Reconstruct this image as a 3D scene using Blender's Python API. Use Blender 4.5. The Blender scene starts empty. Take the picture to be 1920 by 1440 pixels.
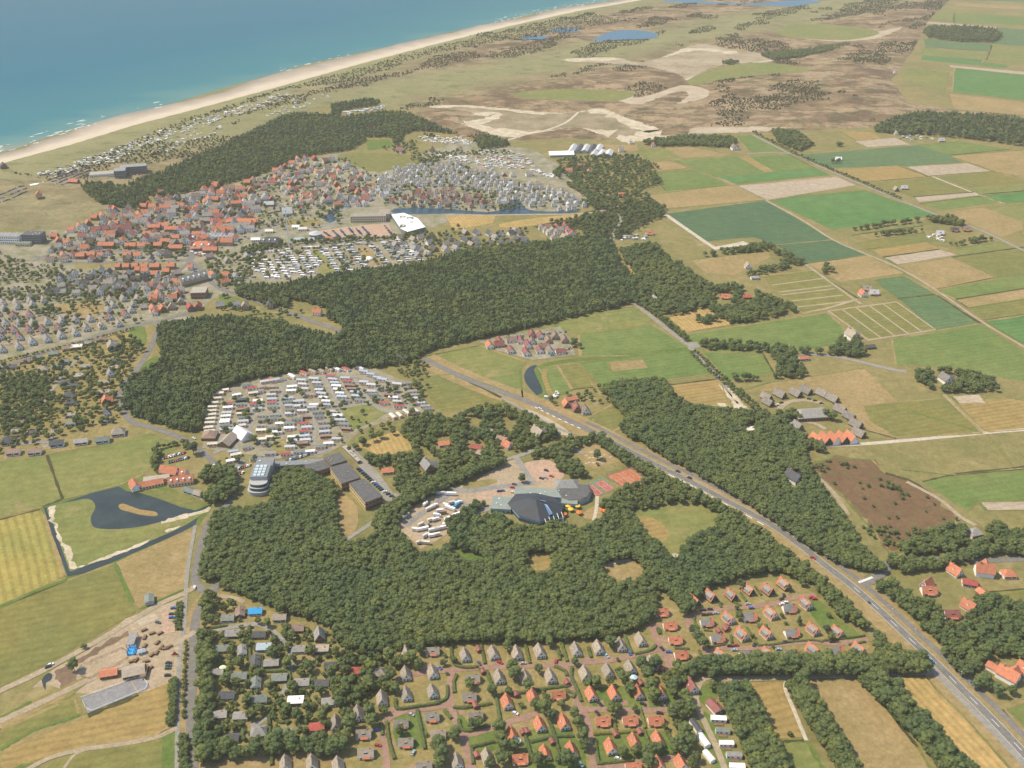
import bpy, bmesh, math, random
import numpy as np
from mathutils import Vector, Matrix
from mathutils.geometry import tessellate_polygon
random.seed(7)
R = random.Random(11)
NP = np.random.RandomState(5)
S = bpy.context.scene
COL = S.collection
rad = math.radians
# ------------------------------------------------------------------ camera, sky, sun, exposure
H, F, CX, CY = 500.0, 1900.0, 960.0, 720.0
PITCH = math.atan(1020.0 / F)
cam = bpy.data.cameras.new('aerial_camera')
camo = bpy.data.objects.new('aerial_camera', cam); COL.objects.link(camo)
cam.sensor_fit = 'HORIZONTAL'; cam.sensor_width = 36.0; cam.lens = 36.0 * F / 1920.0
cam.clip_start = 1.0; cam.clip_end = 40000.0
camo.location = (0, 0, H); camo.rotation_euler = (math.pi/2 - PITCH, 0, 0)
S.camera = camo
SUN_EL, SUN_AZ = 56.0, 195.0            # sun stands to the west (picture's left) and a little beyond
w = bpy.data.worlds.new('World'); S.world = w; w.use_nodes = True
nt = w.node_tree; bg = nt.nodes['Background']
sky = nt.nodes.new('ShaderNodeTexSky'); sky.sky_type = 'NISHITA'; sky.sun_disc = False
sky.sun_elevation = rad(SUN_EL); sky.sun_rotation = rad(-82.0)
nt.links.new(sky.outputs[0], bg.inputs[0]); bg.inputs[1].default_value = 0.15
sl = bpy.data.lights.new('sun', 'SUN'); sl.energy = 3.9; sl.angle = rad(0.5); sl.color = (1.0, 0.885, 0.67)
so = bpy.data.objects.new('sun', sl); COL.objects.link(so); so.location = (-300, 100, 900)
_az = rad(172.0)                         # direction towards the sun, measured from +x
_d = Vector((math.cos(_az)*math.cos(rad(SUN_EL)), math.sin(_az)*math.cos(rad(SUN_EL)), math.sin(rad(SUN_EL))))
so.rotation_euler = _d.to_track_quat('Z', 'Y').to_euler()
S.view_settings.view_transform = 'Standard'; S.view_settings.look = 'None'
S.view_settings.exposure = 0.47; S.view_settings.gamma = 1.0
S.render.engine = 'CYCLES'
try:
    S.cycles.max_bounces = 8; S.cycles.diffuse_bounces = 5; S.cycles.transmission_bounces = 4; S.cycles.glossy_bounces = 2; S.cycles.volume_bounces = 0
    S.cycles.transparent_max_bounces = 4; S.cycles.use_denoising = True
except Exception: pass
# ------------------------------------------------------------------ survey helpers: photo point -> place on the ground
cp, sp = math.cos(PITCH), math.sin(PITCH)
def P(px, py, z=0.0):
    u = (px - CX) / F; v = (CY - py) / F
    d = (u, cp + v*sp, -sp + v*cp)
    t = (z - H) / d[2]
    return Vector((d[0]*t, d[1]*t, z))
def pix(x, y, z):
    dy, dz = y, z - H
    depth = dy*cp - dz*sp; up = dy*sp + dz*cp
    return CX + F*x/depth, CY - F*up/depth
def ppm(py): return cp*(py + 300.0)/H     # photo pixels per metre across the view
def inside(pts, x, y):
    c = False; n = len(pts); j = n-1
    for i in range(n):
        xi, yi = pts[i]; xj, yj = pts[j]
        if (yi > y) != (yj > y) and x < (xj-xi)*(y-yi)/(yj-yi)+xi: c = not c
        j = i
    return c
def inside_np(pts, X, Y):
    c = np.zeros(X.shape, bool); n = len(pts); j = n-1
    for i in range(n):
        xi, yi = pts[i]; xj, yj = pts[j]
        if yi != yj:
            m = ((yi > Y) != (yj > Y)) & (X < (xj-xi)*(Y-yi)/(yj-yi)+xi)
            c ^= m
        j = i
    return c
def smooth(pts, n=4, closed=False):
    out = []; L = len(pts)
    rng = range(L) if closed else range(L-1)
    g = (lambda i: pts[i % L]) if closed else (lambda i: pts[max(0, min(L-1, i))])
    for i in rng:
        p0, p1, p2, p3 = g(i-1), g(i), g(i+1), g(i+2)
        for k in range(n):
            t = k/n
            out.append(tuple(0.5*((2*b)+(-a+c)*t+(2*a-5*b+4*c-d)*t*t+(-a+3*b-3*c+d)*t**3) for a, b, c, d in zip(p0, p1, p2, p3)))
    if not closed: out.append(tuple(pts[-1]))
    return out
# ------------------------------------------------------------------ materials
MATS = {}
def nodes(m):
    m.use_nodes = True; return m.node_tree, m.node_tree.nodes['Principled BSDF']
def noise(nt, co, scale, detail=4, rough=.6):
    n = nt.nodes.new('ShaderNodeTexNoise'); n.inputs['Scale'].default_value = scale
    n.inputs['Detail'].default_value = detail; n.inputs['Roughness'].default_value = rough
    if co is not None: nt.links.new(co, n.inputs['Vector'])
    return n
def ramp(nt, fac, stops):
    r = nt.nodes.new('ShaderNodeValToRGB'); e = r.color_ramp.elements
    while len(e) < len(stops): e.new(.5)
    for k, (p, c) in enumerate(stops):
        e[k].position = p; e[k].color = (*c, 1)
    nt.links.new(fac, r.inputs[0]); return r
def mix(nt, fac, a, b, mode='MIX'):
    m = nt.nodes.new('ShaderNodeMix'); m.data_type = 'RGBA'; m.blend_type = mode
    for s, v in ((m.inputs[0], fac), (m.inputs[6], a), (m.inputs[7], b)):
        if isinstance(v, (int, float)): s.default_value = v
        elif isinstance(v, tuple): s.default_value = (*v, 1)
        else: nt.links.new(v, s)
    return m.outputs[2]
def math_(nt, op, a, b=None):
    m = nt.nodes.new('ShaderNodeMath'); m.operation = op
    for s, v in zip(m.inputs, (a, b)):
        if v is None: continue
        if isinstance(v, (int, float)): s.default_value = v
        else: nt.links.new(v, s)
    return m.outputs[0]
def pos(nt): return nt.nodes.new('ShaderNodeNewGeometry').outputs['Position']
def bump(nt, b, h, strength=.3, dist=.3):
    n = nt.nodes.new('ShaderNodeBump'); n.inputs['Strength'].default_value = strength; n.inputs['Distance'].default_value = dist
    nt.links.new(h, n.inputs['Height']); nt.links.new(n.outputs[0], b.inputs['Normal'])
def rgb(r, g, b):                         # sRGB 0-255 -> linear
    f = lambda c: (c/255)/12.92 if c <= 10 else (((c/255)+.055)/1.055)**2.4
    return (f(r), f(g), f(b))
def shade(c, k): return tuple(min(1, x*k) for x in c)
def ground(key, a, b, scale=.02, stripes=None, dry=None, rough=.95):
    """Mottled ground cover: two tones a/b in large soft patches, fine grain, optional sown rows (angle, spacing, strength) and bare/dry flecks."""
    if key in MATS: return MATS[key]
    m = bpy.data.materials.new(key); nt, bs = nodes(m); p = pos(nt)
    n1 = noise(nt, p, scale, 5, .62); n2 = noise(nt, p, scale*9, 4, .7); n3 = noise(nt, p, .35, 3, .7)
    c = ramp(nt, n1.outputs[0], [(.36, a), (.64, b)]).outputs[0]
    g2 = ramp(nt, n2.outputs[0], [(.3, (.80,)*3), (.7, (1.17,)*3)]).outputs[0]
    c = mix(nt, 1.0, c, g2, 'MULTIPLY')
    g3 = ramp(nt, n3.outputs[0], [(.25, (.78,)*3), (.75, (1.2,)*3)]).outputs[0]
    c = mix(nt, .8, c, g3, 'MULTIPLY')
    if dry:
        d = noise(nt, p, scale*3.3, 6, .72)
        f = ramp(nt, d.outputs[0], [(.55, (0,)*3), (.68, (.75,)*3)]).outputs[0]
        c = mix(nt, f, c, dry)
    if stripes:
        ang, sp_, st = stripes
        mp = nt.nodes.new('ShaderNodeMapping'); mp.inputs['Rotation'].default_value = (0, 0, rad(ang)); nt.links.new(p, mp.inputs[0])
        wv = nt.nodes.new('ShaderNodeTexWave'); wv.inputs['Scale'].default_value = .314/sp_*1.0
        wv.inputs['Distortion'].default_value = 1.2; wv.inputs['Detail'].default_value = 3; wv.inputs['Detail Scale'].default_value = .6
        nt.links.new(mp.outputs[0], wv.inputs[0])
        f = ramp(nt, wv.outputs[0], [(.2, (1-st,)*3), (.6, (1.0+st*.4,)*3)]).outputs[0]
        c = mix(nt, 1.0, c, f, 'MULTIPLY')
    nt.links.new(c, bs.inputs['Base Color']); bs.inputs['Roughness'].default_value = rough
    bs.inputs['Specular IOR Level'].default_value = .1
    bump(nt, bs, n3.outputs[0], .35, .5)
    MATS[key] = m; return m
def plain(key, c, rough=.7, var=.15, scale=.8, spec=.3, metal=0):
    if key in MATS: return MATS[key]
    m = bpy.data.materials.new(key); nt, bs = nodes(m); p = pos(nt)
    n = noise(nt, p, scale, 4, .6)
    f = ramp(nt, n.outputs[0], [(.3, (1-var,)*3), (.7, (1+var,)*3)]).outputs[0]
    nt.links.new(mix(nt, 1.0, c, f, 'MULTIPLY'), bs.inputs['Base Color'])
    bs.inputs['Roughness'].default_value = rough; bs.inputs['Specular IOR Level'].default_value = spec
    bs.inputs['Metallic'].default_value = metal
    MATS[key] = m; return m
def roofmat(key, c, var=.22):
    """Tiled roof: weathering patches, lighter and darker tiles, courses as relief, and a tone of its own per house."""
    if key in MATS: return MATS[key]
    m = bpy.data.materials.new(key); nt, bs = nodes(m)
    tc = nt.nodes.new('ShaderNodeTexCoord'); oi = nt.nodes.new('ShaderNodeObjectInfo'); p = pos(nt)
    n = noise(nt, p, .45, 5, .65); n2 = noise(nt, p, 2.2, 2, .5)
    f = ramp(nt, n.outputs[0], [(.3, (1-var,)*3), (.72, (1+var,)*3)]).outputs[0]
    c1 = mix(nt, 1.0, c, f, 'MULTIPLY')
    f2 = ramp(nt, n2.outputs[0], [(.3, (.85,)*3), (.7, (1.12,)*3)]).outputs[0]
    c1 = mix(nt, 1.0, c1, f2, 'MULTIPLY')
    f3 = ramp(nt, oi.outputs['Random'], [(0, (.84, .86, .88)), (1, (1.14, 1.1, 1.06))]).outputs[0]
    c1 = mix(nt, 1.0, c1, f3, 'MULTIPLY')
    nt.links.new(c1, bs.inputs['Base Color']); bs.inputs['Roughness'].default_value = .75; bs.inputs['Specular IOR Level'].default_value = .25
    wv = nt.nodes.new('ShaderNodeTexWave'); wv.bands_direction = 'Z'; wv.inputs['Scale'].default_value = 1.6
    nt.links.new(tc.outputs['Object'], wv.inputs[0]); bump(nt, bs, wv.outputs[0], .4, .08)
    MATS[key] = m; return m
def foliage(key, dark, light, lit=None, tr=.0):
    if key in MATS: return MATS[key]
    m = bpy.data.materials.new(key); nt, bs = nodes(m)
    oi = nt.nodes.new('ShaderNodeObjectInfo'); p = pos(nt)
    n = noise(nt, p, .012, 3, .6); n2 = noise(nt, p, .55, 4, .7)
    c = ramp(nt, n2.outputs[0], [(.28, dark), (.72, light)]).outputs[0]
    f = ramp(nt, oi.outputs['Random'], [(0, (.82, .86, .84)), (.5, (1.0, 1.0, .97)), (.88, (1.12, 1.08, .95)), (1, (1.32, 1.2, .92))]).outputs[0]
    c = mix(nt, 1.0, c, f, 'MULTIPLY')
    g = ramp(nt, n.outputs[0], [(.3, (.80, .89, .92)), (.7, (1.22, 1.12, .96))]).outputs[0]
    c = mix(nt, 1.0, c, g, 'MULTIPLY')
    nt.links.new(c, bs.inputs['Base Color']); bs.inputs['Roughness'].default_value = .8; bs.inputs['Specular IOR Level'].default_value = .15
    tl = nt.nodes.new('ShaderNodeBsdfTranslucent'); nt.links.new(c, tl.inputs[0]); ms = nt.nodes.new('ShaderNodeMixShader'); ms.inputs[0].default_value = .5
    nt.links.new(bs.outputs[0], ms.inputs[1]); nt.links.new(tl.outputs[0], ms.inputs[2]); nt.links.new(ms.outputs[0], nt.nodes['Material Output'].inputs['Surface'])
    MATS[key] = m; return m
# ------------------------------------------------------------------ object helpers
def link(name, me, parent=None):
    o = bpy.data.objects.new(name, me); COL.objects.link(o)
    if parent is not None: o.parent = parent
    return o
LABELS = {}
def tag(o, label, cat=None, group=None, kind=None):
    w_ = label.split()
    for k in ('just', 'the', 'the', 'the'):
        if len(w_) > 16 and k in w_: w_.remove(k)
    label = ' '.join(w_[:16])
    o['label'] = label
    if cat: o['category'] = cat
    if group: o['group'] = group
    if kind: o['kind'] = kind
    return o
class MB:
    def __init__(s): s.v = []; s.f = []; s.m = []
    def quad(s, a, b, c, d, mi=0):
        i = len(s.v); s.v += [tuple(a), tuple(b), tuple(c), tuple(d)]; s.f.append((i, i+1, i+2, i+3)); s.m.append(mi)
    def poly(s, pts, mi=0):
        i = len(s.v); s.v += [tuple(p) for p in pts]; s.f.append(tuple(range(i, i+len(pts)))); s.m.append(mi)
    def box(s, x0, x1, y0, y1, z0, z1, mi=0, bottom=False):
        i = len(s.v)
        s.v += [(x0,y0,z0),(x1,y0,z0),(x1,y1,z0),(x0,y1,z0),(x0,y0,z1),(x1,y0,z1),(x1,y1,z1),(x0,y1,z1)]
        for f in ((0,1,5,4),(1,2,6,5),(2,3,7,6),(3,0,4,7),(4,5,6,7)) + (((3,2,1,0),) if bottom else ()):
            s.f.append(tuple(i+k for k in f)); s.m.append(mi)
    def hull(s, lo, hi, z0, z1, mi=0, top=True):
        """prism from outline lo at z0 to outline hi at z1"""
        n = len(lo); i = len(s.v)
        s.v += [(x, y, z0) for x, y in lo] + [(x, y, z1) for x, y in hi]
        for k in range(n):
            j = (k+1) % n; s.f.append((i+k, i+j, i+n+j, i+n+k)); s.m.append(mi)
        if top: s.f.append(tuple(i+n+k for k in range(n))); s.m.append(mi)
    def tube(s, a, b, r0, r1, n=6, mi=0):
        a = Vector(a); b = Vector(b); d = (b-a).normalized(); u = d.orthogonal().normalized(); w_ = d.cross(u); i = len(s.v)
        for c, r in ((a, r0), (b, r1)):
            for k in range(n):
                t = 2*math.pi*k/n; s.v.append(tuple(c + u*math.cos(t)*r + w_*math.sin(t)*r))
        for k in range(n):
            j = (k+1) % n; s.f.append((i+k, i+j, i+n+j, i+n+k)); s.m.append(mi)
        s.f.append(tuple(i+n+k for k in range(n))); s.m.append(mi)
    def merge(s, o, mat=None, mi_map=None):
        i = len(s.v)
        s.v += [tuple(mat @ Vector(p)) for p in o.v] if mat is not None else o.v
        s.f += [tuple(i+k for k in f) for f in o.f]; s.m += [mi_map[k] for k in o.m] if mi_map else o.m
    def mesh(s, name, mats, smooth_=False):
        me = bpy.data.meshes.new(name); me.from_pydata(s.v, [], s.f)
        for m in (mats if isinstance(mats, (list, tuple)) else [mats]): me.materials.append(m)
        me.polygons.foreach_set('material_index', s.m)
        if smooth_: me.polygons.foreach_set('use_smooth', [True]*len(s.f))
        me.update(); return me
# ground zones: sheets a few millimetres apart
_zn = {}
def zlevel(layer):
    i = _zn.get(layer, 0); _zn[layer] = i+1
    return .06*layer + .004*(i % 13)
def zone(name, pts, mat, layer=2, sm=0, kind='structure', label=None, z=None, jag=0):
    if sm: pts = smooth(pts, sm, True)
    zz = zlevel(layer) if z is None else z
    vs = [P(x, y, zz) for x, y in pts]
    if jag:                                   # natural ragged outline
        out = []
        for i, a in enumerate(vs):
            b = vs[(i+1) % len(vs)]; n = max(1, int((b-a).length/jag))
            for k in range(n):
                q = a.lerp(b, k/n); out.append(q + Vector((R.gauss(0, jag*.3), R.gauss(0, jag*.3), 0)))
        vs = out
    tri = tessellate_polygon([vs])
    me = bpy.data.meshes.new(name); me.from_pydata([tuple(v) for v in vs], [], [tuple(t) for t in tri])
    bm = bmesh.new(); bm.from_mesh(me); bmesh.ops.recalc_face_normals(bm, faces=bm.faces)
    if bm.faces and sum(f.normal.z for f in bm.faces) < 0: bmesh.ops.reverse_faces(bm, faces=bm.faces)
    bm.to_mesh(me); bm.free()
    me.materials.append(mat); o = link(name, me); o['kind'] = kind
    if label: o['label'] = label
    return o
def ribbon(name, pts, width, mat, layer=4, n=5, z=None, off=0.0, dash=None, kind='structure', wobble=0):
    """a road, track or painted line that follows pts (photo points on the ground)"""
    zz = zlevel(layer) if z is None else z
    ws = [P(x, y, zz) for x, y in smooth(pts, n)]
    if dash: ws = resample(ws, 1.0)
    N = len(ws); L = []; Rr = []
    for i in range(N):
        t = (ws[min(N-1, i+1)] - ws[max(0, i-1)]).normalized(); nrm = Vector((-t.y, t.x, 0))
        c = ws[i] - nrm*off
        wd = width*(1 + (R.uniform(-wobble, wobble) if wobble else 0))
        L.append(c + nrm*wd/2); Rr.append(c - nrm*wd/2)
    mb = MB(); acc = 0
    for i in range(N-1):
        if dash:
            on, per = dash
            if (i*1.0) % per >= on: continue
        mb.quad(Rr[i], Rr[i+1], L[i+1], L[i])
    o = link(name, mb.mesh(name, mat)); o['kind'] = kind; return o
def resample(ws, step):
    out = [ws[0]]; need = step
    for a, b in zip(ws, ws[1:]):
        l = (b-a).length; d = need
        while d <= l:
            out.append(a.lerp(b, d/l)); d += step
        need = d - l
    return out
# ordinal words for labels
ORD = 'first second third fourth fifth sixth seventh eighth ninth tenth eleventh twelfth thirteenth fourteenth fifteenth sixteenth seventeenth eighteenth nineteenth twentieth'.split()
ORD += ['twenty-'+x for x in ORD[:9]] + ['thirtieth'] + ['thirty-'+x for x in ORD[:9]] + ['fortieth'] + ['forty-'+x for x in ORD[:9]]
# ================================================================== GROUND, SEA, DUNES
G = dict(
 pasture=ground('dry_pasture', (.225,.185,.075), (.165,.155,.055), .012, dry=(.30,.235,.115)),
 tan=ground('parched_grass', (.30,.215,.10), (.235,.18,.075), .02, dry=(.36,.27,.15)),
 straw=ground('straw_stubble', (.40,.27,.105), (.32,.23,.085), .015, (160, 5, .12)),
 lawn=ground('garden_lawn', (.19,.165,.055), (.26,.20,.085), .03, dry=(.36,.27,.145)),
 lush=ground('lush_lawn', (.085,.135,.028), (.14,.165,.045), .03),
 green=ground('grass_field', (.115,.165,.045), (.15,.18,.055), .008, (75, 7, .06)),
 bright=ground('bright_crop', (.080,.165,.045), (.10,.18,.058), .006, (74, 8, .08)),
 darkgreen=ground('potato_crop', (.062,.115,.056), (.08,.13,.06), .008, (72, 8, .1)),
 teal=ground('leek_crop', (.085,.14,.06), (.105,.155,.066), .01, (74, 7, .08)),
 olive=ground('olive_field', (.185,.165,.05), (.15,.155,.05), .01, (74, 7, .07)),
 meadow=ground('summer_meadow', (.19,.185,.06), (.145,.17,.05), .01, (75, 9, .04), dry=(.27,.215,.10)),
 yellow=ground('ripening_field', (.31,.245,.07), (.225,.215,.06), .012, (150, 6.5, .15)),
 pink=ground('bare_soil_field', (.37,.30,.22), (.33,.265,.19), .012, (74, 7, .07)),
 ochre=ground('ochre_stubble', (.29,.20,.075), (.25,.19,.07), .01, (74, 6, .1)),
 sand=ground('pale_sand', (.43,.36,.26), (.34,.275,.19), .03),
 white=ground('bare_white_sand', (.54,.46,.35), (.36,.31,.20), .06),
 dirt=ground('brown_dirt', (.20,.13,.085), (.14,.10,.065), .06),
 yard=ground('sandy_yard', (.38,.29,.20), (.31,.245,.16), .05, dry=(.24,.20,.10)),
 gravel=ground('grey_gravel', (.25,.24,.22), (.20,.19,.175), .08),
 heath=ground('brown_heath', (.135,.083,.045), (.16,.102,.052), .02, dry=(.115,.115,.045)),
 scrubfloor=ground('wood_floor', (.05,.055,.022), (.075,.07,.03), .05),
 village=ground('village_ground', (.30,.26,.20), (.155,.16,.075), .05, dry=(.40,.34,.275)),
 camp=ground('camp_ground', (.20,.175,.10), (.30,.265,.195), .06),
 pinkpark=ground('clay_parking', (.42,.28,.20), (.36,.26,.18), .04),
)
A = dict(
 asphalt=ground('old_asphalt', (.155,.145,.13), (.19,.178,.16), .1, rough=.85),
 dark=ground('dark_asphalt', (.15,.143,.13), (.185,.175,.155), .1, rough=.85),
 cycle=ground('pale_cycle_path', (.27,.25,.215), (.23,.215,.185), .1),
 brick=ground('red_brick_paving', (.30,.185,.135), (.245,.155,.115), .1),
 track=ground('sandy_track', (.36,.29,.20), (.29,.235,.155), .07, dry=(.20,.175,.08)),
 shell=ground('shell_path', (.50,.44,.35), (.40,.35,.27), .08),
)
paint = plain('road_paint', (.60,.58,.53), .6, .1)
# one ground sheet out past the horizon
def flat(name, x0, x1, y0, y1, z, mat, n=1):
    mb = MB()
    for i in range(n):
        for j in range(n):
            a, b = x0+(x1-x0)*i/n, x0+(x1-x0)*(i+1)/n; c, d = y0+(y1-y0)*j/n, y0+(y1-y0)*(j+1)/n
            mb.quad((a,c,z), (b,c,z), (b,d,z), (a,d,z))
    return mb.mesh(name, mat)
o = link('ground', flat('ground', -14000, 14000, -1500, 26000, 0, G['pasture'], 8)); tag(o, 'dry summer pasture land between the fields and woods', kind='structure')
# ---- sea: outline follows the waterline, deeper colour away from the beach
WATER = [(-500,395),(-250,340),(0,286),(75,262),(150,238),(246,212),(310,197),(375,179),(483,147),(583,119),(708,92),(800,70),(900,48),(1000,26),(1056,14),(1157,0),(1245,-14),(1400,-40),(1700,-85),(2400,-160)]
BEACH_IN = [(-500,420),(-250,364),(0,308),(125,274),(250,236),(417,192),(546,157),(667,124),(800,88),(954,50),(1081,22),(1208,0),(1420,-36),(1715,-81),(2400,-154)]
wl = [P(x, y, 0) for x, y in smooth(WATER, 3)]
m = bpy.data.materials.new('sea_water'); nt, bs = nodes(m); p = pos(nt)
sep = nt.nodes.new('ShaderNodeSeparateXYZ'); nt.links.new(p, sep.inputs[0])
a_, b_ = wl[6], wl[-12]; tdir = (b_-a_).normalized(); nrm = Vector((-tdir.y, tdir.x, 0))
dp = nt.nodes.new('ShaderNodeVectorMath'); dp.operation = 'DOT_PRODUCT'; nt.links.new(p, dp.inputs[0]); dp.inputs[1].default_value = nrm
dist = math_(nt, 'SUBTRACT', dp.outputs['Value'], a_.dot(nrm))
mp = nt.nodes.new('ShaderNodeMapping'); mp.inputs['Rotation'].default_value = (0,0,-math.atan2(tdir.y, tdir.x)); mp.inputs['Scale'].default_value = (.35, 1.3, 1); nt.links.new(p, mp.inputs[0])
nb = noise(nt, mp.outputs[0], .006, 5, .6)
dd = math_(nt, 'ADD', dist, math_(nt, 'MULTIPLY', math_(nt, 'SUBTRACT', nb.outputs[0], .5), 260.0))
dn = math_(nt, 'DIVIDE', dd, 1800.0)
c = ramp(nt, dn, [(-.0, (.18,.22,.175)), (.03, (.09,.20,.19)), (.09, (.028,.150,.180)), (.30, (.006,.112,.168)), (1.0, (.002,.094,.158))]).outputs[0]
nt.links.new(c, bs.inputs['Base Color']); bs.inputs['Roughness'].default_value = .55; bs.inputs['Specular IOR Level'].default_value = .05
n1 = noise(nt, p, .25, 6, .7); bump(nt, bs, n1.outputs[0], .35, 1.2)
SEA = m
vs = [Vector((v.x, v.y, .05)) for v in wl] + [Vector((9000, 26000, .05)), Vector((-14000, 26000, .05)), Vector((-14000, wl[0].y-400, .05))]
me = bpy.data.meshes.new('sea'); me.from_pydata([tuple(v) for v in vs], [], [tuple(t) for t in tessellate_polygon([vs])]); me.materials.append(SEA)
bm = bmesh.new(); bm.from_mesh(me); bmesh.ops.recalc_face_normals(bm, faces=bm.faces)
if sum(f.normal.z for f in bm.faces) < 0: bmesh.ops.reverse_faces(bm, faces=bm.faces)
bm.to_mesh(me); bm.free()
tag(link('sea', me), 'blue sea turning pale green towards the beach', kind='structure')
m = bpy.data.materials.new('beach_sand'); nt, bs = nodes(m); p = pos(nt)
n1 = noise(nt, p, .02, 5, .65); n2 = noise(nt, p, .4, 3, .7)
dp = nt.nodes.new('ShaderNodeVectorMath'); dp.operation = 'DOT_PRODUCT'; nt.links.new(p, dp.inputs[0]); dp.inputs[1].default_value = nrm
at = nt.nodes.new('ShaderNodeAttribute'); at.attribute_name = 'wet'
wet = math_(nt, 'ADD', at.outputs['Fac'], math_(nt, 'MULTIPLY', math_(nt, 'SUBTRACT', n1.outputs[0], .5), .7))
c = ramp(nt, wet, [(.30, (.50,.42,.31)), (.62, (.36,.295,.22)), (.95, (.23,.20,.16))]).outputs[0]
c = mix(nt, 1.0, c, ramp(nt, n2.outputs[0], [(.3, (.88,)*3), (.7, (1.1,)*3)]).outputs[0], 'MULTIPLY')
nt.links.new(c, bs.inputs['Base Color']); bs.inputs['Roughness'].default_value = .9
BEACH = m
out_ = [P(x, y, .12) for x, y in smooth(WATER, 6)]; in_ = [P(x, y, .3) for x, y in smooth(BEACH_IN, 6)]
def at_t(ws, t):
    L = [0]
    for q, r_ in zip(ws, ws[1:]): L.append(L[-1] + (r_-q).length)
    s_ = t*L[-1]
    for k in range(len(ws)-1):
        if s_ <= L[k+1]: return ws[k].lerp(ws[k+1], (s_-L[k])/max(1e-6, L[k+1]-L[k]))
    return ws[-1]
NS = 260; mb = MB(); wetv = []
for i in range(NS+1):
    a = at_t(out_, i/NS) + nrm*R.uniform(-6, 6); b = at_t(in_, i/NS)
    a = a - nrm*(9 + 9*math.sin(i*.55) + 6*math.sin(i*.21+1))
    for k in range(5): mb.v.append(tuple(a.lerp(b, k/4))); wetv.append(1-k/4)
for i in range(NS):
    for k in range(4):
        q = i*5+k; mb.f.append((q, q+5, q+6, q+1)); mb.m.append(0)
me = mb.mesh('beach', BEACH); at_ = me.attributes.new('wet', 'FLOAT', 'POINT'); at_.data.foreach_set('value', wetv)
tag(link('beach', me), 'long pale sand beach between the sea and the dunes', kind='structure')
# surf: broken white crests off the beach
mb = MB(); foam = plain('surf_foam', (.75,.78,.76), .8, .1)
for i in range(900):
    t = R.random()**1.2; a = at_t(out_, .02+.85*t)
    if math.sin(t*55)+math.sin(t*23+1) < R.uniform(-.6, 1.2): continue
    d = R.choice([4, 6, 14, 30, 44])+R.uniform(-5, 8); l = R.uniform(5, 26); wd = R.uniform(.8, 2.4)
    c = a + nrm*(d-9) + tdir*R.uniform(-15, 15); n_ = 5
    prev = None
    for k in range(n_+1):
        q = c + tdir*(l*(k/n_-.5)) + nrm*R.uniform(-1.2, 1.2); hw = wd*math.sin(math.pi*(k+.15)/(n_+.3))*R.uniform(.5, 1.1)
        cur = (q-nrm*hw, q+nrm*hw)
        if prev: mb.quad((*prev[0].xy,.2), (*cur[0].xy,.2), (*cur[1].xy,.2), (*prev[1].xy,.2))
        prev = cur
tag(link('surf', mb.mesh('surf', foam)), 'broken white surf along the waterline', kind='stuff')
# ---- dunes: real relief, flat where sand plains, pools and meadows lie
DUNES = [(-400,398),(-250,362),(0,307),(125,273),(250,235),(417,191),(546,156),(667,122),(800,87),(954,49),(1081,21),(1208,-1),(1500,-50),(1900,-100),(2150,-60),(1900,-40),(1780,0),(1740,40),(1715,90),(1690,125),(1670,150),(1700,190),(1780,205),(1990,225),(1990,245),(1920,226),(1740,210),(1720,235),(1640,238),(1480,245),(1400,250),(1340,250),(1250,255),(1200,262),(1120,262),(1060,258),(985,262),(940,262),(870,258),(830,240),(770,208),(715,198),(690,184),(620,196),(500,231),(400,280),(330,312),(300,325),(250,345),(330,335),(240,350),(275,380),(200,395),(130,428),(70,432),(0,425),(-300,470),(-420,420)]
FLATS = []
def fzone(name, pts, mat, sm=3, label=None, jag=0, layer=1):
    FLATS.append([tuple(P(x, y).xy) for x, y in (smooth(pts, sm, True) if sm else pts)])
    return zone(name, pts, mat, layer, sm, label=label, z=.14+.012*len(FLATS), jag=jag)
pool = plain('dune_pool_water', (.03,.11,.18), .4, .08, .05, .5)
fzone('sand_plain', [(805,200),(870,197),(960,205),(1050,212),(1095,208),(1130,203),(1175,222),(1240,245),(1200,262),(1155,262),(1090,240),(1050,243),(990,252),(950,262),(900,245),(860,228),(890,214),(850,207)], ground('dune_sand_flat', (.31,.25,.165), (.17,.145,.075), .018, dry=(.16,.125,.065)), 3, 'pale sandy valley below the dunes', 14)
fzone('sand_plain', [(1045,112),(1150,108),(1200,117),(1250,104),(1310,82),(1370,92),(1455,105),(1440,118),(1395,118),(1330,128),(1290,150),(1270,140),(1210,125),(1120,118)], ground('dune_sand_valley', (.37,.305,.215), (.25,.20,.125), .014, dry=(.17,.14,.07)), 3, 'bare sand valley winding through the dunes', 16)
fzone('sand_plain', [(1160,188),(1220,178),(1275,160),(1330,168),(1320,185),(1265,196),(1290,180),(1270,172),(1200,196)], G['sand'], 3, 'pale tidal sand strip in the dunes', 10)
fzone('sand_plain', [(1300,240),(1360,238),(1470,238),(1440,246),(1340,250),(1290,252)], G['sand'], 3, None, 10)
fzone('sand_plain', [(1560,62),(1640,60),(1690,50),(1680,58),(1640,72),(1570,78),(1500,70)], G['sand'], 3, None, 14)
fzone('meadow', [(1460,55),(1500,44),(1600,50),(1650,62),(1590,75),(1500,72),(1465,66)], G['meadow'], 3, 'round green meadow among the dunes')
fzone('meadow', [(1290,150),(1340,128),(1420,117),(1500,125),(1520,132),(1420,142),(1340,152),(1300,160)], G['meadow'], 3)
fzone('meadow', [(965,175),(1040,167),(1170,170),(1190,178),(1150,190),(1060,188),(980,184)], G['meadow'], 3)
fzone('pond', [(1112,77),(1130,65),(1160,57),(1200,57),(1228,62),(1232,70),(1205,74),(1160,76)], pool, 3, 'blue freshwater lake in the dunes')
fzone('pond', [(974,73),(1000,66),(1030,70),(1010,76),(985,76)], pool, 3, 'small pool in the dunes near the beach')
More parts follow.
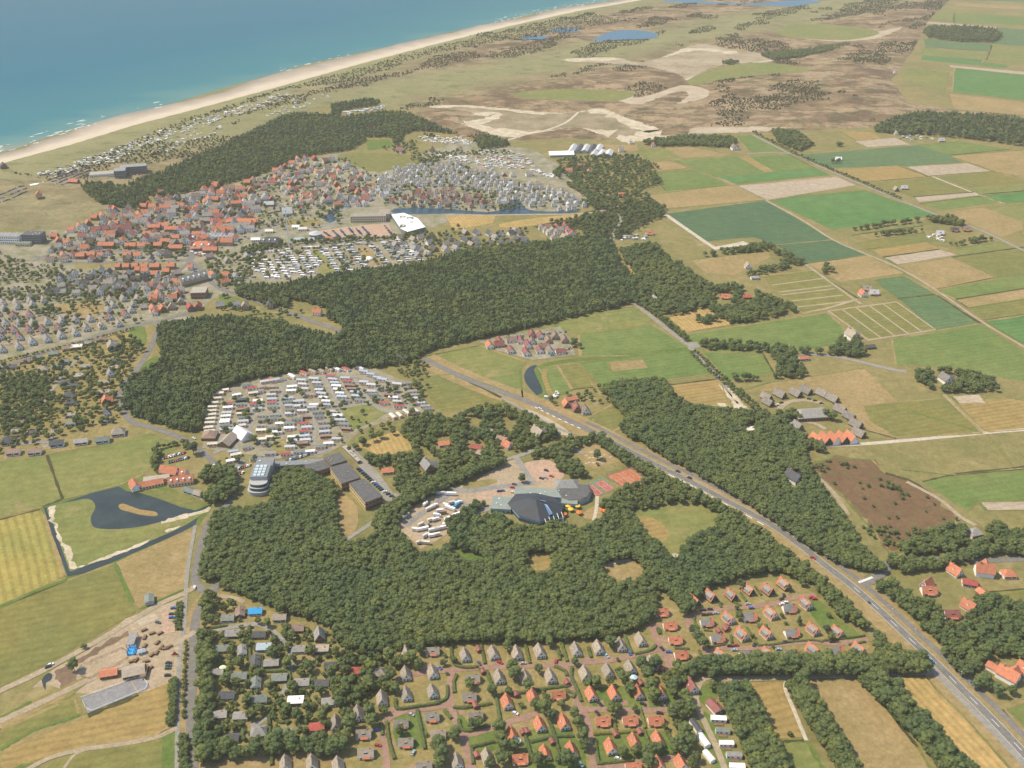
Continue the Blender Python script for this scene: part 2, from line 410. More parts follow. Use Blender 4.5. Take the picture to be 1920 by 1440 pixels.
fzone('pond', [(1030,58),(1055,52),(1092,55),(1060,61)], pool, 3, 'narrow blue pool in the dunes')
fzone('tidal_creek', [(1240,2),(1300,6),(1400,9),(1480,12),(1540,4),(1500,0),(1440,4),(1390,6),(1320,2),(1290,-4)], pool, 3, 'tidal creek behind the far dunes')
for pts_, wd in (([(805,201),(850,198),(900,200),(960,206),(1020,211),(1060,209),(1095,206)], 28), ([(1100,206),(1140,206),(1170,220),(1200,238),(1240,246),(1200,258),(1160,262)], 55), ([(850,222),(880,214),(930,216),(900,228),(870,230)], 30), ([(850,234),(920,244),(980,252),(1040,250),(1100,246),(1150,250)], 45), ([(1060,112),(1140,110),(1220,106),(1300,92),(1380,100)], 45)):
    ribbon('sand_strip', pts_, wd, G['white'], 2, 5, z=.32, wobble=.45)
def vnoise(x, y, seed):
    xi = np.floor(x).astype(int); yi = np.floor(y).astype(int); fx = x-xi; fy = y-yi
    fx = fx*fx*(3-2*fx); fy = fy*fy*(3-2*fy)
    def h(a, b):
        n = (a*374761393 + b*668265263 + seed*1442695041) & 0xffffffff
        n = ((n ^ (n >> 13))*1274126177) & 0xffffffff
        return ((n ^ (n >> 16)) & 0xffff)/65535.0
    return (h(xi,yi)*(1-fx)+h(xi+1,yi)*fx)*(1-fy)+(h(xi,yi+1)*(1-fx)+h(xi+1,yi+1)*fx)*fy
def fbm(x, y, seed, o=4):
    t = 0; a = .5
    for k in range(o): t = t+a*vnoise(x*2**k, y*2**k, seed+k*7); a *= .5
    return t
def seg_dist(pts, X, Y, cap):
    D = np.full(X.shape, cap)
    for (x0,y0),(x1,y1) in zip(pts, pts[1:]+pts[:1]):
        m_ = (X > min(x0,x1)-cap) & (X < max(x0,x1)+cap) & (Y > min(y0,y1)-cap) & (Y < max(y0,y1)+cap)
        if not m_.any(): continue
        dx, dy = x1-x0, y1-y0; t = np.clip(((X[m_]-x0)*dx+(Y[m_]-y0)*dy)/max(1e-9, dx*dx+dy*dy), 0, 1)
        D[m_] = np.minimum(D[m_], np.hypot(X[m_]-x0-t*dx, Y[m_]-y0-t*dy))
    return D
DW = [tuple(P(x, y).xy) for x, y in DUNES]
def dune_h(X, Y):
    X = np.asarray(X, float); Y = np.asarray(Y, float)
    msk = inside_np(DW, X, Y).astype(float)*np.clip(seg_dist(DW, X, Y, 60.)/60, 0, 1)**.8
    for f in FLATS:
        d = seg_dist(f, X, Y, 45.)
        msk *= np.where(inside_np(f, X, Y), 0, np.clip(d/45, 0, 1))
    r = 1-np.abs(fbm(X/130, Y/95, 3)*2-1)*1.6
    h = np.clip(fbm(X/240, Y/170, 9)-.25, 0, 1)*22*np.clip(.25+r, 0, 1) + fbm(X/30, Y/30, 21)*5
    return .1 + h*msk*.8
xs = np.arange(-1500, 3300, 8.0); ys = np.arange(1250, 6400, 10.0)
X, Y = np.meshgrid(xs, ys); Zd = dune_h(X.ravel(), Y.ravel()).reshape(X.shape)
ins = inside_np(DW, X, Y)
for f in FLATS:
    inner = inside_np(f, X, Y); ins &= ~(inner & (seg_dist(f, X, Y, 30.) > 25))
idx = -np.ones(X.shape, int); keep = ins.copy()
keep[1:] |= ins[:-1]; keep[:-1] |= ins[1:]; keep[:,1:] |= ins[:,:-1]; keep[:,:-1] |= ins[:,1:]
idx[keep] = np.arange(keep.sum())
Zd = np.where(ins, Zd, -.3)
vv = np.stack([X[keep], Y[keep], Zd[keep]], 1)
q = keep[:-1,:-1] & keep[1:,:-1] & keep[:-1,1:] & keep[1:,1:]
ff = np.stack([idx[:-1,:-1][q], idx[:-1,1:][q], idx[1:,1:][q], idx[1:,:-1][q]], 1)
m = bpy.data.materials.new('dune_grass_and_heather'); nt, bs = nodes(m); p = pos(nt)
mp = nt.nodes.new('ShaderNodeMapping'); mp.inputs['Rotation'].default_value = (0,0,-math.atan2(tdir.y, tdir.x)); mp.inputs['Scale'].default_value = (.55, 1.2, 1); nt.links.new(p, mp.inputs[0])
n1 = noise(nt, mp.outputs[0], .0042, 7, .66); n2 = noise(nt, p, .012, 6, .7); n3 = noise(nt, mp.outputs[0], .03, 6, .75); n4 = noise(nt, p, .22, 4, .7)
c = ramp(nt, n1.outputs[0], [(.34, (.165,.135,.06)), (.44, (.25,.175,.095)), (.52, (.17,.115,.066)), (.58, (.25,.18,.10)), (.66, (.36,.27,.17))]).outputs[0]
hb = ramp(nt, n2.outputs[0], [(.46, (0,)*3), (.58, (.85,)*3)]).outputs[0]
c = mix(nt, hb, c, (.115,.072,.042))
gs = ramp(nt, n3.outputs[0], [(.535, (0,)*3), (.60, (.95,)*3)]).outputs[0]
at = nt.nodes.new('ShaderNodeAttribute'); at.attribute_name = 'seaside'
gmask = math_(nt, 'MULTIPLY', gs, .8); c = mix(nt, gmask, c, (.062,.075,.03))
cg = mix(nt, n2.outputs[0], (.155,.165,.065), (.27,.235,.12)); cg = mix(nt, math_(nt, 'MULTIPLY', gs, .55), cg, (.085,.10,.04))
n5 = noise(nt, mp.outputs[0], .011, 6, .8); n6 = noise(nt, p, .045, 5, .75)
c = mix(nt, ramp(nt, n5.outputs[0], [(.50, (0,)*3), (.56, (.75,)*3)]).outputs[0], c, (.34,.25,.15)); c = mix(nt, ramp(nt, n6.outputs[0], [(.52, (0,)*3), (.60, (.7,)*3)]).outputs[0], c, (.095,.085,.042))
c = mix(nt, at.outputs['Fac'], c, cg)
sn = noise(nt, p, .016, 7, .78); sf = ramp(nt, sn.outputs[0], [(.66, (0,)*3), (.71, (.8,)*3)]).outputs[0]
c = mix(nt, sf, c, (.46,.38,.27))
c = mix(nt, 1.0, c, ramp(nt, n4.outputs[0], [(.25, (.72,)*3), (.75, (1.25,)*3)]).outputs[0], 'MULTIPLY')
nt.links.new(c, bs.inputs['Base Color']); bs.inputs['Roughness'].default_value = .95; bs.inputs['Specular IOR Level'].default_value = .1
bump(nt, bs, n4.outputs[0], .6, 1.5)
me = bpy.data.meshes.new('dunes'); me.from_pydata(vv.tolist(), [], ff.tolist()); me.materials.append(m)
dsea = (vv[:,0]*nrm.x + vv[:,1]*nrm.y) - a_.dot(nrm)
wseg = [tuple(v.xy) for v in in_]; dl = seg_dist(wseg, vv[:,0], vv[:,1], 400.)
sea_f = np.clip(1.35-(dl+90*(fbm(vv[:,0]/90, vv[:,1]/90, 4)-.5))/140, 0, 1)
left = np.clip((-150-vv[:,0])/400, 0, 1)*np.clip((1900-vv[:,1])/400, 0, 1)
sea_f = np.maximum(sea_f, left*.6)
at_ = me.attributes.new('seaside', 'FLOAT', 'POINT'); at_.data.foreach_set('value', sea_f.astype(np.float32))
me.polygons.foreach_set('use_smooth', [True]*len(me.polygons))
tag(link('dunes', me), 'rolling dunes of marram grass, heather and scrub', kind='structure')
def ground_z(x, y): return float(dune_h(np.array([x]), np.array([y]))[0])
# ================================================================== FIELDS
def fields(lst):
    for k, pts, *rest in lst:
        zone('field', pts, G[k], 2, label=(rest[0] if rest else None), jag=0 if k != 'heath' else 9)
        ws = [tuple(p_) for p_ in pts]; n = len(ws)
        for i in range(n):
            p0, p1 = ws[i], ws[(i+1) % n]
            if R.random() < .72: ribbon('field_margin', [p0, ((p0[0]*2+p1[0])/3+R.uniform(-.6,.6), (p0[1]*2+p1[1])/3+R.uniform(-.3,.3)), ((p0[0]+p1[0]*2)/3+R.uniform(-.6,.6), (p0[1]+p1[1]*2)/3+R.uniform(-.3,.3)), p1], R.uniform(1.2, 3.2), R.choice([G['lush'], G['olive'], G['scrubfloor'], G['tan'], G['lawn']]), 3, 3, wobble=.5)
fields([
 ('darkgreen',[(1248,401),(1435,376),(1563,450),(1450,458),(1412,445),(1321,453)],'large blue-green crop field'),
 ('darkgreen',[(1455,459),(1563,449),(1628,477),(1512,493)]),
 ('bright',[(1444,376),(1480,370),(1622,357),(1760,404),(1563,431)],'bright green crop field'),
 ('pink',[(1382,348),(1569,331),(1605,347),(1438,375)]),('tan',[(1345,345),(1540,329),(1560,332),(1382,347)]),
 ('tan',[(1215,366),(1371,347),(1432,375),(1250,391)]),('green',[(1215,324),(1307,318),(1371,347),(1248,357)]),
 ('tan',[(1181,306),(1263,302),(1292,315),(1216,323)]),('green',[(1266,300),(1384,293),(1435,322),(1342,331)]),
 ('green',[(1404,294),(1479,289),(1528,315),(1450,322)]),('ochre',[(1386,295),(1403,294),(1449,322),(1436,323)]),
 ('bright',[(1345,332),(1528,315),(1557,328),(1382,346)]),('meadow',[(1193,283),(1248,278),(1280,296),(1216,300)]),
 ('tan',[(1248,278),(1295,275),(1371,290),(1283,296)]),('green',[(1382,255),(1412,253),(1467,284),(1412,287)]),
 ('tan',[(1126,271),(1196,272),(1199,283),(1137,286)]),
 ('tan',[(1295,487),(1438,471),(1444,482),(1374,517),(1324,512)]),('straw',[(1167,480),(1237,474),(1280,515),(1187,517)]),
 ('straw',[(1254,596),(1333,573),(1374,608),(1283,624)]),('meadow',[(1382,566),(1441,554),(1473,574),(1412,589)]),
 ('olive',[(1429,517),(1525,507),(1610,560),(1600,575),(1505,586),(1438,532)]),
 ('green',[(1283,627),(1552,586),(1575,608),(1590,640),(1490,660),(1350,660),(1290,643)]),
 ('tan',[(1512,494),(1626,478),(1696,512),(1576,529)]),('ochre',[(1637,468),(1737,453),(1763,466),(1656,481)]),
 ('pink',[(1656,482),(1763,467),(1795,478),(1681,496)]),('tan',[(1685,498),(1783,484),(1865,520),(1754,542)]),
 ('olive',[(1786,482),(1920,463),(1990,455),(1990,505),(1868,520)]),('green',[(1755,544),(1870,522),(1990,508),(1990,530),(1792,561)]),
 ('tan',[(1793,563),(1990,531),(1990,548),(1815,577)]),('olive',[(1817,578),(1990,549),(1990,580),(1844,600)]),
 ('bright',[(1847,602),(1990,581),(1990,640),(1920,645)]),('teal',[(1640,525),(1696,517),(1754,552),(1684,560)]),
 ('teal',[(1687,561),(1757,554),(1838,606),(1754,620)]),('olive',[(1556,584),(1681,567),(1752,617),(1628,636)],'striped trial field of narrow dry beds'),
 ('green',[(1673,637),(1840,609),(1920,658),(1990,690),(1990,720),(1920,717),(1790,690),(1680,684)],'broad green grass field'),
 ('teal',[(1497,290),(1722,272),(1780,291),(1803,304),(1698,312),(1553,315)]),('green',[(1722,272),(1800,265),(1894,280),(1780,291)]),
 ('ochre',[(1561,318),(1684,310),(1740,331),(1620,341)]),('pink',[(1701,313),(1815,306),(1859,321),(1740,330)]),
 ('tan',[(1780,292),(1990,276),(1990,340),(1868,322)]),('olive',[(1751,331),(1862,322),(1917,342),(1815,353)]),
 ('meadow',[(1818,354),(1990,338),(1990,352),(1842,364)]),('bright',[(1844,366),(1990,353),(1990,378),(1880,382)]),
 ('olive',[(1632,345),(1748,332),(1827,360),(1713,369)]),('pink',[(1715,370),(1828,360),(1838,366),(1722,379)]),
 ('green',[(1725,382),(1839,367),(1882,380),(1772,395)]),('tan',[(1772,396),(1844,389),(1920,418),(1920,430),(1877,445)]),
 ('meadow',[(1847,389),(1990,375),(1990,440),(1920,417)]),('meadow',[(1789,466),(1877,453),(1900,464),(1795,479)]),
 ('ochre',[(1576,246),(1632,248),(1655,259),(1605,264)]),('pink',[(1602,265),(1678,258),(1705,271),(1626,276)]),
 ('meadow',[(1585,436),(1719,418),(1731,423),(1597,441)]),('olive',[(1600,455),(1735,436),(1760,450),(1620,468)]),
 ('bright',[(1790,127),(1990,148),(1990,196),(1785,172)]),('pink',[(1780,122),(1990,141),(1990,147),(1782,126)]),
 ('teal',[(1730,72),(1860,82),(1855,96),(1735,88)]),('meadow',[(1735,90),(1855,98),(1845,112),(1728,104)]),('bright',[(1730,103),(1890,122),(1885,128),(1725,112)]),
 ('tan',[(1790,5),(1990,15),(1990,22),(1795,12)]),('teal',[(1870,52),(1990,62),(1990,92),(1860,82)]),('meadow',[(1700,128),(1780,136),(1770,170),(1690,150)]),('teal',[(1800,-20),(1990,-10),(1990,5),(1795,0)]),
 ('meadow',[(1745,20),(1790,22),(1785,40),(1738,36)]),('pink',[(1735,40),(1870,50),(1868,53),(1733,44)]),('green',[(1790,24),(1990,36),(1990,50),(1788,42)]),('tan',[(1780,175),(1990,200),(1990,222),(1790,205)]),('teal',[(1735,86),(1845,112),(1840,118),(1728,100)]),('meadow',[(1860,84),(1990,94),(1990,130),(1850,112)]),
 ('meadow',[(1520,205),(1620,212),(1640,225),(1530,222)]),('straw',[(1625,213),(1728,215),(1715,235),(1640,228)]),
 # middle
 ('meadow',[(1030,605),(1080,590),(1190,575),(1215,590),(1225,607),(1085,627),(1050,615)]),
 ('green',[(1085,628),(1222,608),(1290,650),(1180,667),(1088,668)]),('green',[(1010,690),(1045,685),(1072,730),(1040,745)]),
 ('olive',[(1045,685),(1085,681),(1112,726),(1072,730)]),('green',[(1086,681),(1290,655),(1340,700),(1245,713),(1125,724)]),
 ('tan',[(1140,679),(1205,673),(1215,690),(1145,696)]),
 ('ochre',[(1252,722),(1350,710),(1368,765),(1300,758),(1265,742)]),('green',[(1318,660),(1430,662),(1452,701),(1367,712)]),
 ('olive',[(1098,785),(1148,758),(1180,795),(1150,808)]),
 ('meadow',[(797,668),(900,648),(985,678),(975,693),(980,745),(930,727),(850,697)],'dry green meadow beside the main road'),
 ('olive',[(790,706),(850,701),(945,748),(940,760),(830,772),(800,740)]),
 # left
 ('meadow',[(-60,880),(0,866),(83,855),(116,936),(80,950),(0,968),(-60,982)]),('meadow',[(88,853),(190,835),(280,812),(335,838),(300,862),(262,892),(225,908),(118,936)],'green meadow between the bungalows and the pond'),
 ('yellow',[(-60,992),(0,974),(75,955),(82,965),(121,1080),(60,1108),(0,1135),(-60,1162)],'yellow striped ripening field'),
 ('olive',[(-60,1166),(0,1140),(125,1088),(215,1056),(248,1130),(255,1148),(100,1238),(0,1288),(-60,1318)],'rough olive pasture beside the track'),
 ('tan',[(218,1055),(365,988),(345,1105),(260,1142)]),
 ('tan',[(-60,1370),(0,1345),(60,1315),(160,1270),(165,1275),(110,1320),(0,1370)]),('olive',[(0,1370),(95,1320),(140,1310),(150,1340),(60,1370),(0,1405)]),
 ('ochre',[(0,1415),(20,1400),(165,1342),(260,1303),(320,1278),(320,1360),(290,1378),(150,1402),(60,1430),(0,1450)],'tan paddock below the riding arena'),
 ('olive',[(100,1430),(150,1409),(290,1386),(325,1372),(330,1440),(330,1480),(60,1480)]),
 # bottom right strips between windbreaks
 ('ochre',[(1404,1276),(1470,1275),(1512,1386),(1448,1390)],'brown strip field between windbreak and path'),('meadow',[(1445,1392),(1513,1388),(1565,1480),(1455,1480)]),
 ('tan',[(1512,1277),(1612,1275),(1640,1300),(1720,1400),(1770,1480),(1610,1480),(1545,1330)],'tan stubble field between two windbreaks'),
 ('straw',[(1672,1270),(1735,1268),(1752,1292),(1830,1370),(1920,1470),(1800,1480),(1725,1360)],'golden stubble field beside the main road'),
 ('meadow',[(1880,1330),(1990,1290),(1990,1420),(1930,1390)]),('olive',[(1850,1110),(1990,1098),(1990,1140),(1930,1138),(1880,1120)]),
 # east heath and pastures
 ('tan',[(1380,735),(1440,718),(1620,690),(1700,770),(1850,812),(1680,822),(1600,800),(1540,730)]),
 ('olive',[(1615,760),(1780,745),(1842,812),(1680,820),(1630,790)]),('pasture',[(1540,838),(1740,822),(1850,812),(1905,880),(1780,890),(1690,880),(1640,855)]),
 ('ochre',[(1790,750),(1900,748),(1990,760),(1990,800),(1850,810)]),('sand',[(1783,743),(1838,740),(1850,756),(1798,757)]),
 ('green',[(1730,903),(1775,892),(1990,874),(1990,938),(1835,940),(1815,958)]),('pink',[(1790,888),(1990,868),(1990,874),(1790,892)]),('pink',[(1835,941),(1990,937),(1990,956),(1850,957)]),
 ('heath',[(1530,867),(1570,858),(1635,862),(1660,887),(1705,900),(1760,935),(1800,968),(1780,1000),(1720,1030),(1670,1035),(1640,1000),(1580,930),(1520,880)],'dark brown heath with green scrub'),
])
# bed paths across the trial fields
for i in range(6):
    t = i/5; a = (1553+(1681-1553)*t, 583+(566-583)*t); b = (1628+(1754-1628)*t, 638+(618-638)*t)
    ribbon('path', [a, b], 2.4, A['track'], 3, 1)
for a, b in (((1553,583),(1681,566)),((1628,638),(1754,618))): ribbon('path', [a, b], 3, A['track'], 3, 1)
for t in (.22,.42,.5,.68,.85):
    a = (1432+(1500-1432)*t, 520+(586-520)*t); b = (1525+(1606-1525)*t, 507+(575-507)*t); ribbon('path', [a, b], 2.8, A['track'], 3, 1)
for pts, wd, k in (
 ([(1436,376),(1500,410),(1563,450),(1628,478),(1690,505),(1751,541),(1841,603),(1906,642),(1990,690)], 4, 'track'),
 ([(1400,288),(1480,288),(1560,322),(1680,372),(1760,404),(1840,432),(1920,470),(1990,500)], 5, 'cycle'),
 ([(1412,253),(1480,288)], 5, 'cycle'),
 ([(1245,400),(1320,452),(1345,468)], 7, 'shell'),([(1345,466),(1400,455)], 14, 'shell'),
 ([(1510,495),(1600,560),(1615,570)], 4, 'track'),([(1610,560),(1550,578),(1505,587)], 4, 'track'),
 ([(1748,331),(1840,367),(1885,382)], 3, 'shell'),([(1345,332),(1440,376)], 3, 'track'),
 ([(1180,560),(1230,600),(1290,648),(1340,700),(1390,760)], 6, 'cycle'),([(1290,648),(1310,646)], 14, 'cycle'),
 ([(1500,663),(1560,667),(1620,680),(1670,692),(1700,697)], 6, 'cycle'),
 ([(1545,835),(1620,832),(1740,822),(1842,812),(1990,800)], 5, 'shell'),([(1770,740),(1845,812)], 4, 'track'),
 ([(1700,903),(1760,935),(1800,968),(1830,985)], 4, 'track'),([(1510,875),(1560,920),(1590,965)], 4, 'track'),
 ([(1640,1075),(1680,1050),(1760,1048),(1870,1050),(1990,1042)], 6, 'asphalt'),
 ([(1160,400),(1165,410),(1150,440),(1148,452)], 6, 'cycle'),([(880,404),(1000,402),(1100,400),(1160,386)], 6, 'track'),
 ([(940,265),(1010,248),(1060,230),(1090,205),(1098,200)], 6, 'shell'),([(1165,188),(1240,165),(1330,135),(1400,120),(1480,108),(1560,95),(1640,72),(1690,55)], 8, 'shell'),
 ([(930,330),(1060,350),(1110,380)], 4, 'track'),
 ): ribbon('path', pts, wd, A[k], 3, 4, wobble=.08)
# grey bank of reeds and the farm access behind it, sand ridges by the lane
for q in range(4): zone('sand_strip', [(1350+q*8,726+q*2),(1356+q*8,725+q*2),(1398+q*2,768),(1390+q*2,772)] if q%2 == 0 else [(1330+q*14,757),(1345+q*14,757),(1365+q*12,766),(1350+q*12,768)], G['white'], 3, 2, jag=3)
# ================================================================== VILLAGE GROUND, CAMPS, YARDS, PONDS
zone('village_ground', [(-120,470),(60,432),(140,430),(275,385),(330,365),(420,350),(500,325),(570,298),(640,285),(700,300),(760,300),(860,262),(1000,280),(1050,310),(1110,380),(1060,400),(900,400),(800,430),(800,490),(640,510),(520,530),(450,555),(400,560),(350,600),(300,606),(180,630),(-100,700)], G['village'], 1, label='streets and yards of the village')
zone('village_ground', [(-100,690),(60,665),(180,632),(295,606),(285,690),(240,740),(235,790),(190,832),(83,852),(-60,868)], G['lawn'], 1)
zone('camp_ground', [(470,478),(560,462),(770,452),(795,490),(650,512),(500,530)], G['camp'], 2)
zone('lawn', [(668,463),(690,462),(715,492),(690,497)], G['tan'], 3)
zone('lawn', [(585,470),(600,468),(650,510),(600,515)], G['meadow'], 3)
zone('football_pitch', [(685,262),(728,261),(740,275),(690,282)], G['lush'], 2, label='green football pitch at the edge of the wood')
zone('meadow', [(632,291),(700,287),(770,291),(792,303),(735,318),(690,320)], G['olive'], 2, 2, label='dry pale meadow between wood and houses')
zone('lawn', [(836,405),(915,401),(930,402),(925,418),(850,432)], G['straw'], 2)
zone('lawn', [(935,420),(1010,408),(1090,402),(1060,412),(960,428)], G['straw'], 2, 2)
zone('lawn', [(100,573),(180,567),(196,575),(180,592),(145,597),(118,586)], G['tan'], 2, 3, label='dry oval green between the cottages')
zone('lawn', [(195,445),(215,442),(218,455),(197,458)], G['lush'], 2, 2)
zone('lawn', [(140,494),(330,492),(332,499),(140,504)], G['lawn'], 2)
zone('lawn', [(532,413),(600,411),(595,424),(535,427)], G['lawn'], 2)
zone('lawn', [(410,552),(445,558),(455,570),(420,575)], G['lush'], 2, 2)
zone('car_park', [(600,432),(700,420),(728,420),(738,440),(660,448),(612,450)], G['pinkpark'], 2, label='pink gravel car park beside the white hall')
zone('car_park', [(100,345),(165,318),(178,322),(120,352)], G['gravel'], 2); zone('car_park', [(225,330),(262,322),(270,330),(240,336)], G['gravel'], 2)
zone('lawn', [(240,620),(270,612),(275,640),(262,650)], G['lush'], 2, 2)
zone('lawn', [(262,688),(285,670),(297,670),(292,684),(268,697)], G['lush'], 2, 2)
zone('camp_ground', [(380,760),(410,730),(480,708),(545,700),(640,688),(700,690),(760,715),(812,768),(770,778),(735,790),(690,800),(650,830),(600,858),(520,858),(440,850),(380,840)], G['camp'], 2, label='paved ground of the caravan park')
zone('lawn', [(638,765),(690,758),(730,772),(700,790),(662,806)], G['meadow'], 3, label='playing field in the caravan park')
zone('lawn', [(510,835),(535,822),(545,850),(525,855)], G['lawn'], 3, 2)
zone('lawn', [(667,834),(745,807),(778,842),(715,856)], G['straw'], 2, label='straw coloured field among the trees')
zone('resort_ground', [(898,640),(950,628),(1050,612),(1066,632),(1080,665),(1000,675),(930,657)], G['village'], 3)
# truck yard, car parks and tennis courts of the leisure centre
zone('yard', [(735,985),(745,968),(800,935),(845,915),(890,903),(935,872),(968,860),(1000,885),(1060,905),(1090,925),(1040,935),(945,945),(895,950),(850,995),(790,1030),(765,1005)], G['yard'], 2, label='sandy lorry yard of the leisure centre')
zone('car_park', [(978,872),(1000,864),(1030,863),(1052,878),(1058,892),(1045,902),(1005,902),(985,890)], G['pinkpark'], 3, 2, label='pink clay car park of the leisure centre')
zone('parking_bay', [(868,910),(920,897),(932,905),(880,920)], G['pasture'], 3, 2); zone('parking_bay', [(905,922),(945,912),(955,920),(930,935),(890,938)], G['pinkpark'], 3, 2)
court = ground('clay_tennis_court', (.40,.145,.065), (.36,.125,.06), .05); greenc = ground('green_court_surround', (.14,.21,.12), (.12,.19,.11), .05)
zone('tennis_court', [(1137,892),(1182,877),(1212,900),(1166,912)], court, 3, label='pair of orange clay tennis courts')
zone('tennis_court', [(1092,908),(1130,894),(1157,917),(1118,932)], greenc, 3, label='green surround of the red tennis courts')
redc = ground('red_tennis_court', (.36,.12,.085), (.33,.11,.08), .05)
def lerp4(q, s, t):
    a = (q[0][0]*(1-s)+q[1][0]*s, q[0][1]*(1-s)+q[1][1]*s); b = (q[3][0]*(1-s)+q[2][0]*s, q[3][1]*(1-s)+q[2][1]*s)
    return (a[0]*(1-t)+b[0]*t, a[1]*(1-t)+b[1]*t)
for q in ([(1094,913),(1110,907),(1133,925),(1118,931)], [(1114,905),(1130,899),(1154,916),(1137,923)]): zone('tennis_court', q, redc, 4)
def court_lines(q):
    for s0, t0, s1, t1 in ((.1,.1,.9,.1),(.1,.9,.9,.9),(.1,.1,.1,.9),(.9,.1,.9,.9),(.1,.5,.9,.5),(.22,.1,.22,.9),(.78,.1,.78,.9),(.5,.3,.5,.7)):
        ribbon('court_marking', [lerp4(q,s0,t0), lerp4(q,s1,t1)], .14, paint, 5, 1)
court_lines([(1094,913),(1110,907),(1133,925),(1118,931)]); court_lines([(1114,905),(1130,899),(1154,916),(1137,923)])
court_lines([(1137,892),(1160,884),(1190,906),(1166,912)]); court_lines([(1160,884),(1182,877),(1212,900),(1190,906)])
zone('lawn', [(1076,848),(1095,838),(1125,833),(1162,865),(1115,880),(1088,862)], G['tan'], 2, label='dry mini golf lawn with white paths')
for i in range(14):
    x, y = 1090+R.uniform(0, 55), 845+R.uniform(2, 24); ribbon('mini_golf_lane', [(x,y),(x+R.uniform(3,8),y+R.uniform(-2,3))], 1.4, A['shell'], 4, 1)
zone('glade', [(1190,958),(1240,950),(1330,945),(1345,985),(1305,1000),(1262,1045),(1240,1015),(1205,990)], G['meadow'], 2, 2, label='sunlit glade in the wood')
zone('glade', [(1183,975),(1215,968),(1245,985),(1255,1005),(1235,1015),(1200,1000)], G['ochre'], 3, 2)
zone('glade', [(985,1050),(1010,1036),(1040,1048),(1020,1070),(990,1065)], G['ochre'], 2, 2); zone('glade', [(1130,1060),(1185,1050),(1210,1080),(1170,1092),(1140,1085)], G['tan'], 2, 2)
zone('glade', [(625,905),(650,930),(672,955),(665,1000),(640,1000),(628,950)], G['tan'], 2, 2); zone('glade', [(1090,965),(1125,945),(1140,965),(1110,975)], G['tan'], 2, 2)
zone('glade', [(855,1030),(910,1045),(905,1055),(860,1042)], G['lush'], 2, 2)
zone('lawn', [(1010,880),(1040,870),(1020,865)], G['tan'], 2)
# riding stable yard
zone('yard', [(235,1160),(345,1120),(345,1270),(300,1290),(258,1300),(140,1300),(95,1285),(60,1290),(100,1255),(180,1210)], G['yard'], 1, label='sandy yard of the riding stables')
zone('dirt', [(120,1250),(190,1210),(240,1180),(245,1190),(200,1215),(150,1245)], G['dirt'], 2, jag=4); zone('dirt', [(100,1262),(133,1245),(148,1280),(118,1290)], G['dirt'], 2, jag=3)
zone('riding_arena', [(145,1262),(150,1250),(195,1232),(232,1215),(240,1222),(238,1234),(200,1250),(160,1276),(148,1274)], G['yard'], 3, 1, label='sand riding arena with dark fence')
zone('riding_arena', [(255,1163),(290,1150),(298,1160),(262,1176)], G['sand'], 3)
grey = ground('grey_arena_footing', (.235,.23,.23), (.205,.20,.20), .06)
zone('riding_arena', [(152,1309),(243,1276),(257,1299),(165,1337)], grey, 3, label='large grey riding arena beside the stables')
zone('riding_arena', [(246,1275),(265,1268),(282,1288),(260,1298)], grey, 3, label='small grey riding arena beside the large one')
zone('car_park', [(298,1225),(325,1215),(325,1268),(300,1270)], G['yard'], 3); zone('car_park', [(303,1150),(328,1142),(328,1185),(305,1190)], G['pinkpark'], 3)
pondw = plain('dark_pond_water', (.03,.042,.04), .2, .3, .05, .3)
zone('pond', [(85,758+537-1),(78,1275),(90,1262),(98,1265),(95,1275),(86,1280)], pondw, 3, 2, label='small dark pool with reeds')
# pond west of the hotel
zone('pond_bank', [(76,950),(225,906),(262,890),(330,920),(390,945),(400,948),(372,985),(330,1005),(220,1055),(124,1086),(100,1040)], G['lush'], 2)
zone('pond', [(82,952),(120,942),(170,925),(222,912),(238,921),(262,924),(300,936),(340,951),(366,957),(398,944),(394,951),(372,968),(366,984),(332,1002),(280,1024),(220,1050),(160,1074),(127,1081),(112,1040),(97,1000)], pondw, 3, label='dark pond with a reed island')
zone('pond_meadow', [(88,954),(110,945),(145,938),(165,935),(177,943),(178,955),(170,970),(173,985),(185,991),(220,992),(260,988),(300,979),(340,967),(372,960),(392,952),(376,966),(355,980),(320,998),(270,1019),(230,1037),(180,1054),(145,1067),(131,1071),(127,1060),(116,1030),(106,1000),(97,975)], G['meadow'], 4, 2, label='grassy spit that reaches into the pond')
for pts in ([(90,953),(104,948),(100,962),(106,985),(108,1000),(120,1015),(132,1025),(133,1045),(143,1060),(137,1068),(128,1058),(118,1032),(106,1002),(97,975)], [(140,1066),(180,1050),(230,1032),(270,1015),(290,1004),(270,1019),(230,1037),(180,1054)], [(300,979),(340,966),(372,959),(394,949),(388,958),(350,970),(320,980)], [(310,994),(338,985),(330,992),(312,998)]):
    zone('sand_strip', pts, G['white'], 5, 2, jag=3)
zone('reed_island', [(222,948),(229,944),(240,947),(262,955),(290,959),(296,965),(288,968),(262,965),(240,959),(226,955)], ground('dry_reeds', (.30,.21,.085), (.24,.17,.07), .2), 4, 2, label='tawny reed island in the pond')
zone('lawn', [(226,912),(250,905),(310,920),(350,925),(385,945),(362,952),(330,945),(280,928),(240,918)], G['olive'], 3)
zone('ditch', [(-40,1170),(0,1135),(60,1108),(125,1084),(127,1088),(62,1112),(0,1141)], G['lush'], 4)
zone('canal', [(983,702),(990,690),(1003,684),(1010,690),(1008,705),(1016,722),(1019,738),(1012,744),(1000,735),(986,718)], pondw, 3, 2, label='narrow dark canal below the meadow')
ribbon('reed_bank', [(1006,745),(1024,735),(1012,705),(1010,690),(1050,678),(1150,668),(1290,653)], 7, G['lush'], 3, 4)
ribbon('path', [(1032,740),(1020,705),(1025,692)], 5, G['ochre'], 4, 4)
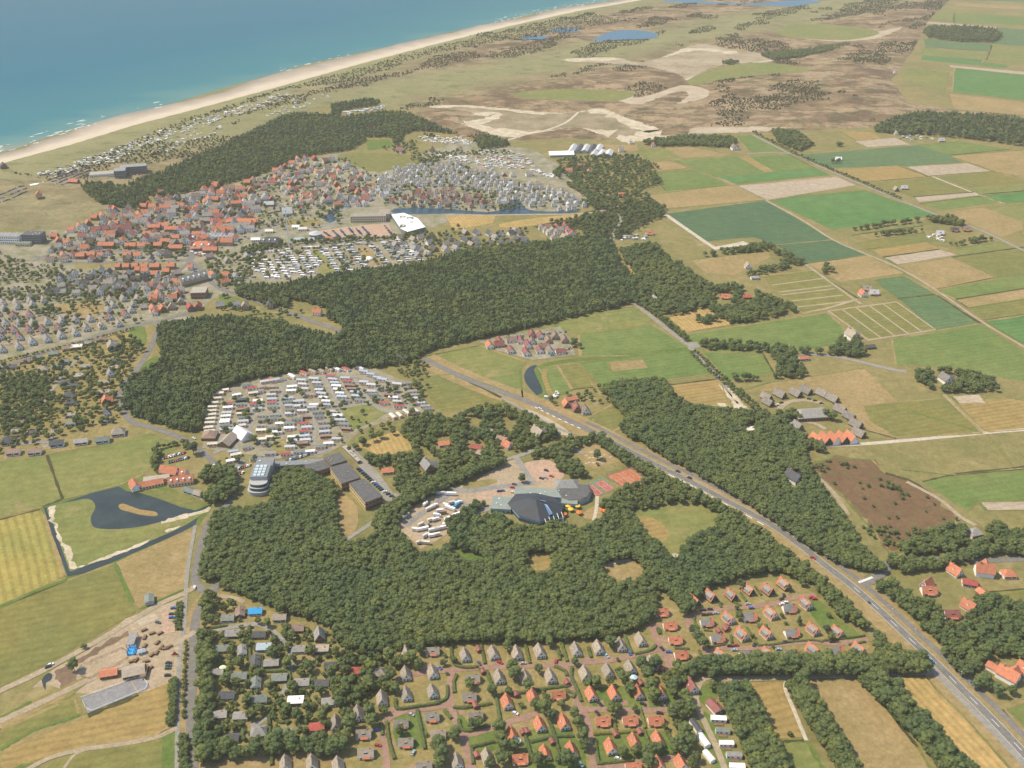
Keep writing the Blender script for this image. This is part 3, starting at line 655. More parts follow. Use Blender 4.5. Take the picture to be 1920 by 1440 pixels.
lake = plain('park_lake_water', (.03,.06,.085), .3, .2, .03, .25)
zone('lake', [(740,391),(790,390),(850,392),(915,398),(945,390),(962,375),(975,376),(985,390),(1010,396),(1060,396),(1090,394),(1070,400),(1000,402),(930,403),(850,400),(745,402)], lake, 3, 2, label='blue lake of the bungalow park')
zone('lake', [(608,376),(630,374),(632,382),(612,384)], lake, 3, 2); zone('canal', [(615,398),(632,388),(638,392),(625,405),(634,410),(618,418),(612,412)], lake, 3, 2)
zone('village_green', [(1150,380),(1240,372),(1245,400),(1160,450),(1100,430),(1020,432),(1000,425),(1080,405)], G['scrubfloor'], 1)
# holiday park lawns in the near field
zone('park_lawn', [(375,1110),(470,1130),(560,1165),(640,1215),(760,1222),(900,1205),(1090,1205),(1200,1180),(1225,1140),(1260,1130),(1290,1150),(1335,1110),(1420,1092),(1480,1085),(1530,1115),(1570,1165),(1640,1210),(1640,1245),(1300,1260),(1290,1300),(1330,1480),(360,1490)], G['lawn'], 1, label='lawns of the holiday park')
for pts in ([(1110,1290),(1260,1290),(1270,1330),(1120,1330)], [(1115,1380),(1250,1370),(1260,1425),(1125,1430)], [(1500,1130),(1530,1120),(1570,1160),(1620,1195),(1560,1195),(1520,1150)], [(850,1330),(870,1345),(890,1378),(870,1380)], [(740,1345),(790,1340),(800,1400),(745,1400)], [(880,1380),(960,1365),(950,1400),(890,1410)], [(990,1370),(1070,1370),(1100,1440),(990,1440)], [(1305,1300),(1330,1280),(1345,1300),(1330,1330)], [(1310,1350),(1345,1350),(1400,1480),(1360,1480)]):
    zone('lawn', pts, G['lush'], 2, 2)
zone('lawn', [(380,1430),(520,1410),(640,1410),(650,1480),(380,1480)], G['tan'], 2)
# ================================================================== ROADS
MAIN = [(795,672),(850,699),(920,728),(1000,757),(1087,798),(1115,811),(1165,837),(1230,871),(1290,900),(1360,937),(1400,958),(1450,986),(1500,1022),(1549,1061),(1601,1101),(1659,1153),(1714,1205),(1753,1241),(1805,1293),(1851,1339),(1920,1412),(1990,1490)]
ribbon('road_verge', MAIN, 30, G['tan'], 3, 5)
ribbon('main_road', MAIN[:6], 7.6, A['asphalt'], 4, 5); ribbon('main_road', MAIN[4:], 7.2, A['dark'], 4, 5)
ribbon('cycle_path', MAIN[4:], 4.6, A['asphalt'], 4, 5, off=-9.5); ribbon('cycle_path', [(1741,1248),(1800,1308),(1860,1368),(1920,1432),(1990,1506)], 5, A['cycle'], 4, 4)
ribbon('road_markings', MAIN[14:], .4, paint, 5, 5, dash=(7, 20)); ribbon('road_markings', MAIN[5:], .25, paint, 5, 5, off=3.2); ribbon('road_markings', MAIN[5:], .25, paint, 5, 5, off=-3.2)
ribbon('road_markings', [(1005,762),(1045,782),(1092,803)], 1.3, paint, 5, 4, dash=(4, 8), off=1.5)
ribbon('road_markings', MAIN[6:12], 1.1, paint, 5, 5, off=5.0, dash=(7, 12))
ribbon('road', [(1612,1094),(1640,1085),(1662,1062),(1668,1056)], 9, A['asphalt'], 4, 4); ribbon('road_markings', [(1610,1092),(1636,1082)], 2.2, paint, 5, 3)
ribbon('path', [(940,745),(985,770),(1040,800),(1075,814)], 3, A['cycle'], 4, 4)
zone('sand_strip', [(985,765),(1030,785),(1070,812),(1050,815),(1010,790)], G['sand'], 3, 2)
LEFT = [(405,1105),(386,1122),(372,1145),(365,1175),(363,1210),(361,1260),(358,1330),(359,1390),(362,1440),(364,1500)]
ribbon('road_verge', LEFT, 22, G['tan'], 2, 5, off=-4)
ribbon('road', LEFT, 6.5, A['asphalt'], 4, 5)
ribbon('road', [(225,735),(232,770),(250,792),(290,803),(340,822),(382,850),(412,878),(434,902),(440,920),(425,945),(395,975),(378,1020),(369,1065),(367,1090),(385,1108),(412,1095),(418,1088)], 6.5, A['asphalt'], 4, 5)
ribbon('road', [(300,602),(288,640),(262,685),(235,718),(225,738)], 6.5, A['asphalt'], 4, 5); ribbon('road', [(-80,708),(0,690),(60,667),(130,647),(200,624),(250,611),(302,601),(345,588),(380,575)], 7, A['asphalt'], 4, 5)
ribbon('cycle_path', [(366,985),(357,1035),(350,1085),(347,1140),(345,1178),(338,1220),(335,1260),(333,1340),(332,1440),(332,1500)], 3, A['cycle'], 4, 5)
zone('hedge_verge', [(330,1130),(345,1128),(343,1180),(328,1183)], G['lush'], 3); zone('hedge_verge', [(322,1275),(332,1275),(330,1350),(318,1358)], G['lush'], 3); zone('hedge_verge', [(305,1375),(328,1372),(330,1500),(300,1500)], G['lush'], 3)
for pts, wd, k in (
 ([(-60,1322),(0,1295),(50,1272),(100,1247),(180,1203),(240,1167),(300,1132),(345,1112),(368,1098)], 5, 'track'),
 ([(-60,1382),(0,1352),(60,1325),(140,1287),(240,1241),(310,1216),(345,1196),(366,1184)], 5, 'track'),
 ([(40,1450),(90,1422),(150,1406),(220,1396),(290,1383),(332,1364)], 3.5, 'track'),([(120,1440),(140,1415),(170,1403)], 2, 'track'),
 ([(410,1116),(440,1122),(458,1128)], 4, 'track'),([(372,1186),(420,1178),(462,1171),(490,1172),(515,1187),(535,1205),(548,1232)], 4, 'cycle'),
 ([(548,1232),(545,1256),(535,1292),(515,1325),(490,1352),(470,1362)], 4, 'cycle'),([(545,1256),(575,1244),(590,1238)], 4, 'cycle'),([(470,1180),(471,1280),(473,1350)], 2, 'track'),([(472,1266),(500,1264)], 3, 'cycle'),
 ([(648,1012),(690,985),(725,958),(745,945)], 4, 'cycle'),([(735,940),(700,890),(650,840)], 10, 'cycle'),([(720,945),(745,925)], 6, 'cycle'),
 ([(1095,850),(1060,838),(1005,844),(968,856),(935,863)], 5, 'cycle'),([(968,858),(985,885),(1000,905)], 6, 'cycle'),([(1000,905),(940,912),(880,920),(850,918),(830,935),(780,970),(760,985)], 6, 'gravel'),([(855,935),(885,955),(905,945)], 6, 'gravel'),
 ([(845,1000),(880,968),(910,955),(945,948)], 6, 'cycle'),([(1120,930),(1118,955),(1112,980)], 3, 'shell'),([(1112,1062),(1140,1058),(1170,1050),(1182,1052)], 3.5, 'shell'),([(1245,1050),(1268,1040),(1270,1052),(1258,1060)], 4, 'shell'),
 ([(640,622),(615,612),(590,604),(545,587),(500,572),(460,556),(418,543),(396,528),(378,508),(355,488)], 7, 'asphalt'),([(355,488),(250,490),(140,492),(60,480)], 7, 'asphalt'),
 ([(355,488),(375,460),(420,440),(500,425),(530,405),(525,385),(480,372)], 8, 'asphalt'),([(420,440),(380,415),(365,400)], 8, 'gravel'),([(330,512),(345,500),(355,490)], 5, 'asphalt'),
 ([(-80,412),(0,382),(60,352),(110,331),(170,310),(175,298)], 9, 'asphalt'),([(170,310),(178,300),(180,285)], 5, 'track'),([(178,345),(225,347),(240,358),(255,366)], 5, 'shell'),([(-40,318),(0,327),(60,340),(95,345)], 4, 'track'),([(95,378),(150,388),(195,395)], 2.5, 'track'),
 ([(560,175),(552,162),(545,158)], 4, 'shell'),([(650,390),(700,372),(735,370),(790,350),(820,335)], 6, 'gravel'),([(640,400),(660,382),(700,372)], 6, 'gravel'),
 ([(480,440),(520,425),(600,425),(650,412),(735,410)], 6, 'gravel'),([(330,400),(420,400),(470,380)], 6, 'asphalt'),([(120,440),(180,410),(230,390)], 4, 'asphalt'),([(60,490),(120,468),(180,470),(330,470)], 4, 'asphalt'),
 # caravan park lanes
 ([(418,845),(408,800),(405,770),(412,745),(430,735),(455,742),(468,760),(475,785),(465,805),(450,815)], 4, 'cycle'),([(445,840),(440,825),(418,845)], 4, 'cycle'),([(535,712),(528,740),(525,770),(540,785),(575,785)], 4, 'cycle'),([(535,712),(555,725),(575,760),(590,790),(588,835)], 4, 'cycle'),
 ([(605,707),(625,740),(638,765)], 4, 'cycle'),([(665,710),(685,740),(695,757)], 4, 'cycle'),([(640,765),(690,757),(720,770),(755,772),(765,760),(750,740),(715,718),(665,706),(600,706),(545,718)], 4, 'cycle'),([(400,850),(445,828)], 5, 'cycle'),
 ([(512,858),(590,850),(620,840)], 6, 'gravel'),([(455,800+62),(440,880),(440,905)], 8, 'gravel'),
 # village park lanes
 ([(-40,602),(60,600),(150,596),(190,600)], 3, 'brick'),([(-40,625),(60,626),(130,622),(200,608)], 3, 'brick'),([(-40,650),(40,645),(110,640)], 3, 'brick'),
 ([(92,770),(80,760),(120,700),(150,668)], 4, 'cycle'),([(100,800),(97,830),(80,838)], 5, 'cycle'),([(40,832),(90,828),(115,840)], 6, 'gravel'),([(190,600+132),(215,735)], 4, 'cycle'),
 # bungalow park right
 ([(1460,770),(1475,755),(1510,750),(1545,757)], 6, 'yard') if False else ([(1460,770),(1475,755),(1510,750),(1545,757)], 6, 'track'),([(1475,795),(1500,790),(1530,795),(1548,805)], 5, 'track'),
 ): ribbon('road' if wd >= 5 else 'path', pts, wd, A.get(k) or G[k], 4, 4, wobble=.05)
BR = [
 [(760,1268),(790,1262),(848,1256),(900,1252),(960,1250),(1010,1248),(1055,1246),(1110,1241),(1160,1235),(1210,1223),(1236,1216)],
 [(848,1256),(842,1290),(846,1320),(853,1348),(868,1380),(876,1410),(886,1440),(892,1470)],[(846,1322),(800,1328),(760,1333),(727,1348),(718,1372),(722,1402),(726,1450)],
 [(868,1380),(920,1366),(960,1352),(1008,1338)],[(1056,1246),(1068,1275),(1078,1305),(1088,1330),(1100,1348),(1110,1390),(1114,1440)],[(1088,1330),(1140,1330),(1200,1332),(1262,1330)],
 [(1110,1432),(1160,1435),(1200,1428),(1250,1422),(1300,1415)],[(1218,1165),(1228,1190),(1238,1214),(1252,1238),(1256,1262)],[(1236,1216),(1252,1222),(1258,1240)],
 [(1335,1245),(1318,1210),(1298,1182),(1290,1165),(1298,1155),(1322,1147),(1360,1140),(1410,1137),(1450,1132),(1490,1120),(1530,1116)],
 [(1325,1220),(1350,1216),(1380,1215),(1420,1214),(1460,1208),(1520,1203),(1575,1207),(1628,1198)],[(1262,1330),(1275,1320),(1268,1295)],[(724,1452),(790,1440),(880,1440)],
]
for b in BR: ribbon('brick_lane', b, 4.6, A['brick'], 4, 5, wobble=.04)
ribbon('track', [(1352,1270),(1322,1272),(1306,1295),(1308,1325),(1322,1355),(1345,1405),(1362,1450)], 4, A['track'], 4, 4)
ribbon('track', [(1345,1271),(1400,1272),(1500,1268),(1620,1265),(1745,1260)], 5, A['track'], 4, 4)
ribbon('path', [(1476,1278),(1472,1290),(1490,1335),(1512,1388)], 2.5, A['shell'], 4, 3)
# driveways of brick off the lanes
for x, y in [(899,1244),(930,1244),(1041,1240),(1100,1236),(1138,1232),(1180,1228),(875,1310),(865,1335),(967,1340),(985,1350),(1062,1283),(1125,1318),(1170,1318),(1210,1320),(1245,1318),(1290,1174),(1232,1173),(1245,1200),(745,1275),(790,1250),(735,1330),(735,1395),(715,1400)]:
    zone('driveway', [(x-6,y-4),(x+6,y-5),(x+8,y+4),(x-4,y+5)], A['brick'], 3)
# ================================================================== TREES
LEAF = foliage('broad_leaves', (.150,.195,.084), (.225,.275,.118))
LEAF_P = foliage('pine_needles', (.125,.170,.086), (.20,.25,.120))
LEAF_L = foliage('light_leaves', (.138,.172,.066), (.22,.25,.104))
LEAF_G = foliage('grey_willow_leaves', (.10,.125,.075), (.17,.19,.12))
BARK = plain('bark', (.10,.08,.055), .9, .25, 2)
def icos(sub):
    bm = bmesh.new(); bmesh.ops.create_icosphere(bm, subdivisions=sub, radius=1)
    v = np.array([q.co[:] for q in bm.verts]); f = [[q.index for q in t.verts] for t in bm.faces]; bm.free(); return v, f
ICO1, ICO2 = icos(1), icos(2)
def crown_mesh(name, r, h, seed, mat, lobes=15, leaves=340, pine=False, leaf=.48):
    """crown of r metres radius from .22h to h: clumps in an uneven shell, with leaf sprays standing off them"""
    rs = np.random.RandomState(seed); V = []; Fc = []; n0 = 0; c0 = .25*h
    cent = []
    for k in range(lobes):
        if pine:
            t = (k+.5)/lobes; a = rs.uniform(0, 6.28); rr = r*(1-t)*.55; cz = c0+(h-c0)*t*.92; cr = r*(.62*(1-t)+.20)
        else:
            t = rs.uniform(0, 1); a = k*2.4+rs.uniform(-.5, .5); rr = r*math.sqrt(max(0, 1-(t*1.6-.75)**2))*rs.uniform(.35, .82); cz = c0+(h-c0)*(.22+.58*t); cr = r*rs.uniform(.26, .46)
        cent.append((rr*math.cos(a), rr*math.sin(a), cz, cr))
    if not pine: cent.append((0, 0, c0+(h-c0)*.5, r*.7))
    for cx, cy, cz, cr in cent:
        v = ICO1[0]*1.0
        v = v*(1+rs.uniform(-.24, .26, (len(v), 1)))*cr*np.array([1, 1, .82 if not pine else .6])+np.array([cx, cy, cz])
        V.append(v); Fc += [[n0+i for i in f] for f in ICO1[1]]; n0 += len(v)
    for k in range(leaves):
        cx, cy, cz, cr = cent[rs.randint(len(cent))]
        d = rs.normal(size=3); d[2] = abs(d[2])*.9-.15; d /= np.linalg.norm(d)
        c = np.array([cx, cy, cz])+d*cr*np.array([1, 1, .82])*rs.uniform(.9, 1.28)
        u = np.cross(d+rs.normal(size=3)*.6, rs.normal(size=3)); u /= np.linalg.norm(u); w_ = np.cross(d, u); w_ += rs.normal(size=3)*.3
        s = leaf*rs.uniform(.5, 1.2)
        V.append(np.array([c-u*s, c-w_*s*.7, c+u*s, c+w_*s*.7])); Fc.append([n0, n0+1, n0+2, n0+3]); n0 += 4
    me = bpy.data.meshes.new(name); me.from_pydata(np.concatenate(V).tolist(), [], Fc); me.materials.append(mat); me.update(); return me
def trunk_mesh(name, h, r, seed):
    rs = random.Random(seed); mb = MB(); top = (rs.uniform(-.2,.2), rs.uniform(-.2,.2), h*.55)
    mb.tube((0,0,-.3), top, r, r*.5, 7)
    for k in range(4):
        a = k*1.6+rs.random(); s = (top[0]*.7, top[1]*.7, h*(.33+.05*k)); mb.tube(s, (math.cos(a)*h*.17, math.sin(a)*h*.17, s[2]+h*.2), r*.4, r*.15, 5)
    return mb.mesh(name, BARK)
KINDS = {}   # name -> (crown meshes, trunk mesh)
KINDS['broad'] = [(crown_mesh('crown', 3.4+.35*k, 8.6+.7*k, 10+k, LEAF), trunk_mesh('trunk', 8.5, .22, k)) for k in range(4)]
KINDS['light'] = [(crown_mesh('crown', 3.0+.3*k, 7.4+.5*k, 40+k, LEAF_L), trunk_mesh('trunk', 7.5, .2, k)) for k in range(3)]
KINDS['pine'] = [(crown_mesh('crown', 2.5+.2*k, 9.5+k, 60+k, LEAF_P, 8, 170, True, .5), trunk_mesh('trunk', 9.5, .2, k)) for k in range(3)]
LEAF_S = foliage('scrub_leaves', (.066,.088,.042), (.115,.142,.068))
KINDS['scrub'] = [(crown_mesh('crown', 2.0+.4*k, 2.4+.3*k, 180+k, LEAF_S, 6, 60, False, .5), trunk_mesh('trunk', 1.6, .1, k)) for k in range(3)]
KINDS['shrub'] = [(crown_mesh('crown', 1.9+.3*k, 3.4+.4*k, 80+k, [LEAF, LEAF_L, LEAF][k], 6, 110, False, .42), trunk_mesh('trunk', 2.6, .1, k)) for k in range(3)]
KINDS['willow'] = [(crown_mesh('crown', 3.4, 9.0, 95, LEAF_G), trunk_mesh('trunk', 8.5, .22, 5))]
def proto_collection(name, kinds):
    c = bpy.data.collections.new(name)
    for i, k in enumerate(kinds):
        for j, (cr, tr) in enumerate(KINDS[k]):
            me = cr.copy(); bm = bmesh.new(); bm.from_mesh(cr); n = len(bm.faces); bm.from_mesh(tr)
            bm.faces.ensure_lookup_table()
            for f in bm.faces[n:]: f.material_index = 1
            bm.to_mesh(me); bm.free(); me.materials.append(BARK)
            o = bpy.data.objects.new(f'{name}_{i}{j}', me); c.objects.link(o)
    return c
def scatter_group(coll, n):
    g = bpy.data.node_groups.new('plant_scatter', 'GeometryNodeTree')
    g.interface.new_socket('Geometry', in_out='INPUT', socket_type='NodeSocketGeometry'); g.interface.new_socket('Geometry', in_out='OUTPUT', socket_type='NodeSocketGeometry')
    N = g.nodes; L = g.links; gi = N.new('NodeGroupInput'); go = N.new('NodeGroupOutput')
    ci = N.new('GeometryNodeCollectionInfo'); ci.inputs['Collection'].default_value = coll; ci.inputs['Separate Children'].default_value = True; ci.inputs['Reset Children'].default_value = True
    ip = N.new('GeometryNodeInstanceOnPoints'); ip.inputs['Pick Instance'].default_value = True
    def attr(nm, t):
        a = N.new('GeometryNodeInputNamedAttribute'); a.data_type = t; a.inputs['Name'].default_value = nm; return a.outputs[0]
    L.new(gi.outputs[0], ip.inputs['Points']); L.new(ci.outputs[0], ip.inputs['Instance'])
    L.new(attr('pick', 'INT'), ip.inputs['Instance Index']); L.new(attr('size', 'FLOAT_VECTOR'), ip.inputs['Scale'])
    L.new(attr('turn', 'FLOAT_VECTOR'), ip.inputs['Rotation'])
    L.new(ip.outputs[0], go.inputs[0]); return g
def scatter(name, pts, coll, group, nkinds, size=(.8, 1.2), label=None, zs=None):
    if not pts: return
    n = len(pts); me = bpy.data.meshes.new(name); me.from_pydata([tuple(p) for p in pts], [], [])
    a = me.attributes.new('pick', 'INT', 'POINT'); a.data.foreach_set('value', NP.randint(0, nkinds, n).astype(np.int32))
    q_ = np.array(pts)[:, :2]; fb = fbm(q_[:,0]/38, q_[:,1]/38, 17, 3); s = size[0]+(size[1]-size[0])*np.clip(NP.rand(n)**1.3*.75+(fb-.3)*.9, 0, 1.25)[:,None]; s = np.concatenate([s*NP.uniform(.9,1.1,(n,1)), s*NP.uniform(.9,1.1,(n,1)), s*NP.uniform(.9, 1.1, (n, 1))], 1)
    a = me.attributes.new('size', 'FLOAT_VECTOR', 'POINT'); a.data.foreach_set('vector', s.ravel().astype(np.float32))
    r = np.zeros((n, 3)); r[:,2] = NP.uniform(0, 6.28, n); r[:,:2] = NP.normal(0, .05, (n, 2))
    a = me.attributes.new('turn', 'FLOAT_VECTOR', 'POINT'); a.data.foreach_set('vector', r.ravel().astype(np.float32))
    o = link(name, me); md = o.modifiers.new('scatter', 'NODES'); md.node_group = group
    tag(o, label or name, kind='stuff'); return o
CB = proto_collection('broad_proto', ['broad', 'broad', 'light']); GB = scatter_group(CB, 11); NB = 11
CPn = proto_collection('pine_proto', ['pine', 'pine', 'broad']); GP = scatter_group(CPn, 10); NPi = 10
CS = proto_collection('shrub_proto', ['shrub']); GS = scatter_group(CS, 3); NSh = 3; CD = proto_collection('scrub_proto', ['scrub']); GD = scatter_group(CD, 3)
def fill(poly, step, h=8.0, holes=(), jit=.42, keep=1.0, use_dune=False):
    """tree places inside a photo outline: both foot and upper crown must lie in it"""
    ws = [P(x, y, 0) for x, y in poly]; x0 = min(v.x for v in ws); x1 = max(v.x for v in ws); y0 = min(v.y for v in ws)-30; y1 = max(v.y for v in ws)
    gx = np.arange(x0, x1, step); gy = np.arange(y0, y1, step*.87); X, Y = np.meshgrid(gx, gy)
    X = X + (np.arange(len(gy)) % 2)[:,None]*step/2
    X = (X + NP.uniform(-jit, jit, X.shape)*step).ravel(); Y = (Y + NP.uniform(-jit, jit, Y.shape)*step).ravel()
    def pj(z):
        d = Y*cp-(z-H)*sp; u = Y*sp+(z-H)*cp; return CX+F*X/d, CY-F*u/d
    bx, by = pj(0); tx, ty = pj(h*.75)
    ok = inside_np(poly, bx, by) & inside_np(poly, tx, ty)
    for hp in holes: ok &= ~(inside_np(hp, bx, by) | inside_np(hp, tx, ty))
    if keep < 1: ok &= NP.rand(len(X)) < keep
    X, Y = X[ok], Y[ok]
    Zz = dune_h(X, Y)-.1 if use_dune else np.zeros(len(X))
    return list(zip(X, Y, Zz))
WOODS = []
def wood(name, polys, step, coll, label, h=8, size=(.72,1.0), holes=(), keep=1.0, floor=True, dune=False, sm=2, jit=.42):
    pts = []
    for p_ in polys:
        q = smooth(p_, sm, True) if sm else p_
        pts += fill(q, step, h, holes, keep=keep, use_dune=dune, jit=jit)
        WOODS.append(q)
    c, g, n = {'b': (CB, GB, NB), 'p': (CPn, GP, NPi), 's': (CS, GS, NSh)}[coll]
    scatter(name, pts, c, g, n, size, label)
    print(name, len(pts))
H1 = [(985,1048),(1010,1036),(1040,1048),(1035,1062),(1010,1075),(990,1068)]; H2 = [(625,905),(650,930),(672,955),(668,1000),(640,1008),(628,950)]
H3 = [(1128,1060),(1185,1048),(1212,1078),(1172,1093),(1140,1086)]; H4 = [(1190,958),(1240,950),(1330,945),(1345,985),(1305,1000),(1262,1047),(1240,1015),(1205,990)]
H5 = [(848,1028),(910,1045),(908,1056),(858,1044)]
H6 = [(925,940),(1000,915),(1090,920),(1125,950),(1130,970),(1090,985),(1040,975),(1000,985),(950,965)]
wood('forest', [[(405,958),(440,950),(505,943),(510,905),(540,880),(570,876),(600,893),(628,900),(635,930),(650,968),(655,995),(638,1014),(660,1015),(700,1000),(735,985),(760,1012),(788,1040),(845,1016),(852,998),(905,966),(945,962),(965,985),(1000,987),(1045,975),(1090,987),(1130,962),(1180,955),(1205,992),(1240,1018),(1262,1048),(1300,1003),(1345,985),(1342,966),(1388,968),(1434,998),(1494,1042),(1544,1080),(1594,1130),(1644,1182),(1728,1252),(1640,1248),(1640,1195),(1575,1160),(1535,1112),(1475,1078),(1430,1078),(1340,1100),(1315,1120),(1296,1150),(1262,1130),(1240,1108),(1230,1130),(1225,1165),(1160,1197),(1080,1203),(1020,1205),(950,1207),(850,1207),(790,1215),(720,1227),(650,1217),(630,1187),(580,1165),(520,1142),(460,1122),(420,1108),(413,1085),(385,1092),(376,1060),(386,1010)]], 3.5, 'b', 'dense broadleaf wood around the leisure centre', holes=[H1,H2,H3,H4,H5,H6])
wood('tree_belt', [[(715,990),(722,962),(800,917),(870,880),(932,860),(948,868),(905,890),(840,917),(780,952),(742,990)], [(850,1000),(840,975),(895,935),(902,948),(870,975)],
  [(1118,818),(1145,836),(1195,863),(1294,918),(1370,960),(1330,958),(1290,932),(1215,897),(1175,874),(1130,840)], [(1040,872),(1060,848),(1075,858),(1088,868),(1110,888),(1178,866),(1182,876),(1120,893),(1085,905),(1060,892)],
  [(1125,945),(1150,925),(1175,912),(1212,900),(1220,893),(1300,915),(1335,948),(1260,945),(1200,960),(1130,958)], [(985,850),(1060,820),(1125,812),(1130,828),(1080,840),(1060,858),(1000,862)]], 5.2, 'b', 'dense tree belts round the leisure centre yard')
wood('grove', [[(745,805),(800,770),(850,778),(915,755),(980,768),(1030,800),(1048,815),(1015,835),(960,852),(930,868),(870,872),(830,905),(780,940),(745,930),(735,895),(690,868),(672,835),(700,848),(770,848),(778,838)], [(640,840),(665,828),(745,800),(748,812),(690,832),(655,848)],[(510,905),(530,880),(560,876),(600,893),(625,900),(640,930),(600,930),(560,940)]], 4.7, 'b', 'garden trees around the villas', keep=.95, size=(.6,1.05), holes=[[(790,840),(825,862),(818,890),(785,885)],[(818,818),(846,818),(846,840),(818,840)],[(876,825),(912,838),(905,858),(872,842)],[(935,822),(965,830),(960,845),(935,842)],[(875,780),(905,788),(900,808),(880,800)],[(940,785),(970,790),(965,805),(940,800)],[(712,870),(740,872),(738,890),(712,888)]])
wood('forest', [[(1128,722),(1180,712),(1245,710),(1268,742),(1300,757),(1380,770),(1430,768),(1485,800),(1512,832),(1520,880),(1580,962),(1622,1032),(1664,1062),(1640,1078),(1560,1056),(1480,1003),(1400,948),(1300,890),(1230,852),(1155,803),(1178,792),(1150,762)]], 3.5, 'b', 'broadleaf wood east of the main road', holes=[[(1398,795),(1420,798),(1416,812),(1398,812)],[(1468,885),(1500,888),(1505,912),(1480,912)]])
wood('forest', [[(445,555),(450,532),(520,530),(650,507),(790,490),(860,470),(960,456),(1040,450),(1110,440),(1150,450),(1162,490),(1195,520),(1205,560),(1100,590),(980,618),(880,640),(790,665),(770,682),(700,690),(600,695),(520,705),(430,725),(390,762),(380,805),(350,812),(300,797),(250,782),(234,745),(244,710),(275,688),(302,675),(296,630),(300,605),(350,598),(430,590),(530,602),(620,627),(642,610),(560,585),(480,565)]], 4.0, 'p', 'large dark wood between village and caravan park', holes=[[(540,560),(615,580),(610,600),(540,590)]])
wood('forest', [[(238,345),(300,320),(370,290),(430,265),(500,230),(550,210),(620,214),(622,195),(690,184),(716,190),(700,207),(760,208),(830,238),(872,255),(800,247),(760,252),(745,275),(690,262),(660,282),(600,290),(560,300),(500,325),(420,347),(350,362),(290,372)], [(150,352),(210,344),(265,360),(282,377),(250,391),(190,386)], [(750,245),(800,250),(880,262),(905,252),(950,262),(955,275),(900,280),(850,268)]], 5.6, 'p', 'dark pine wood between dunes and village', dune=True, holes=[[(638,208),(720,196),(722,206),(640,218)],[(683,258),(732,258),(742,277),(688,284)],[(770,262),(870,256),(900,275),(850,282),(780,275)]])
wood('forest', [[(1635,240),(1700,214),(1760,210),(1930,224),(1990,232),(1990,285),(1920,276),(1850,266),(1720,252)],[(1745,48),(1870,55),(1862,80),(1740,72)]], 8.5, 'p', 'dark blue-green wood at the far fields', size=(1,1.5), h=10)
wood('forest', [[(1630,1098),(1665,1084),(1720,1112),(1790,1142),(1830,1112),(1930,1130),(1990,1130),(1990,1260),(1905,1235),(1850,1232),(1830,1260),(1800,1272),(1760,1217),(1700,1152)],[(1660,1044),(1720,1045),(1780,1042),(1850,1002),(1920,990),(1990,985),(1990,1050),(1880,1042),(1790,1060),(1690,1080)],[(1690,1040),(1700,1010),(1770,985),(1850,975),(1920,985),(1850,1005),(1780,1040)],[(1820,1280),(1845,1262),(1862,1275),(1850,1300),(1830,1298)]], 4.5, 'b', 'oak wood east of the main road junction', keep=.95, holes=[[(1770,1137),(1815,1137),(1815,1165),(1770,1165)],[(1800,1120),(1830,1125),(1825,1145),(1800,1140)],[(1810,985),(1850,990),(1850,1010),(1810,1008)],[(1710,1075),(1765,1075),(1765,1120),(1710,1118)],[(1855,1240),(1925,1240),(1925,1290),(1855,1285)]])
wood('copse', [[(1305,640),(1340,632),(1400,640),(1480,645),(1550,655),(1590,620),(1612,645),(1622,672),(1500,665),(1520,702),(1470,712),(1375,717),(1380,702),(1450,702),(1440,662),(1330,657)], [(1700,700),(1740,690),(1775,686),(1790,700),(1800,690),(1840,700),(1865,715),(1872,735),(1770,738),(1735,725)],
  [(1450,775),(1520,762),(1560,775),(1580,795),(1595,830),(1560,790),(1480,790),(1455,800)], [(1480,810),(1540,830),(1545,850),(1500,840)],[(1560,800),(1590,815),(1615,830),(1600,835)]], 4.8, 'b', 'clumps of trees round the farms', size=(.65,1.1), holes=[[(1585,622),(1605,628),(1605,642),(1585,640)],[(1750,700),(1795,705),(1795,722),(1750,722)],[(1495,665),(1515,668),(1512,680),(1495,680)],[(1505,768),(1545,772),(1542,790),(1505,788)]], keep=.85)
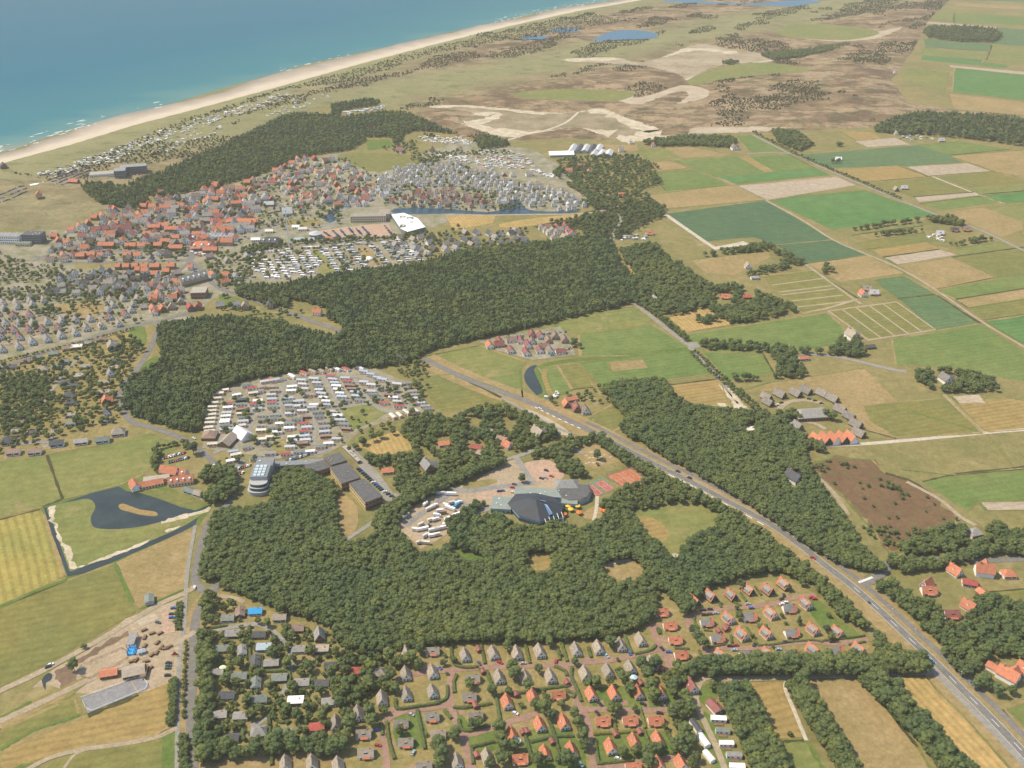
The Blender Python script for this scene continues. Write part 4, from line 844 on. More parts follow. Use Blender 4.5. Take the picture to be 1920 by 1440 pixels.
wood('copse', [[(1160,462),(1230,455),(1252,480),(1290,500),(1330,530),(1370,530),(1440,550),(1500,575),(1492,587),(1420,602),(1360,602),(1320,577),(1270,592),(1230,592),(1200,572),(1195,522),(1170,492)],
  [(1190,268),(1230,258),(1290,252),(1360,252),(1390,262),(1370,278),(1290,274),(1240,276)], [(1295,480),(1340,468),(1440,452),(1480,470),(1515,492),(1480,505),(1410,520),(1380,515),(1470,488),(1440,470),(1330,482)], [(1440,240),(1500,245),(1530,270),(1500,285),(1460,270)], [(1560,262),(1600,275),(1570,275)], [(1565,430),(1640,418),(1728,408),(1732,416),(1640,428),(1600,434)], [(1600,445),(1660,432),(1740,425),(1735,435),(1650,445),(1605,450)], [(1725,405),(1780,402),(1830,425),(1800,425),(1745,418)], [(1760,455),(1870,440),(1880,448),(1790,462)],
  [(1335,590),(1360,567),(1405,582),(1412,605),(1370,608)],[(1298,602),(1310,588),(1340,588),(1345,602),(1320,610)],[(1530,498),(1555,495),(1572,510),(1545,514)],[(1540,302),(1575,298),(1578,305),(1548,308)],[(1640,232),(1700,240),(1740,250),(1700,255),(1640,248)],[(1050,312),(1100,345),(1130,380),(1115,385),(1080,360),(1030,325)],[(720,440),(780,460),(800,485),(790,470),(745,445)],[(320,770+0),(325,768),(330,775)],
  [(1415,100),(1500,92),(1590,80),(1600,88),(1510,108),(1450,114)],[(1335,118),(1365,112),(1400,116),(1370,122)]], 5.0, 'b', 'copses and shelter belts of the old village farms', keep=.85, holes=[[(1205,428),(1245,428),(1245,448),(1205,448)],[(1160,360),(1180,360),(1180,376),(1160,376)],[(1050,325),(1115,325),(1115,340),(1050,340)],[(1345,550),(1375,550),(1375,570),(1345,570)],[(1390,545),(1415,545),(1415,562),(1390,562)]], sm=1)
wood('copse', [[(1100,397),(1160,388),(1215,365),(1245,385),(1252,402),(1200,430),(1160,452),(1060,427),(1000,437),(1040,415)], [(1040,300),(1100,290),(1200,290),(1230,320),(1240,345),(1200,358),(1140,365),(1090,350),(1060,325)], [(1130,360),(1200,355),(1215,372),(1180,390),(1120,395),(1080,380)]], 6, 'b', 'loose trees round the scattered houses east of the village', keep=.5, size=(.6,1.0))
# windbreak rows
def belt(name, spine, width, step, label, size=(.9,1.3), k='b'):
    ws = resample([P(x, y, 0) for x, y in smooth(spine, 4)], step); pts = []
    for i, c in enumerate(ws):
        t = (ws[min(len(ws)-1, i+1)]-ws[max(0, i-1)]).normalized(); n_ = Vector((-t.y, t.x, 0)); m_ = max(1, round(width/step))
        for j in range(m_):
            o_ = (j-(m_-1)/2)*width/m_; pts.append(c+n_*(o_+R.uniform(-.8,.8))+t*R.uniform(-1.2,1.2))
    c, g, n = {'b': (CB, GB, NB), 'p': (CPn, GP, NPi), 's': (CS, GS, NSh)}[k]
    scatter(name, pts, c, g, n, size, label)
belt('shelterbelt', [(1372,1296),(1395,1345),(1420,1400),(1465,1490)], 21, 3.6, 'wide belt of bushy trees beside the mobile homes')
belt('shelterbelt', [(1492,1292),(1520,1340),(1560,1400),(1610,1480)], 12, 3.4, 'narrow tree belt between the brown and tan fields')
belt('shelterbelt', [(1632,1280),(1680,1325),(1740,1390),(1810,1470)], 17, 3.5, 'broad tree belt between tan field and golden stubble')
belt('shelterbelt', [(1340,1258),(1420,1257),(1520,1256),(1640,1256),(1735,1252)], 13, 3.4, 'straight tree belt along the sandy farm track')
belt('hedgerow', [(1180,560),(1225,588),(1288,640)], 8, 5, 'bushy hedgerow along the farm lane', (.5,.9)); belt('hedgerow', [(1298,662),(1345,705),(1420,770)], 12, 5.5, 'wide scrubby hedgerow along the farm lane', (.4,.8))
belt('hedgerow', [(1484,288),(1560,320),(1640,354),(1690,376)], 6, 7, 'hedgerow beside the straight polder road', (.5,.8)); belt('hedgerow', [(1412,250),(1480,284)], 6, 7, 'hedgerow by the village farm road', (.5,.8))
belt('hedgerow', [(712,992),(735,962),(800,926),(870,893),(942,868)], 13, 3.8, 'thick green belt north of the lorry yard', (.7,1.1)); belt('hedgerow', [(846,1004),(872,976),(902,944)], 9, 3.4, 'clipped green belt between lorry yard and pool', (.5,.8))
belt('hedgerow', [(1122,830),(1194,876),(1292,930),(1384,976)], 9, 3.6, 'tree belt along the main road by the tennis courts', (.7,1.1))
belt('shrub_row', [(325,1280),(324,1330),(320,1362)], 3.5, 2, 'hedge beside the tan paddock', (.8,1.1), 's'); belt('shrub_row', [(349,1205),(346,1265),(345,1350)], 3, 2.2, 'low hedge between cycle path and road', (.5,.8), 's'); belt('shrub_row', [(337,1132),(335,1182)], 5, 2.2, 'square hedge beside the stable car park', (.6,.9), 's')
belt('shrub_row', [(345,1386),(346,1440),(348,1500)], 4, 2.6, 'row of shrubs between road and cycle path', (.9,1.3), 's')
belt('hedgerow', [(1060,330),(1130,382),(1145,400)], 8, 6, 'hedgerow below the touring camp', (.6,.9)); belt('hedgerow', [(290,850),(300,842),(350,832),(345,845)], 5, 4, 'clipped hedge round the hotel car park', (.5,.7)); belt('hedgerow',[(0,680),(120,652),(250,618)],3,3,'green hedge along the village road',(.3,.45))
belt('hedgerow', [(300,852),(290,870),(300,890)], 6, 4, 'bushes behind the orange roofed hotel', (.5,.8))
belt('hedgerow', [(390,905),(405,885),(425,895),(430,925),(405,940),(390,930)], 14, 5, 'round trees beside the pond road', (.8,1.2))
# scrub on the heath, in the dunes and around the villages
pts = fill([(1530,867),(1600,860),(1660,887),(1760,935),(1800,968),(1780,1000),(1720,1035),(1640,1000),(1580,930)], 7, 2.5, keep=.16) + fill([(1640,890),(1720,930),(1700,935),(1650,910)], 4.5, 3, keep=.7) + fill([(1600,980),(1680,985),(1760,990),(1780,1005),(1700,1040),(1650,1020)], 5, 3, keep=.6) + fill([(1520,870),(1560,860),(1550,890),(1530,900)], 4.5, 3, keep=.7)
scatter('heath_scrub', pts, CS, GS, NSh, (.6, 1.1), 'green scrub on the brown heath')
NOSCRUB = [(-60,330),(60,340),(120,352),(180,345),(270,360),(285,425),(100,440),(-60,450)]
pts = np.array(fill(DUNES, 6.5, 1.2, use_dune=True, jit=.5)); px_, py_ = pix(pts[:,0], pts[:,1], 0)
ca, sa = tdir.x, tdir.y; U = pts[:,0]*ca+pts[:,1]*sa; V = -pts[:,0]*sa+pts[:,1]*ca
nz = fbm(U/210, V/85, 31, 5)+.10*(fbm(pts[:,0]/25, pts[:,1]/25, 77, 2)-.5)
far = np.clip((pts[:,1]-2300)/1500, 0, 1)*.03
sel = pts[(nz > .60-far) & (pts[:,2] > .1) & ~inside_np(NOSCRUB, px_, py_) & (NP.rand(len(pts)) < .8)]
scatter('dune_scrub', [tuple(q) for q in sel], CD, GD, 3, (.55, 1.1), 'olive scrub thickets over the dunes'); print('scrub', len(sel))
bl = [(0,322),(60,330),(110,325),(200,290),(290,250),(420,205),(540,165),(600,150),(700,125),(830,90),(1000,45),(1100,30),(1200,40),(1000,70),(800,110),(640,160),(540,172),(420,215),(300,262),(200,310),(100,345)]
pts = fill(bl, 6, 1.2, keep=.45, use_dune=True, jit=.5); scatter('dune_scrub', pts, CD, GD, 3, (.5, 1.2), 'dark thicket behind the seaside dune ridge')
# ================================================================== HOUSES
RC = dict(orange=roofmat('orange_roof_tiles', (.47,.18,.10)), grey=roofmat('grey_roof_tiles', (.275,.262,.24)), tan=roofmat('tan_roof_tiles', (.31,.265,.21)),
 dark=roofmat('dark_slate_roof', (.085,.088,.095)), brown=roofmat('brown_roof_tiles', (.25,.175,.135)), red=roofmat('red_metal_roof', (.36,.085,.065)),
 green=roofmat('grey_green_roof', (.175,.20,.175)), blue=roofmat('bright_blue_roof', (.035,.27,.55), .12), white=roofmat('white_flat_roof', (.78,.77,.74), .08), thatch=roofmat('thatched_roof', (.235,.21,.18), .3),
 maroon=roofmat('maroon_roof_tiles', (.25,.10,.085)), paleblue=roofmat('pale_blue_roof', (.36,.44,.50), .12), cream=roofmat('cream_roof', (.62,.57,.47), .1), silver=roofmat('silver_roof', (.47,.48,.49), .1))
WL = dict(white=plain('white_render', (.80,.78,.73), .8, .08), cream=plain('cream_render', (.62,.53,.37), .8, .1), brick=plain('brown_brick', (.24,.14,.09), .9, .2, 1.5), tan=plain('tan_brick', (.42,.31,.20), .9, .15, 1.5),
 dgreen=plain('dark_green_boards', (.045,.065,.05), .8, .15), wood=plain('brown_boards', (.20,.12,.065), .85, .2), paleblue=plain('pale_blue_boards', (.42,.50,.56), .8, .1), ochre=plain('ochre_render', (.62,.40,.13), .8, .1), grey=plain('grey_render', (.38,.38,.37), .8, .1))
GLASS = plain('window_glass', (.035,.045,.055), .12, .1, .5, .6); FRAME = plain('white_frames', (.74,.73,.70), .6, .05); CHIM = plain('chimney_brick', (.33,.17,.11), .9, .2); DOOR = plain('door_paint', (.10,.14,.11), .6, .1)
def gable(W, L, e, r, over=.55, hip=0):
    """walls and roof of a house: gable width W (x), length L (y), eaves e, ridge r"""
    w_ = MB(); x, y = W/2, L/2
    if hip:
        w_.box(-x, x, -y, y, -.5, e)
    else:
        for s in (-1, 1):
            pts = [(-x, s*y, -.5), (x, s*y, -.5), (x, s*y, e), (0, s*y, r-.12), (-x, s*y, e)]
            w_.poly(pts if s < 0 else pts[::-1])
        w_.quad((x,-y,-.5), (x,y,-.5), (x,y,e), (x,-y,e)); w_.quad((-x,y,-.5), (-x,-y,-.5), (-x,-y,e), (-x,y,e))
    f = MB(); sl_ = (r-e)/x; ox = x+over; oz = e-over*sl_; oy = y+over; hy = oy-hip; t = .22
    for s in (-1, 1):
        a, b, c, d = (s*ox, -oy, oz), (s*ox, oy, oz), (0, hy if hip else oy, r), (0, -hy if hip else -oy, r)
        q = [a, b, c, d] if s > 0 else [b, a, d, c]
        f.quad(*[(p[0], p[1], p[2]+t) for p in q]); f.quad(*q[::-1])
        f.quad((a[0],a[1],a[2]), (a[0],a[1],a[2]+t), (b[0],b[1],b[2]+t), (b[0],b[1],b[2]))
    for s in (-1, 1):
        if hip:
            q = [(-ox, s*oy, oz), (ox, s*oy, oz), (0, s*hy, r)]
            f.poly([(p[0], p[1], p[2]+t) for p in (q if s < 0 else q[::-1])])
        else:
            for k in (-1, 1):
                f.quad((k*ox, s*oy, oz), (0, s*oy, r), (0, s*oy, r+t), (k*ox, s*oy, oz+t))
    return w_, f
def win(x0, x1, z0, z1, y, d=.05, side=None):
    m_ = MB()
    if side is None: m_.box(x0, x1, y-d, y+d, z0, z1, 0, True)
    else: m_.box(y-d, y+d, x0, x1, z0, z1, 0, True)
    return m_
def house_parts(kind, roof, wall):
    """[(part name, mesh, index of parent part or None)] for one kind of house"""
    out = []; add = lambda n, mb, mt, par=None: out.append((n, mb.mesh(n, mt), par))
    if kind in ('steep', 'steep_half'):
        W, L, e, r = 7.4, 9.6, 2.3, 7.6; w_, f = gable(W, L, e, r); add('wall', w_, WL[wall])
        add('roof', f, RC['orange'] if kind == 'steep_half' else RC[roof])
        c = MB(); c.box(-.4, .4, 1.6, 2.4, r-1.2, r+.9); add('chimney', c, CHIM, 1)
        y = -L/2-.03
        add('window', win(-.7, .7, 3.7, 4.8, y), GLASS); add('window', win(-2.5, -1.1, .7, 2.0, y), GLASS); add('door', win(.3, 1.3, 0, 2.0, y), DOOR); add('window', win(1.9, 2.8, .8, 1.9, y), GLASS)
        add('window', win(-2.5, 1.0, .8, 2.0, -W/2-.03, .05, 1), GLASS)
        vb = MB()
        for s in (-1, 1): vb.quad((s*4.2,-L/2-.62,1.55), (0,-L/2-.62,r-.1), (0,-L/2-.62,r+.26), (s*4.2,-L/2-.62,1.9))
        add('bargeboard', vb, FRAME, 1)
        d = MB()
        if kind == 'steep_half':      # broad grey dormer on the left slope over an orange roof
            d.hull([(-3.9,-3.9),(-.5,-3.9),(-.5,2.6),(-3.9,2.6)], [(-3.6,-3.9),(-.5,-3.9),(-.5,2.6),(-3.6,2.6)], 2.2, 5.1); d.quad((-3.9,-4.1,4.75), (-.2,-4.1,6.95), (-.2,2.8,6.95), (-3.9,2.8,4.75)); d.poly([(-3.9,-4.08,4.74),(-3.9,-4.08,2.5),(-.2,-4.08,6.94)]); d.poly([(-3.9,2.78,2.5),(-3.9,2.78,4.74),(-.2,2.78,6.94)])
            add('dormer', d, RC[roof], 1)
        else:
            d.box(-2.5, -1.2, -.7, .5, 3.6, 5.2); add('dormer', d, FRAME, 1)
            g = MB(); g.box(-2.3, -1.1, -.6, .4, 5.2, 5.3, 0, True); add('skylight', g, GLASS, 1)
    elif kind in ('long', 'long_half'):
        W, L, e, r = 7.6, 10.4, 2.5, 6.3; w_, f = gable(W, L, e, r)
        rot = Matrix.Rotation(math.pi/2, 4, 'Z'); w2, f2 = MB(), MB(); w2.merge(w_, rot); f2.merge(f, rot)
        add('wall', w2, WL[wall]); add('roof', f2, RC['orange'] if kind == 'long_half' else RC[roof])
        c = MB(); c.box(2.4, 3.1, -.4, .4, r-1, r+.8); add('chimney', c, CHIM, 1)
        y = -W/2-.03
        add('window', win(-3.8, -1.2, .3, 2.2, y), GLASS); add('door', win(-.6, .6, 0, 2.1, y), DOOR); add('window', win(1.2, 3.8, .6, 2.1, y), GLASS)
        add('window', win(-1.6, 1.6, 3.0, 4.3, 5.23, .05, 1), GLASS)
        if kind == 'long_half':
            d = MB(); d.quad((-5.9,-4.4,2.05+.5), (2.4,-4.4,2.05+.5), (2.4,-.1,r+.55), (-5.9,-.1,r+.55)); d.quad((-5.9,-4.4,2.0), (2.4,-4.4,2.0), (2.4,-4.4,2.55), (-5.9,-4.4,2.55)); d.poly([(2.4,-4.4,2.0),(2.4,-.1,r),(2.4,-.1,r+.55),(2.4,-4.4,2.55)]); d.poly([(-5.9,-4.4,2.0),(-5.9,-4.4,2.55),(-5.9,-.1,r+.55),(-5.9,-.1,r)]); add('roof_panel', d, RC[roof], 1)
        else:
            d = MB(); d.box(-1.1, 1.2, -2.5, -.9, 3.3, 4.9); add('dormer', d, RC[roof], 1); g = MB(); g.box(-1.0, 1.1, -2.6, -2.45, 3.9, 4.85, 0, True); add('dormer_window', g, GLASS, 1)
        a = MB(); a.quad((-2.2,-W/2-1.7,2.05), (3.4,-W/2-1.7,2.05), (3.4,-W/2+.1,2.75), (-2.2,-W/2+.1,2.75)); a.quad((-2.2,-W/2-1.7,1.9), (3.4,-W/2-1.7,1.9), (3.4,-W/2-1.7,2.05), (-2.2,-W/2-1.7,2.05)); add('porch_roof', a, RC['orange'] if roof == 'orange' else plain('red_awning', (.42,.13,.07)))
    elif kind in ('bungalow', 'bungalow_deep', 'hip'):
        W, L, e, r = (6.6, 10.0, 2.5, 4.3) if kind != 'hip' else (8.6, 10, 2.6, 5.6)
        w_, f = gable(W, L, e, r, .5, 3.4 if kind == 'hip' else 0)
        if kind != 'bungalow_deep':
            rot = Matrix.Rotation(math.pi/2, 4, 'Z'); w2, f2 = MB(), MB(); w2.merge(w_, rot); f2.merge(f, rot); w_, f = w2, f2; hw, hl = L/2, W/2
        else: hw, hl = W/2, L/2
        add('wall', w_, WL[wall]); add('roof', f, RC[roof]); y = -hl-.03
        add('window', win(-hw+.6, -.7, .6, 2.1, y), GLASS); add('door', win(-.4, .6, 0, 2.1, y), DOOR); add('window', win(1.1, hw-.6, .6, 2.1, y), GLASS)
        c = MB(); c.box(1.6, 2.3, .2, .9, e+.6, r+.9); add('chimney', c, CHIM, 1)
    elif kind == 'flat':
        w_ = MB(); w_.box(-5.4, 5.4, -3.4, 3.4, -.5, 3.0); add('wall', w_, WL[wall]); f = MB(); f.box(-5.8, 5.8, -3.8, 3.8, 3.0, 3.35, 0, True); add('roof', f, RC[roof])
        add('window', win(-4.6, -.8, .4, 2.4, -3.43), GLASS); add('window', win(1.0, 4.6, .4, 2.4, -3.43), GLASS); add('door', win(-.5, .6, 0, 2.2, -3.43), DOOR)
        c = MB(); c.box(2.2, 3.0, .4, 1.2, 3.3, 4.2); add('chimney', c, CHIM, 1)
    elif kind == 'villa':
        w_, f = gable(9, 13, 4.6, 9.6, .6); w2, f2 = gable(7, 9, 4.2, 8.4, .5); mt = Matrix.Translation((3.5, -1.5, 0)) @ Matrix.Rotation(math.pi/2, 4, 'Z'); w_.merge(w2, mt); f.merge(f2, mt)
        add('wall', w_, WL[wall]); add('roof', f, RC[roof]); y = -6.53
        for x in (-3, 0, 2): add('window', win(x-.6, x+.8, .8, 2.6, y), GLASS)
        add('window', win(-1, 1, 4.6, 6.2, y), GLASS); c = MB(); c.box(-.6, .6, 3, 4.2, 8, 11); add('chimney', c, CHIM, 1)
    elif kind == 'thatch':
        w_, f = gable(8, 12, 2.2, 7.2, .6); add('wall', w_, WL[wall]); add('roof', f, RC[roof]); y = -6.03
        add('window', win(-2.4, 2.4, .3, 2.1, y), GLASS); add('window', win(-1.2, 1.2, 3.2, 4.8, y), GLASS); c = MB(); c.box(-.4, .4, 2.5, 3.3, 6.4, 8.0); add('chimney', c, CHIM, 1)
    return out
_hp = {}
def shorten(lb):
    w_ = lb.split()[:6]
    while w_[-1] in ('in', 'the', 'of', 'with', 'at', 'by', 'on', 'and', 'a', 'below', 'above', 'beside', 'inside', 'near', 'under', 'behind', 'joined', 'to', 'among', 'next', 'from', 'for', 'between', 'rows', 'orange', 'dark', 'grey', 'white', 'main'): w_.pop()
    return ' '.join(w_)
HOUSES = []   # (px, py, short phrase)
def house(px, py, kind, roof, wall, rz, name, label, cat, group=None, scale=1.0, short=None, dz=2.4):
    k = (kind, roof, wall)
    if k not in _hp: _hp[k] = house_parts(*k)
    c = P(px, py, dz); t = bpy.data.objects.new(name, None); COL.objects.link(t); t.empty_display_size = 2
    t.location = (c.x, c.y, .12); t.rotation_euler = (0, 0, rad(rz+R.uniform(-2.5, 2.5))); s = scale*R.uniform(.96, 1.05); t.scale = (s, s, s*R.uniform(.96, 1.05))
    tag(t, label, cat, group); made = []
    for n, me, par in _hp[k]: made.append(link(n, me, t if par is None else made[par]))
    HOUSES.append((px, py, short or label)); return t
LOOK = {'steep': 'steep gabled cottage', 'steep_half': 'steep grey-dormered cottage', 'long': 'long low cottage', 'long_half': 'long grey-panelled cottage', 'bungalow': 'low bungalow', 'bungalow_deep': 'end-on bungalow', 'hip': 'hip-roofed bungalow', 'flat': 'flat-roofed bungalow', 'villa': 'large villa', 'thatch': 'steep thatched house'}
def row(where, items, name, cat, group, rz, roof=None, wall='white', kind=None, scale=1.0, sort=True):
    """a row of houses, numbered from the west end in words"""
    its = sorted(items, key=lambda t: t[0]) if sort else items
    for i, it in enumerate(its):
        px, py = it[0], it[1]; k = it[2] if len(it) > 2 and it[2] else kind; rf = it[3] if len(it) > 3 and it[3] else roof; wl_ = it[4] if len(it) > 4 else wall
        ang = rz[k] if isinstance(rz, dict) else rz
        lb = f'{LOOK[k]}, {"orange" if k.endswith("half") else rf} roof, {ORD[i]} from the west in {where}'.replace('steep thatched house, thatch roof', 'steep thatched house').replace('paleblue', 'pale blue')
        house(px, py, k, rf, wl_, ang, name, lb, cat, group, scale, f'{ORD[i]} house of {where}')
RZ = {'steep': 14, 'long': 4, 'steep_half': 30, 'long_half': 9, 'bungalow': 4, 'bungalow_deep': 10, 'hip': 5, 'flat': 5}
S_, L_, SH, LH = 'steep', 'long', 'steep_half', 'long_half'
g1 = 'cottages of the near holiday park'
SC = .86
row('the wood-edge row', [(762,1224,S_),(811,1220,L_),(872,1229,S_),(925,1225,S_),(969,1225,S_),(1012,1222,S_),(1080,1219,S_),(1122,1215,S_),(1164,1210,S_),(1201,1200,S_)], 'holiday_cottage', 'cottage', g1, RZ, 'tan', scale=SC)
row('the top lane row', [(761,1264,S_),(811,1260,S_),(886,1272,L_),(936,1270,S_),(985,1270,S_),(1032,1269,S_),(1097,1264,S_),(1140,1259,S_),(1182,1252,S_),(1222,1245,S_)], 'holiday_cottage', 'cottage', g1, RZ, 'tan', scale=SC)
row('the third row', [(716,1311,S_),(762,1302,S_),(811,1297,S_),(880,1306,L_),(951,1317,S_,'orange'),(999,1306,S_,'orange'),(1047,1302,L_,'orange'),(1109,1302,S_,'orange'),(1151,1301,S_,'orange'),(1197,1299,S_,'orange'),(1239,1299,S_,'orange')], 'holiday_cottage', 'cottage', g1, RZ, 'tan', scale=SC)
row('the middle lane row', [(672,1339,S_),(752,1356,L_),(810,1343,L_),(892,1341,L_),(1012,1359,S_,'orange'),(1057,1355,S_,'orange'),(1130,1351,L_,'orange'),(1181,1350,L_,'orange'),(1229,1350,L_,'orange')], 'holiday_cottage', 'cottage', g1, RZ, 'tan', scale=SC)
row('the fifth row', [(630,1357,S_),(682,1375,L_),(761,1391,L_),(822,1376,L_),(960,1378,S_,'orange'),(1145,1401,S_,'orange'),(1189,1390,S_,'orange'),(1234,1387,S_,'orange')], 'holiday_cottage', 'cottage', g1, RZ, 'tan', scale=SC)
row('the lowest row', [(535,1433,S_),(585,1432,S_),(634,1436,S_),(686,1411,L_),(795,1436,L_),(857,1428,S_),(914,1420,S_),(975,1422,L_,'orange'),(1022,1412,S_,'orange'),(1072,1407,S_,'orange'),(1187,1438,L_,'orange'),(1235,1433,S_,'orange'),(1277,1431,S_,'orange')], 'holiday_cottage', 'cottage', g1, RZ, 'tan', scale=SC)
row('the orange corner column', [(1241,1147,L_),(1256,1172,L_),(1266,1199,L_),(1277,1227,L_)], 'holiday_cottage', 'cottage', g1, RZ, 'orange', scale=SC)
g2 = 'half orange cottages of the east park'
row('the east top row', [(1301,1127,SH),(1332,1118,SH),(1371,1116,SH),(1404,1106,SH),(1440,1106,SH),(1470,1096,SH)], 'park_cottage', 'cottage', g2, RZ, 'grey', 'dgreen', scale=SC)
row('the east second row', [(1325,1166,LH),(1366,1159,SH),(1405,1156,LH),(1445,1150,SH),(1480,1140,LH),(1511,1132,SH)], 'park_cottage', 'cottage', g2, RZ, 'grey', 'white', scale=SC)
row('the east third row', [(1345,1196,LH),(1391,1190,SH),(1437,1187,SH),(1484,1186,LH),(1524,1180,SH),(1570,1184,SH)], 'park_cottage', 'cottage', g2, RZ, 'grey', 'white', scale=SC)
row('the east belt row', [(1352,1229,SH),(1400,1227,LH),(1440,1225,SH),(1486,1225,LH),(1524,1219,SH),(1567,1220,LH),(1610,1217,SH)], 'park_cottage', 'cottage', g2, RZ, 'grey', 'white', scale=SC)
g3 = 'summer bungalows among dense trees'
B_, D_, HP, FL = 'bungalow', 'bungalow_deep', 'hip', 'flat'
row('the wood-side lane', [(427,1158,B_,'green','white'),(450,1147,D_,'brown','brick'),(479,1145,B_,'blue','white'),(524,1157,B_,'tan','white'),(557,1177,B_,'brown','wood'),(599,1191,S_,'grey','brick')], 'summer_bungalow', 'bungalow', g3, RZ, scale=.92)
row('the upper garden row', [(417,1215,B_,'green','white'),(436,1187,B_,'grey','wood'),(454,1219,D_,'grey','white'),(486,1189,B_,'dark','ochre'),(495,1212,B_,'paleblue','paleblue'),(560,1216,B_,'grey','white'),(602,1217,FL,'tan','brick')], 'summer_bungalow', 'bungalow', g3, RZ, scale=.92)
row('the middle garden row', [(406,1259,B_,'grey','wood'),(449,1267,B_,'green','white'),(479,1239,D_,'dark','white'),(509,1242,B_,'grey','wood'),(621,1247,B_,'dark','wood'),(667,1257,B_,'red','white'),(710,1260,HP,'tan','white')], 'summer_bungalow', 'bungalow', g3, RZ, scale=.92)
row('the diagonal path row', [(425,1303,B_,'dark','white'),(480,1280,D_,'green','white'),(487,1310,B_,'green','white'),(524,1270,B_,'green','wood'),(566,1279,B_,'grey','white'),(604,1280,B_,'dark','wood'),(554,1313,FL,'white','grey'),(617,1315,B_,'grey','white')], 'summer_bungalow', 'bungalow', g3, RZ, scale=.92)
row('the southern garden row', [(411,1339,B_,'grey','white'),(451,1341,B_,'grey','white'),(434,1382,B_,'dark','white'),(485,1371,HP,'grey','white'),(534,1372,B_,'green','white'),(594,1362,B_,'red','white')], 'summer_bungalow', 'bungalow', g3, RZ, scale=.92)
g4 = 'A-roof cottages of the west park'
rzw = 32
row('the west far row', [(5,567),(30,567),(56,564),(81,562),(207,562),(231,560),(258,559)], 'gabled_cottage', 'cottage', g4, rzw, 'tan', 'white', S_, .95)
row('the west second row', [(8,578),(33,575),(61,571),(212,572),(250,571),(204,582),(246,581)], 'gabled_cottage', 'cottage', g4, rzw, 'grey', 'white', S_, .95)
row('the west red row', [(-4,588),(26,592),(56,591),(205,594),(235,590)], 'gabled_cottage', 'cottage', g4, rzw, 'maroon', 'white', S_)
row('the oval green row', [(10,606),(36,606),(62,606),(89,604),(116,602),(142,600),(169,598)], 'gabled_cottage', 'cottage', g4, rzw, 'grey', 'white', S_)
row('the west mixed row', [(2,619,S_,'maroon'),(26,619,S_,'maroon'),(54,618,S_,'maroon'),(80,618,S_,'maroon'),(110,615,S_,'maroon'),(161,615),(190,611),(222,607)], 'gabled_cottage', 'cottage', g4, rzw, 'tan', 'white', S_)
row('the upper hedge row', [(2,631,S_,'maroon'),(36,632,S_,'maroon'),(60,641),(88,636),(114,629),(141,624)], 'gabled_cottage', 'cottage', g4, rzw, 'grey', 'white', S_)
row('the lower hedge row', [(4,655),(35,650)], 'gabled_cottage', 'cottage', g4, rzw, 'tan', 'white', S_)
g5 = 'bungalows of the west streets'
rzb = {B_: 12, D_: 12, HP: 12, FL: 12, S_: 25, 'villa': 20}
row('the long hedge street', [(7,686,B_,'grey'),(22,687,B_,'dark'),(47,676,B_,'brown'),(70,669,B_,'green'),(100,662,B_,'green'),(126,652,B_,'brown'),(144,650,FL,'cream'),(168,642,B_,'grey'),(189,636,B_,'brown')], 'street_bungalow', 'house', g5, rzb)
row('the inner west street', [(80,692,HP,'tan'),(106,686,B_,'green'),(120,677,B_,'green'),(160,686,B_,'grey'),(210,650,'villa','tan'),(218,675,B_,'dark'),(211,690,FL,'tan')], 'street_bungalow', 'house', g5, rzb)
row('the middle west street', [(122,717,FL,'dark'),(145,705,FL,'grey'),(135,722,FL,'dark'),(207,700,S_,'grey'),(195,716,B_,'tan'),(130,740,HP,'dark'),(133,753,HP,'dark'),(195,735,FL,'tan')], 'street_bungalow', 'house', g5, rzb)
row('the lower west street', [(199,752,'villa','orange','brick'),(132,777,FL,'tan'),(200,772,S_,'dark'),(200,787,FL,'tan'),(132,793,FL,'green'),(41,790,B_,'brown'),(31,807,B_,'grey'),(65,809,B_,'dark')], 'street_bungalow', 'house', g5, rzb, None, 'white', None, .85)
row('the green meadow street', [(17,826,HP,'dark'),(25,847,B_,'brown'),(65,846,B_,'brown'),(107,831,B_,'dark'),(152,827,B_,'grey'),(192,824,B_,'green'),(222,810,HP,'tan')], 'street_bungalow', 'house', g5, rzb, None, 'white', None, 1.2)
row('the thatched ring', [(1437,744),(1440,754),(1462,739),(1492,737),(1511,732),(1541,737),(1561,747),(1575,767),(1592,780),(1605,795),(1610,812)], 'thatched_house', 'house', 'thatched houses round the green', 35, 'thatch', 'wood', 'thatch', .95)
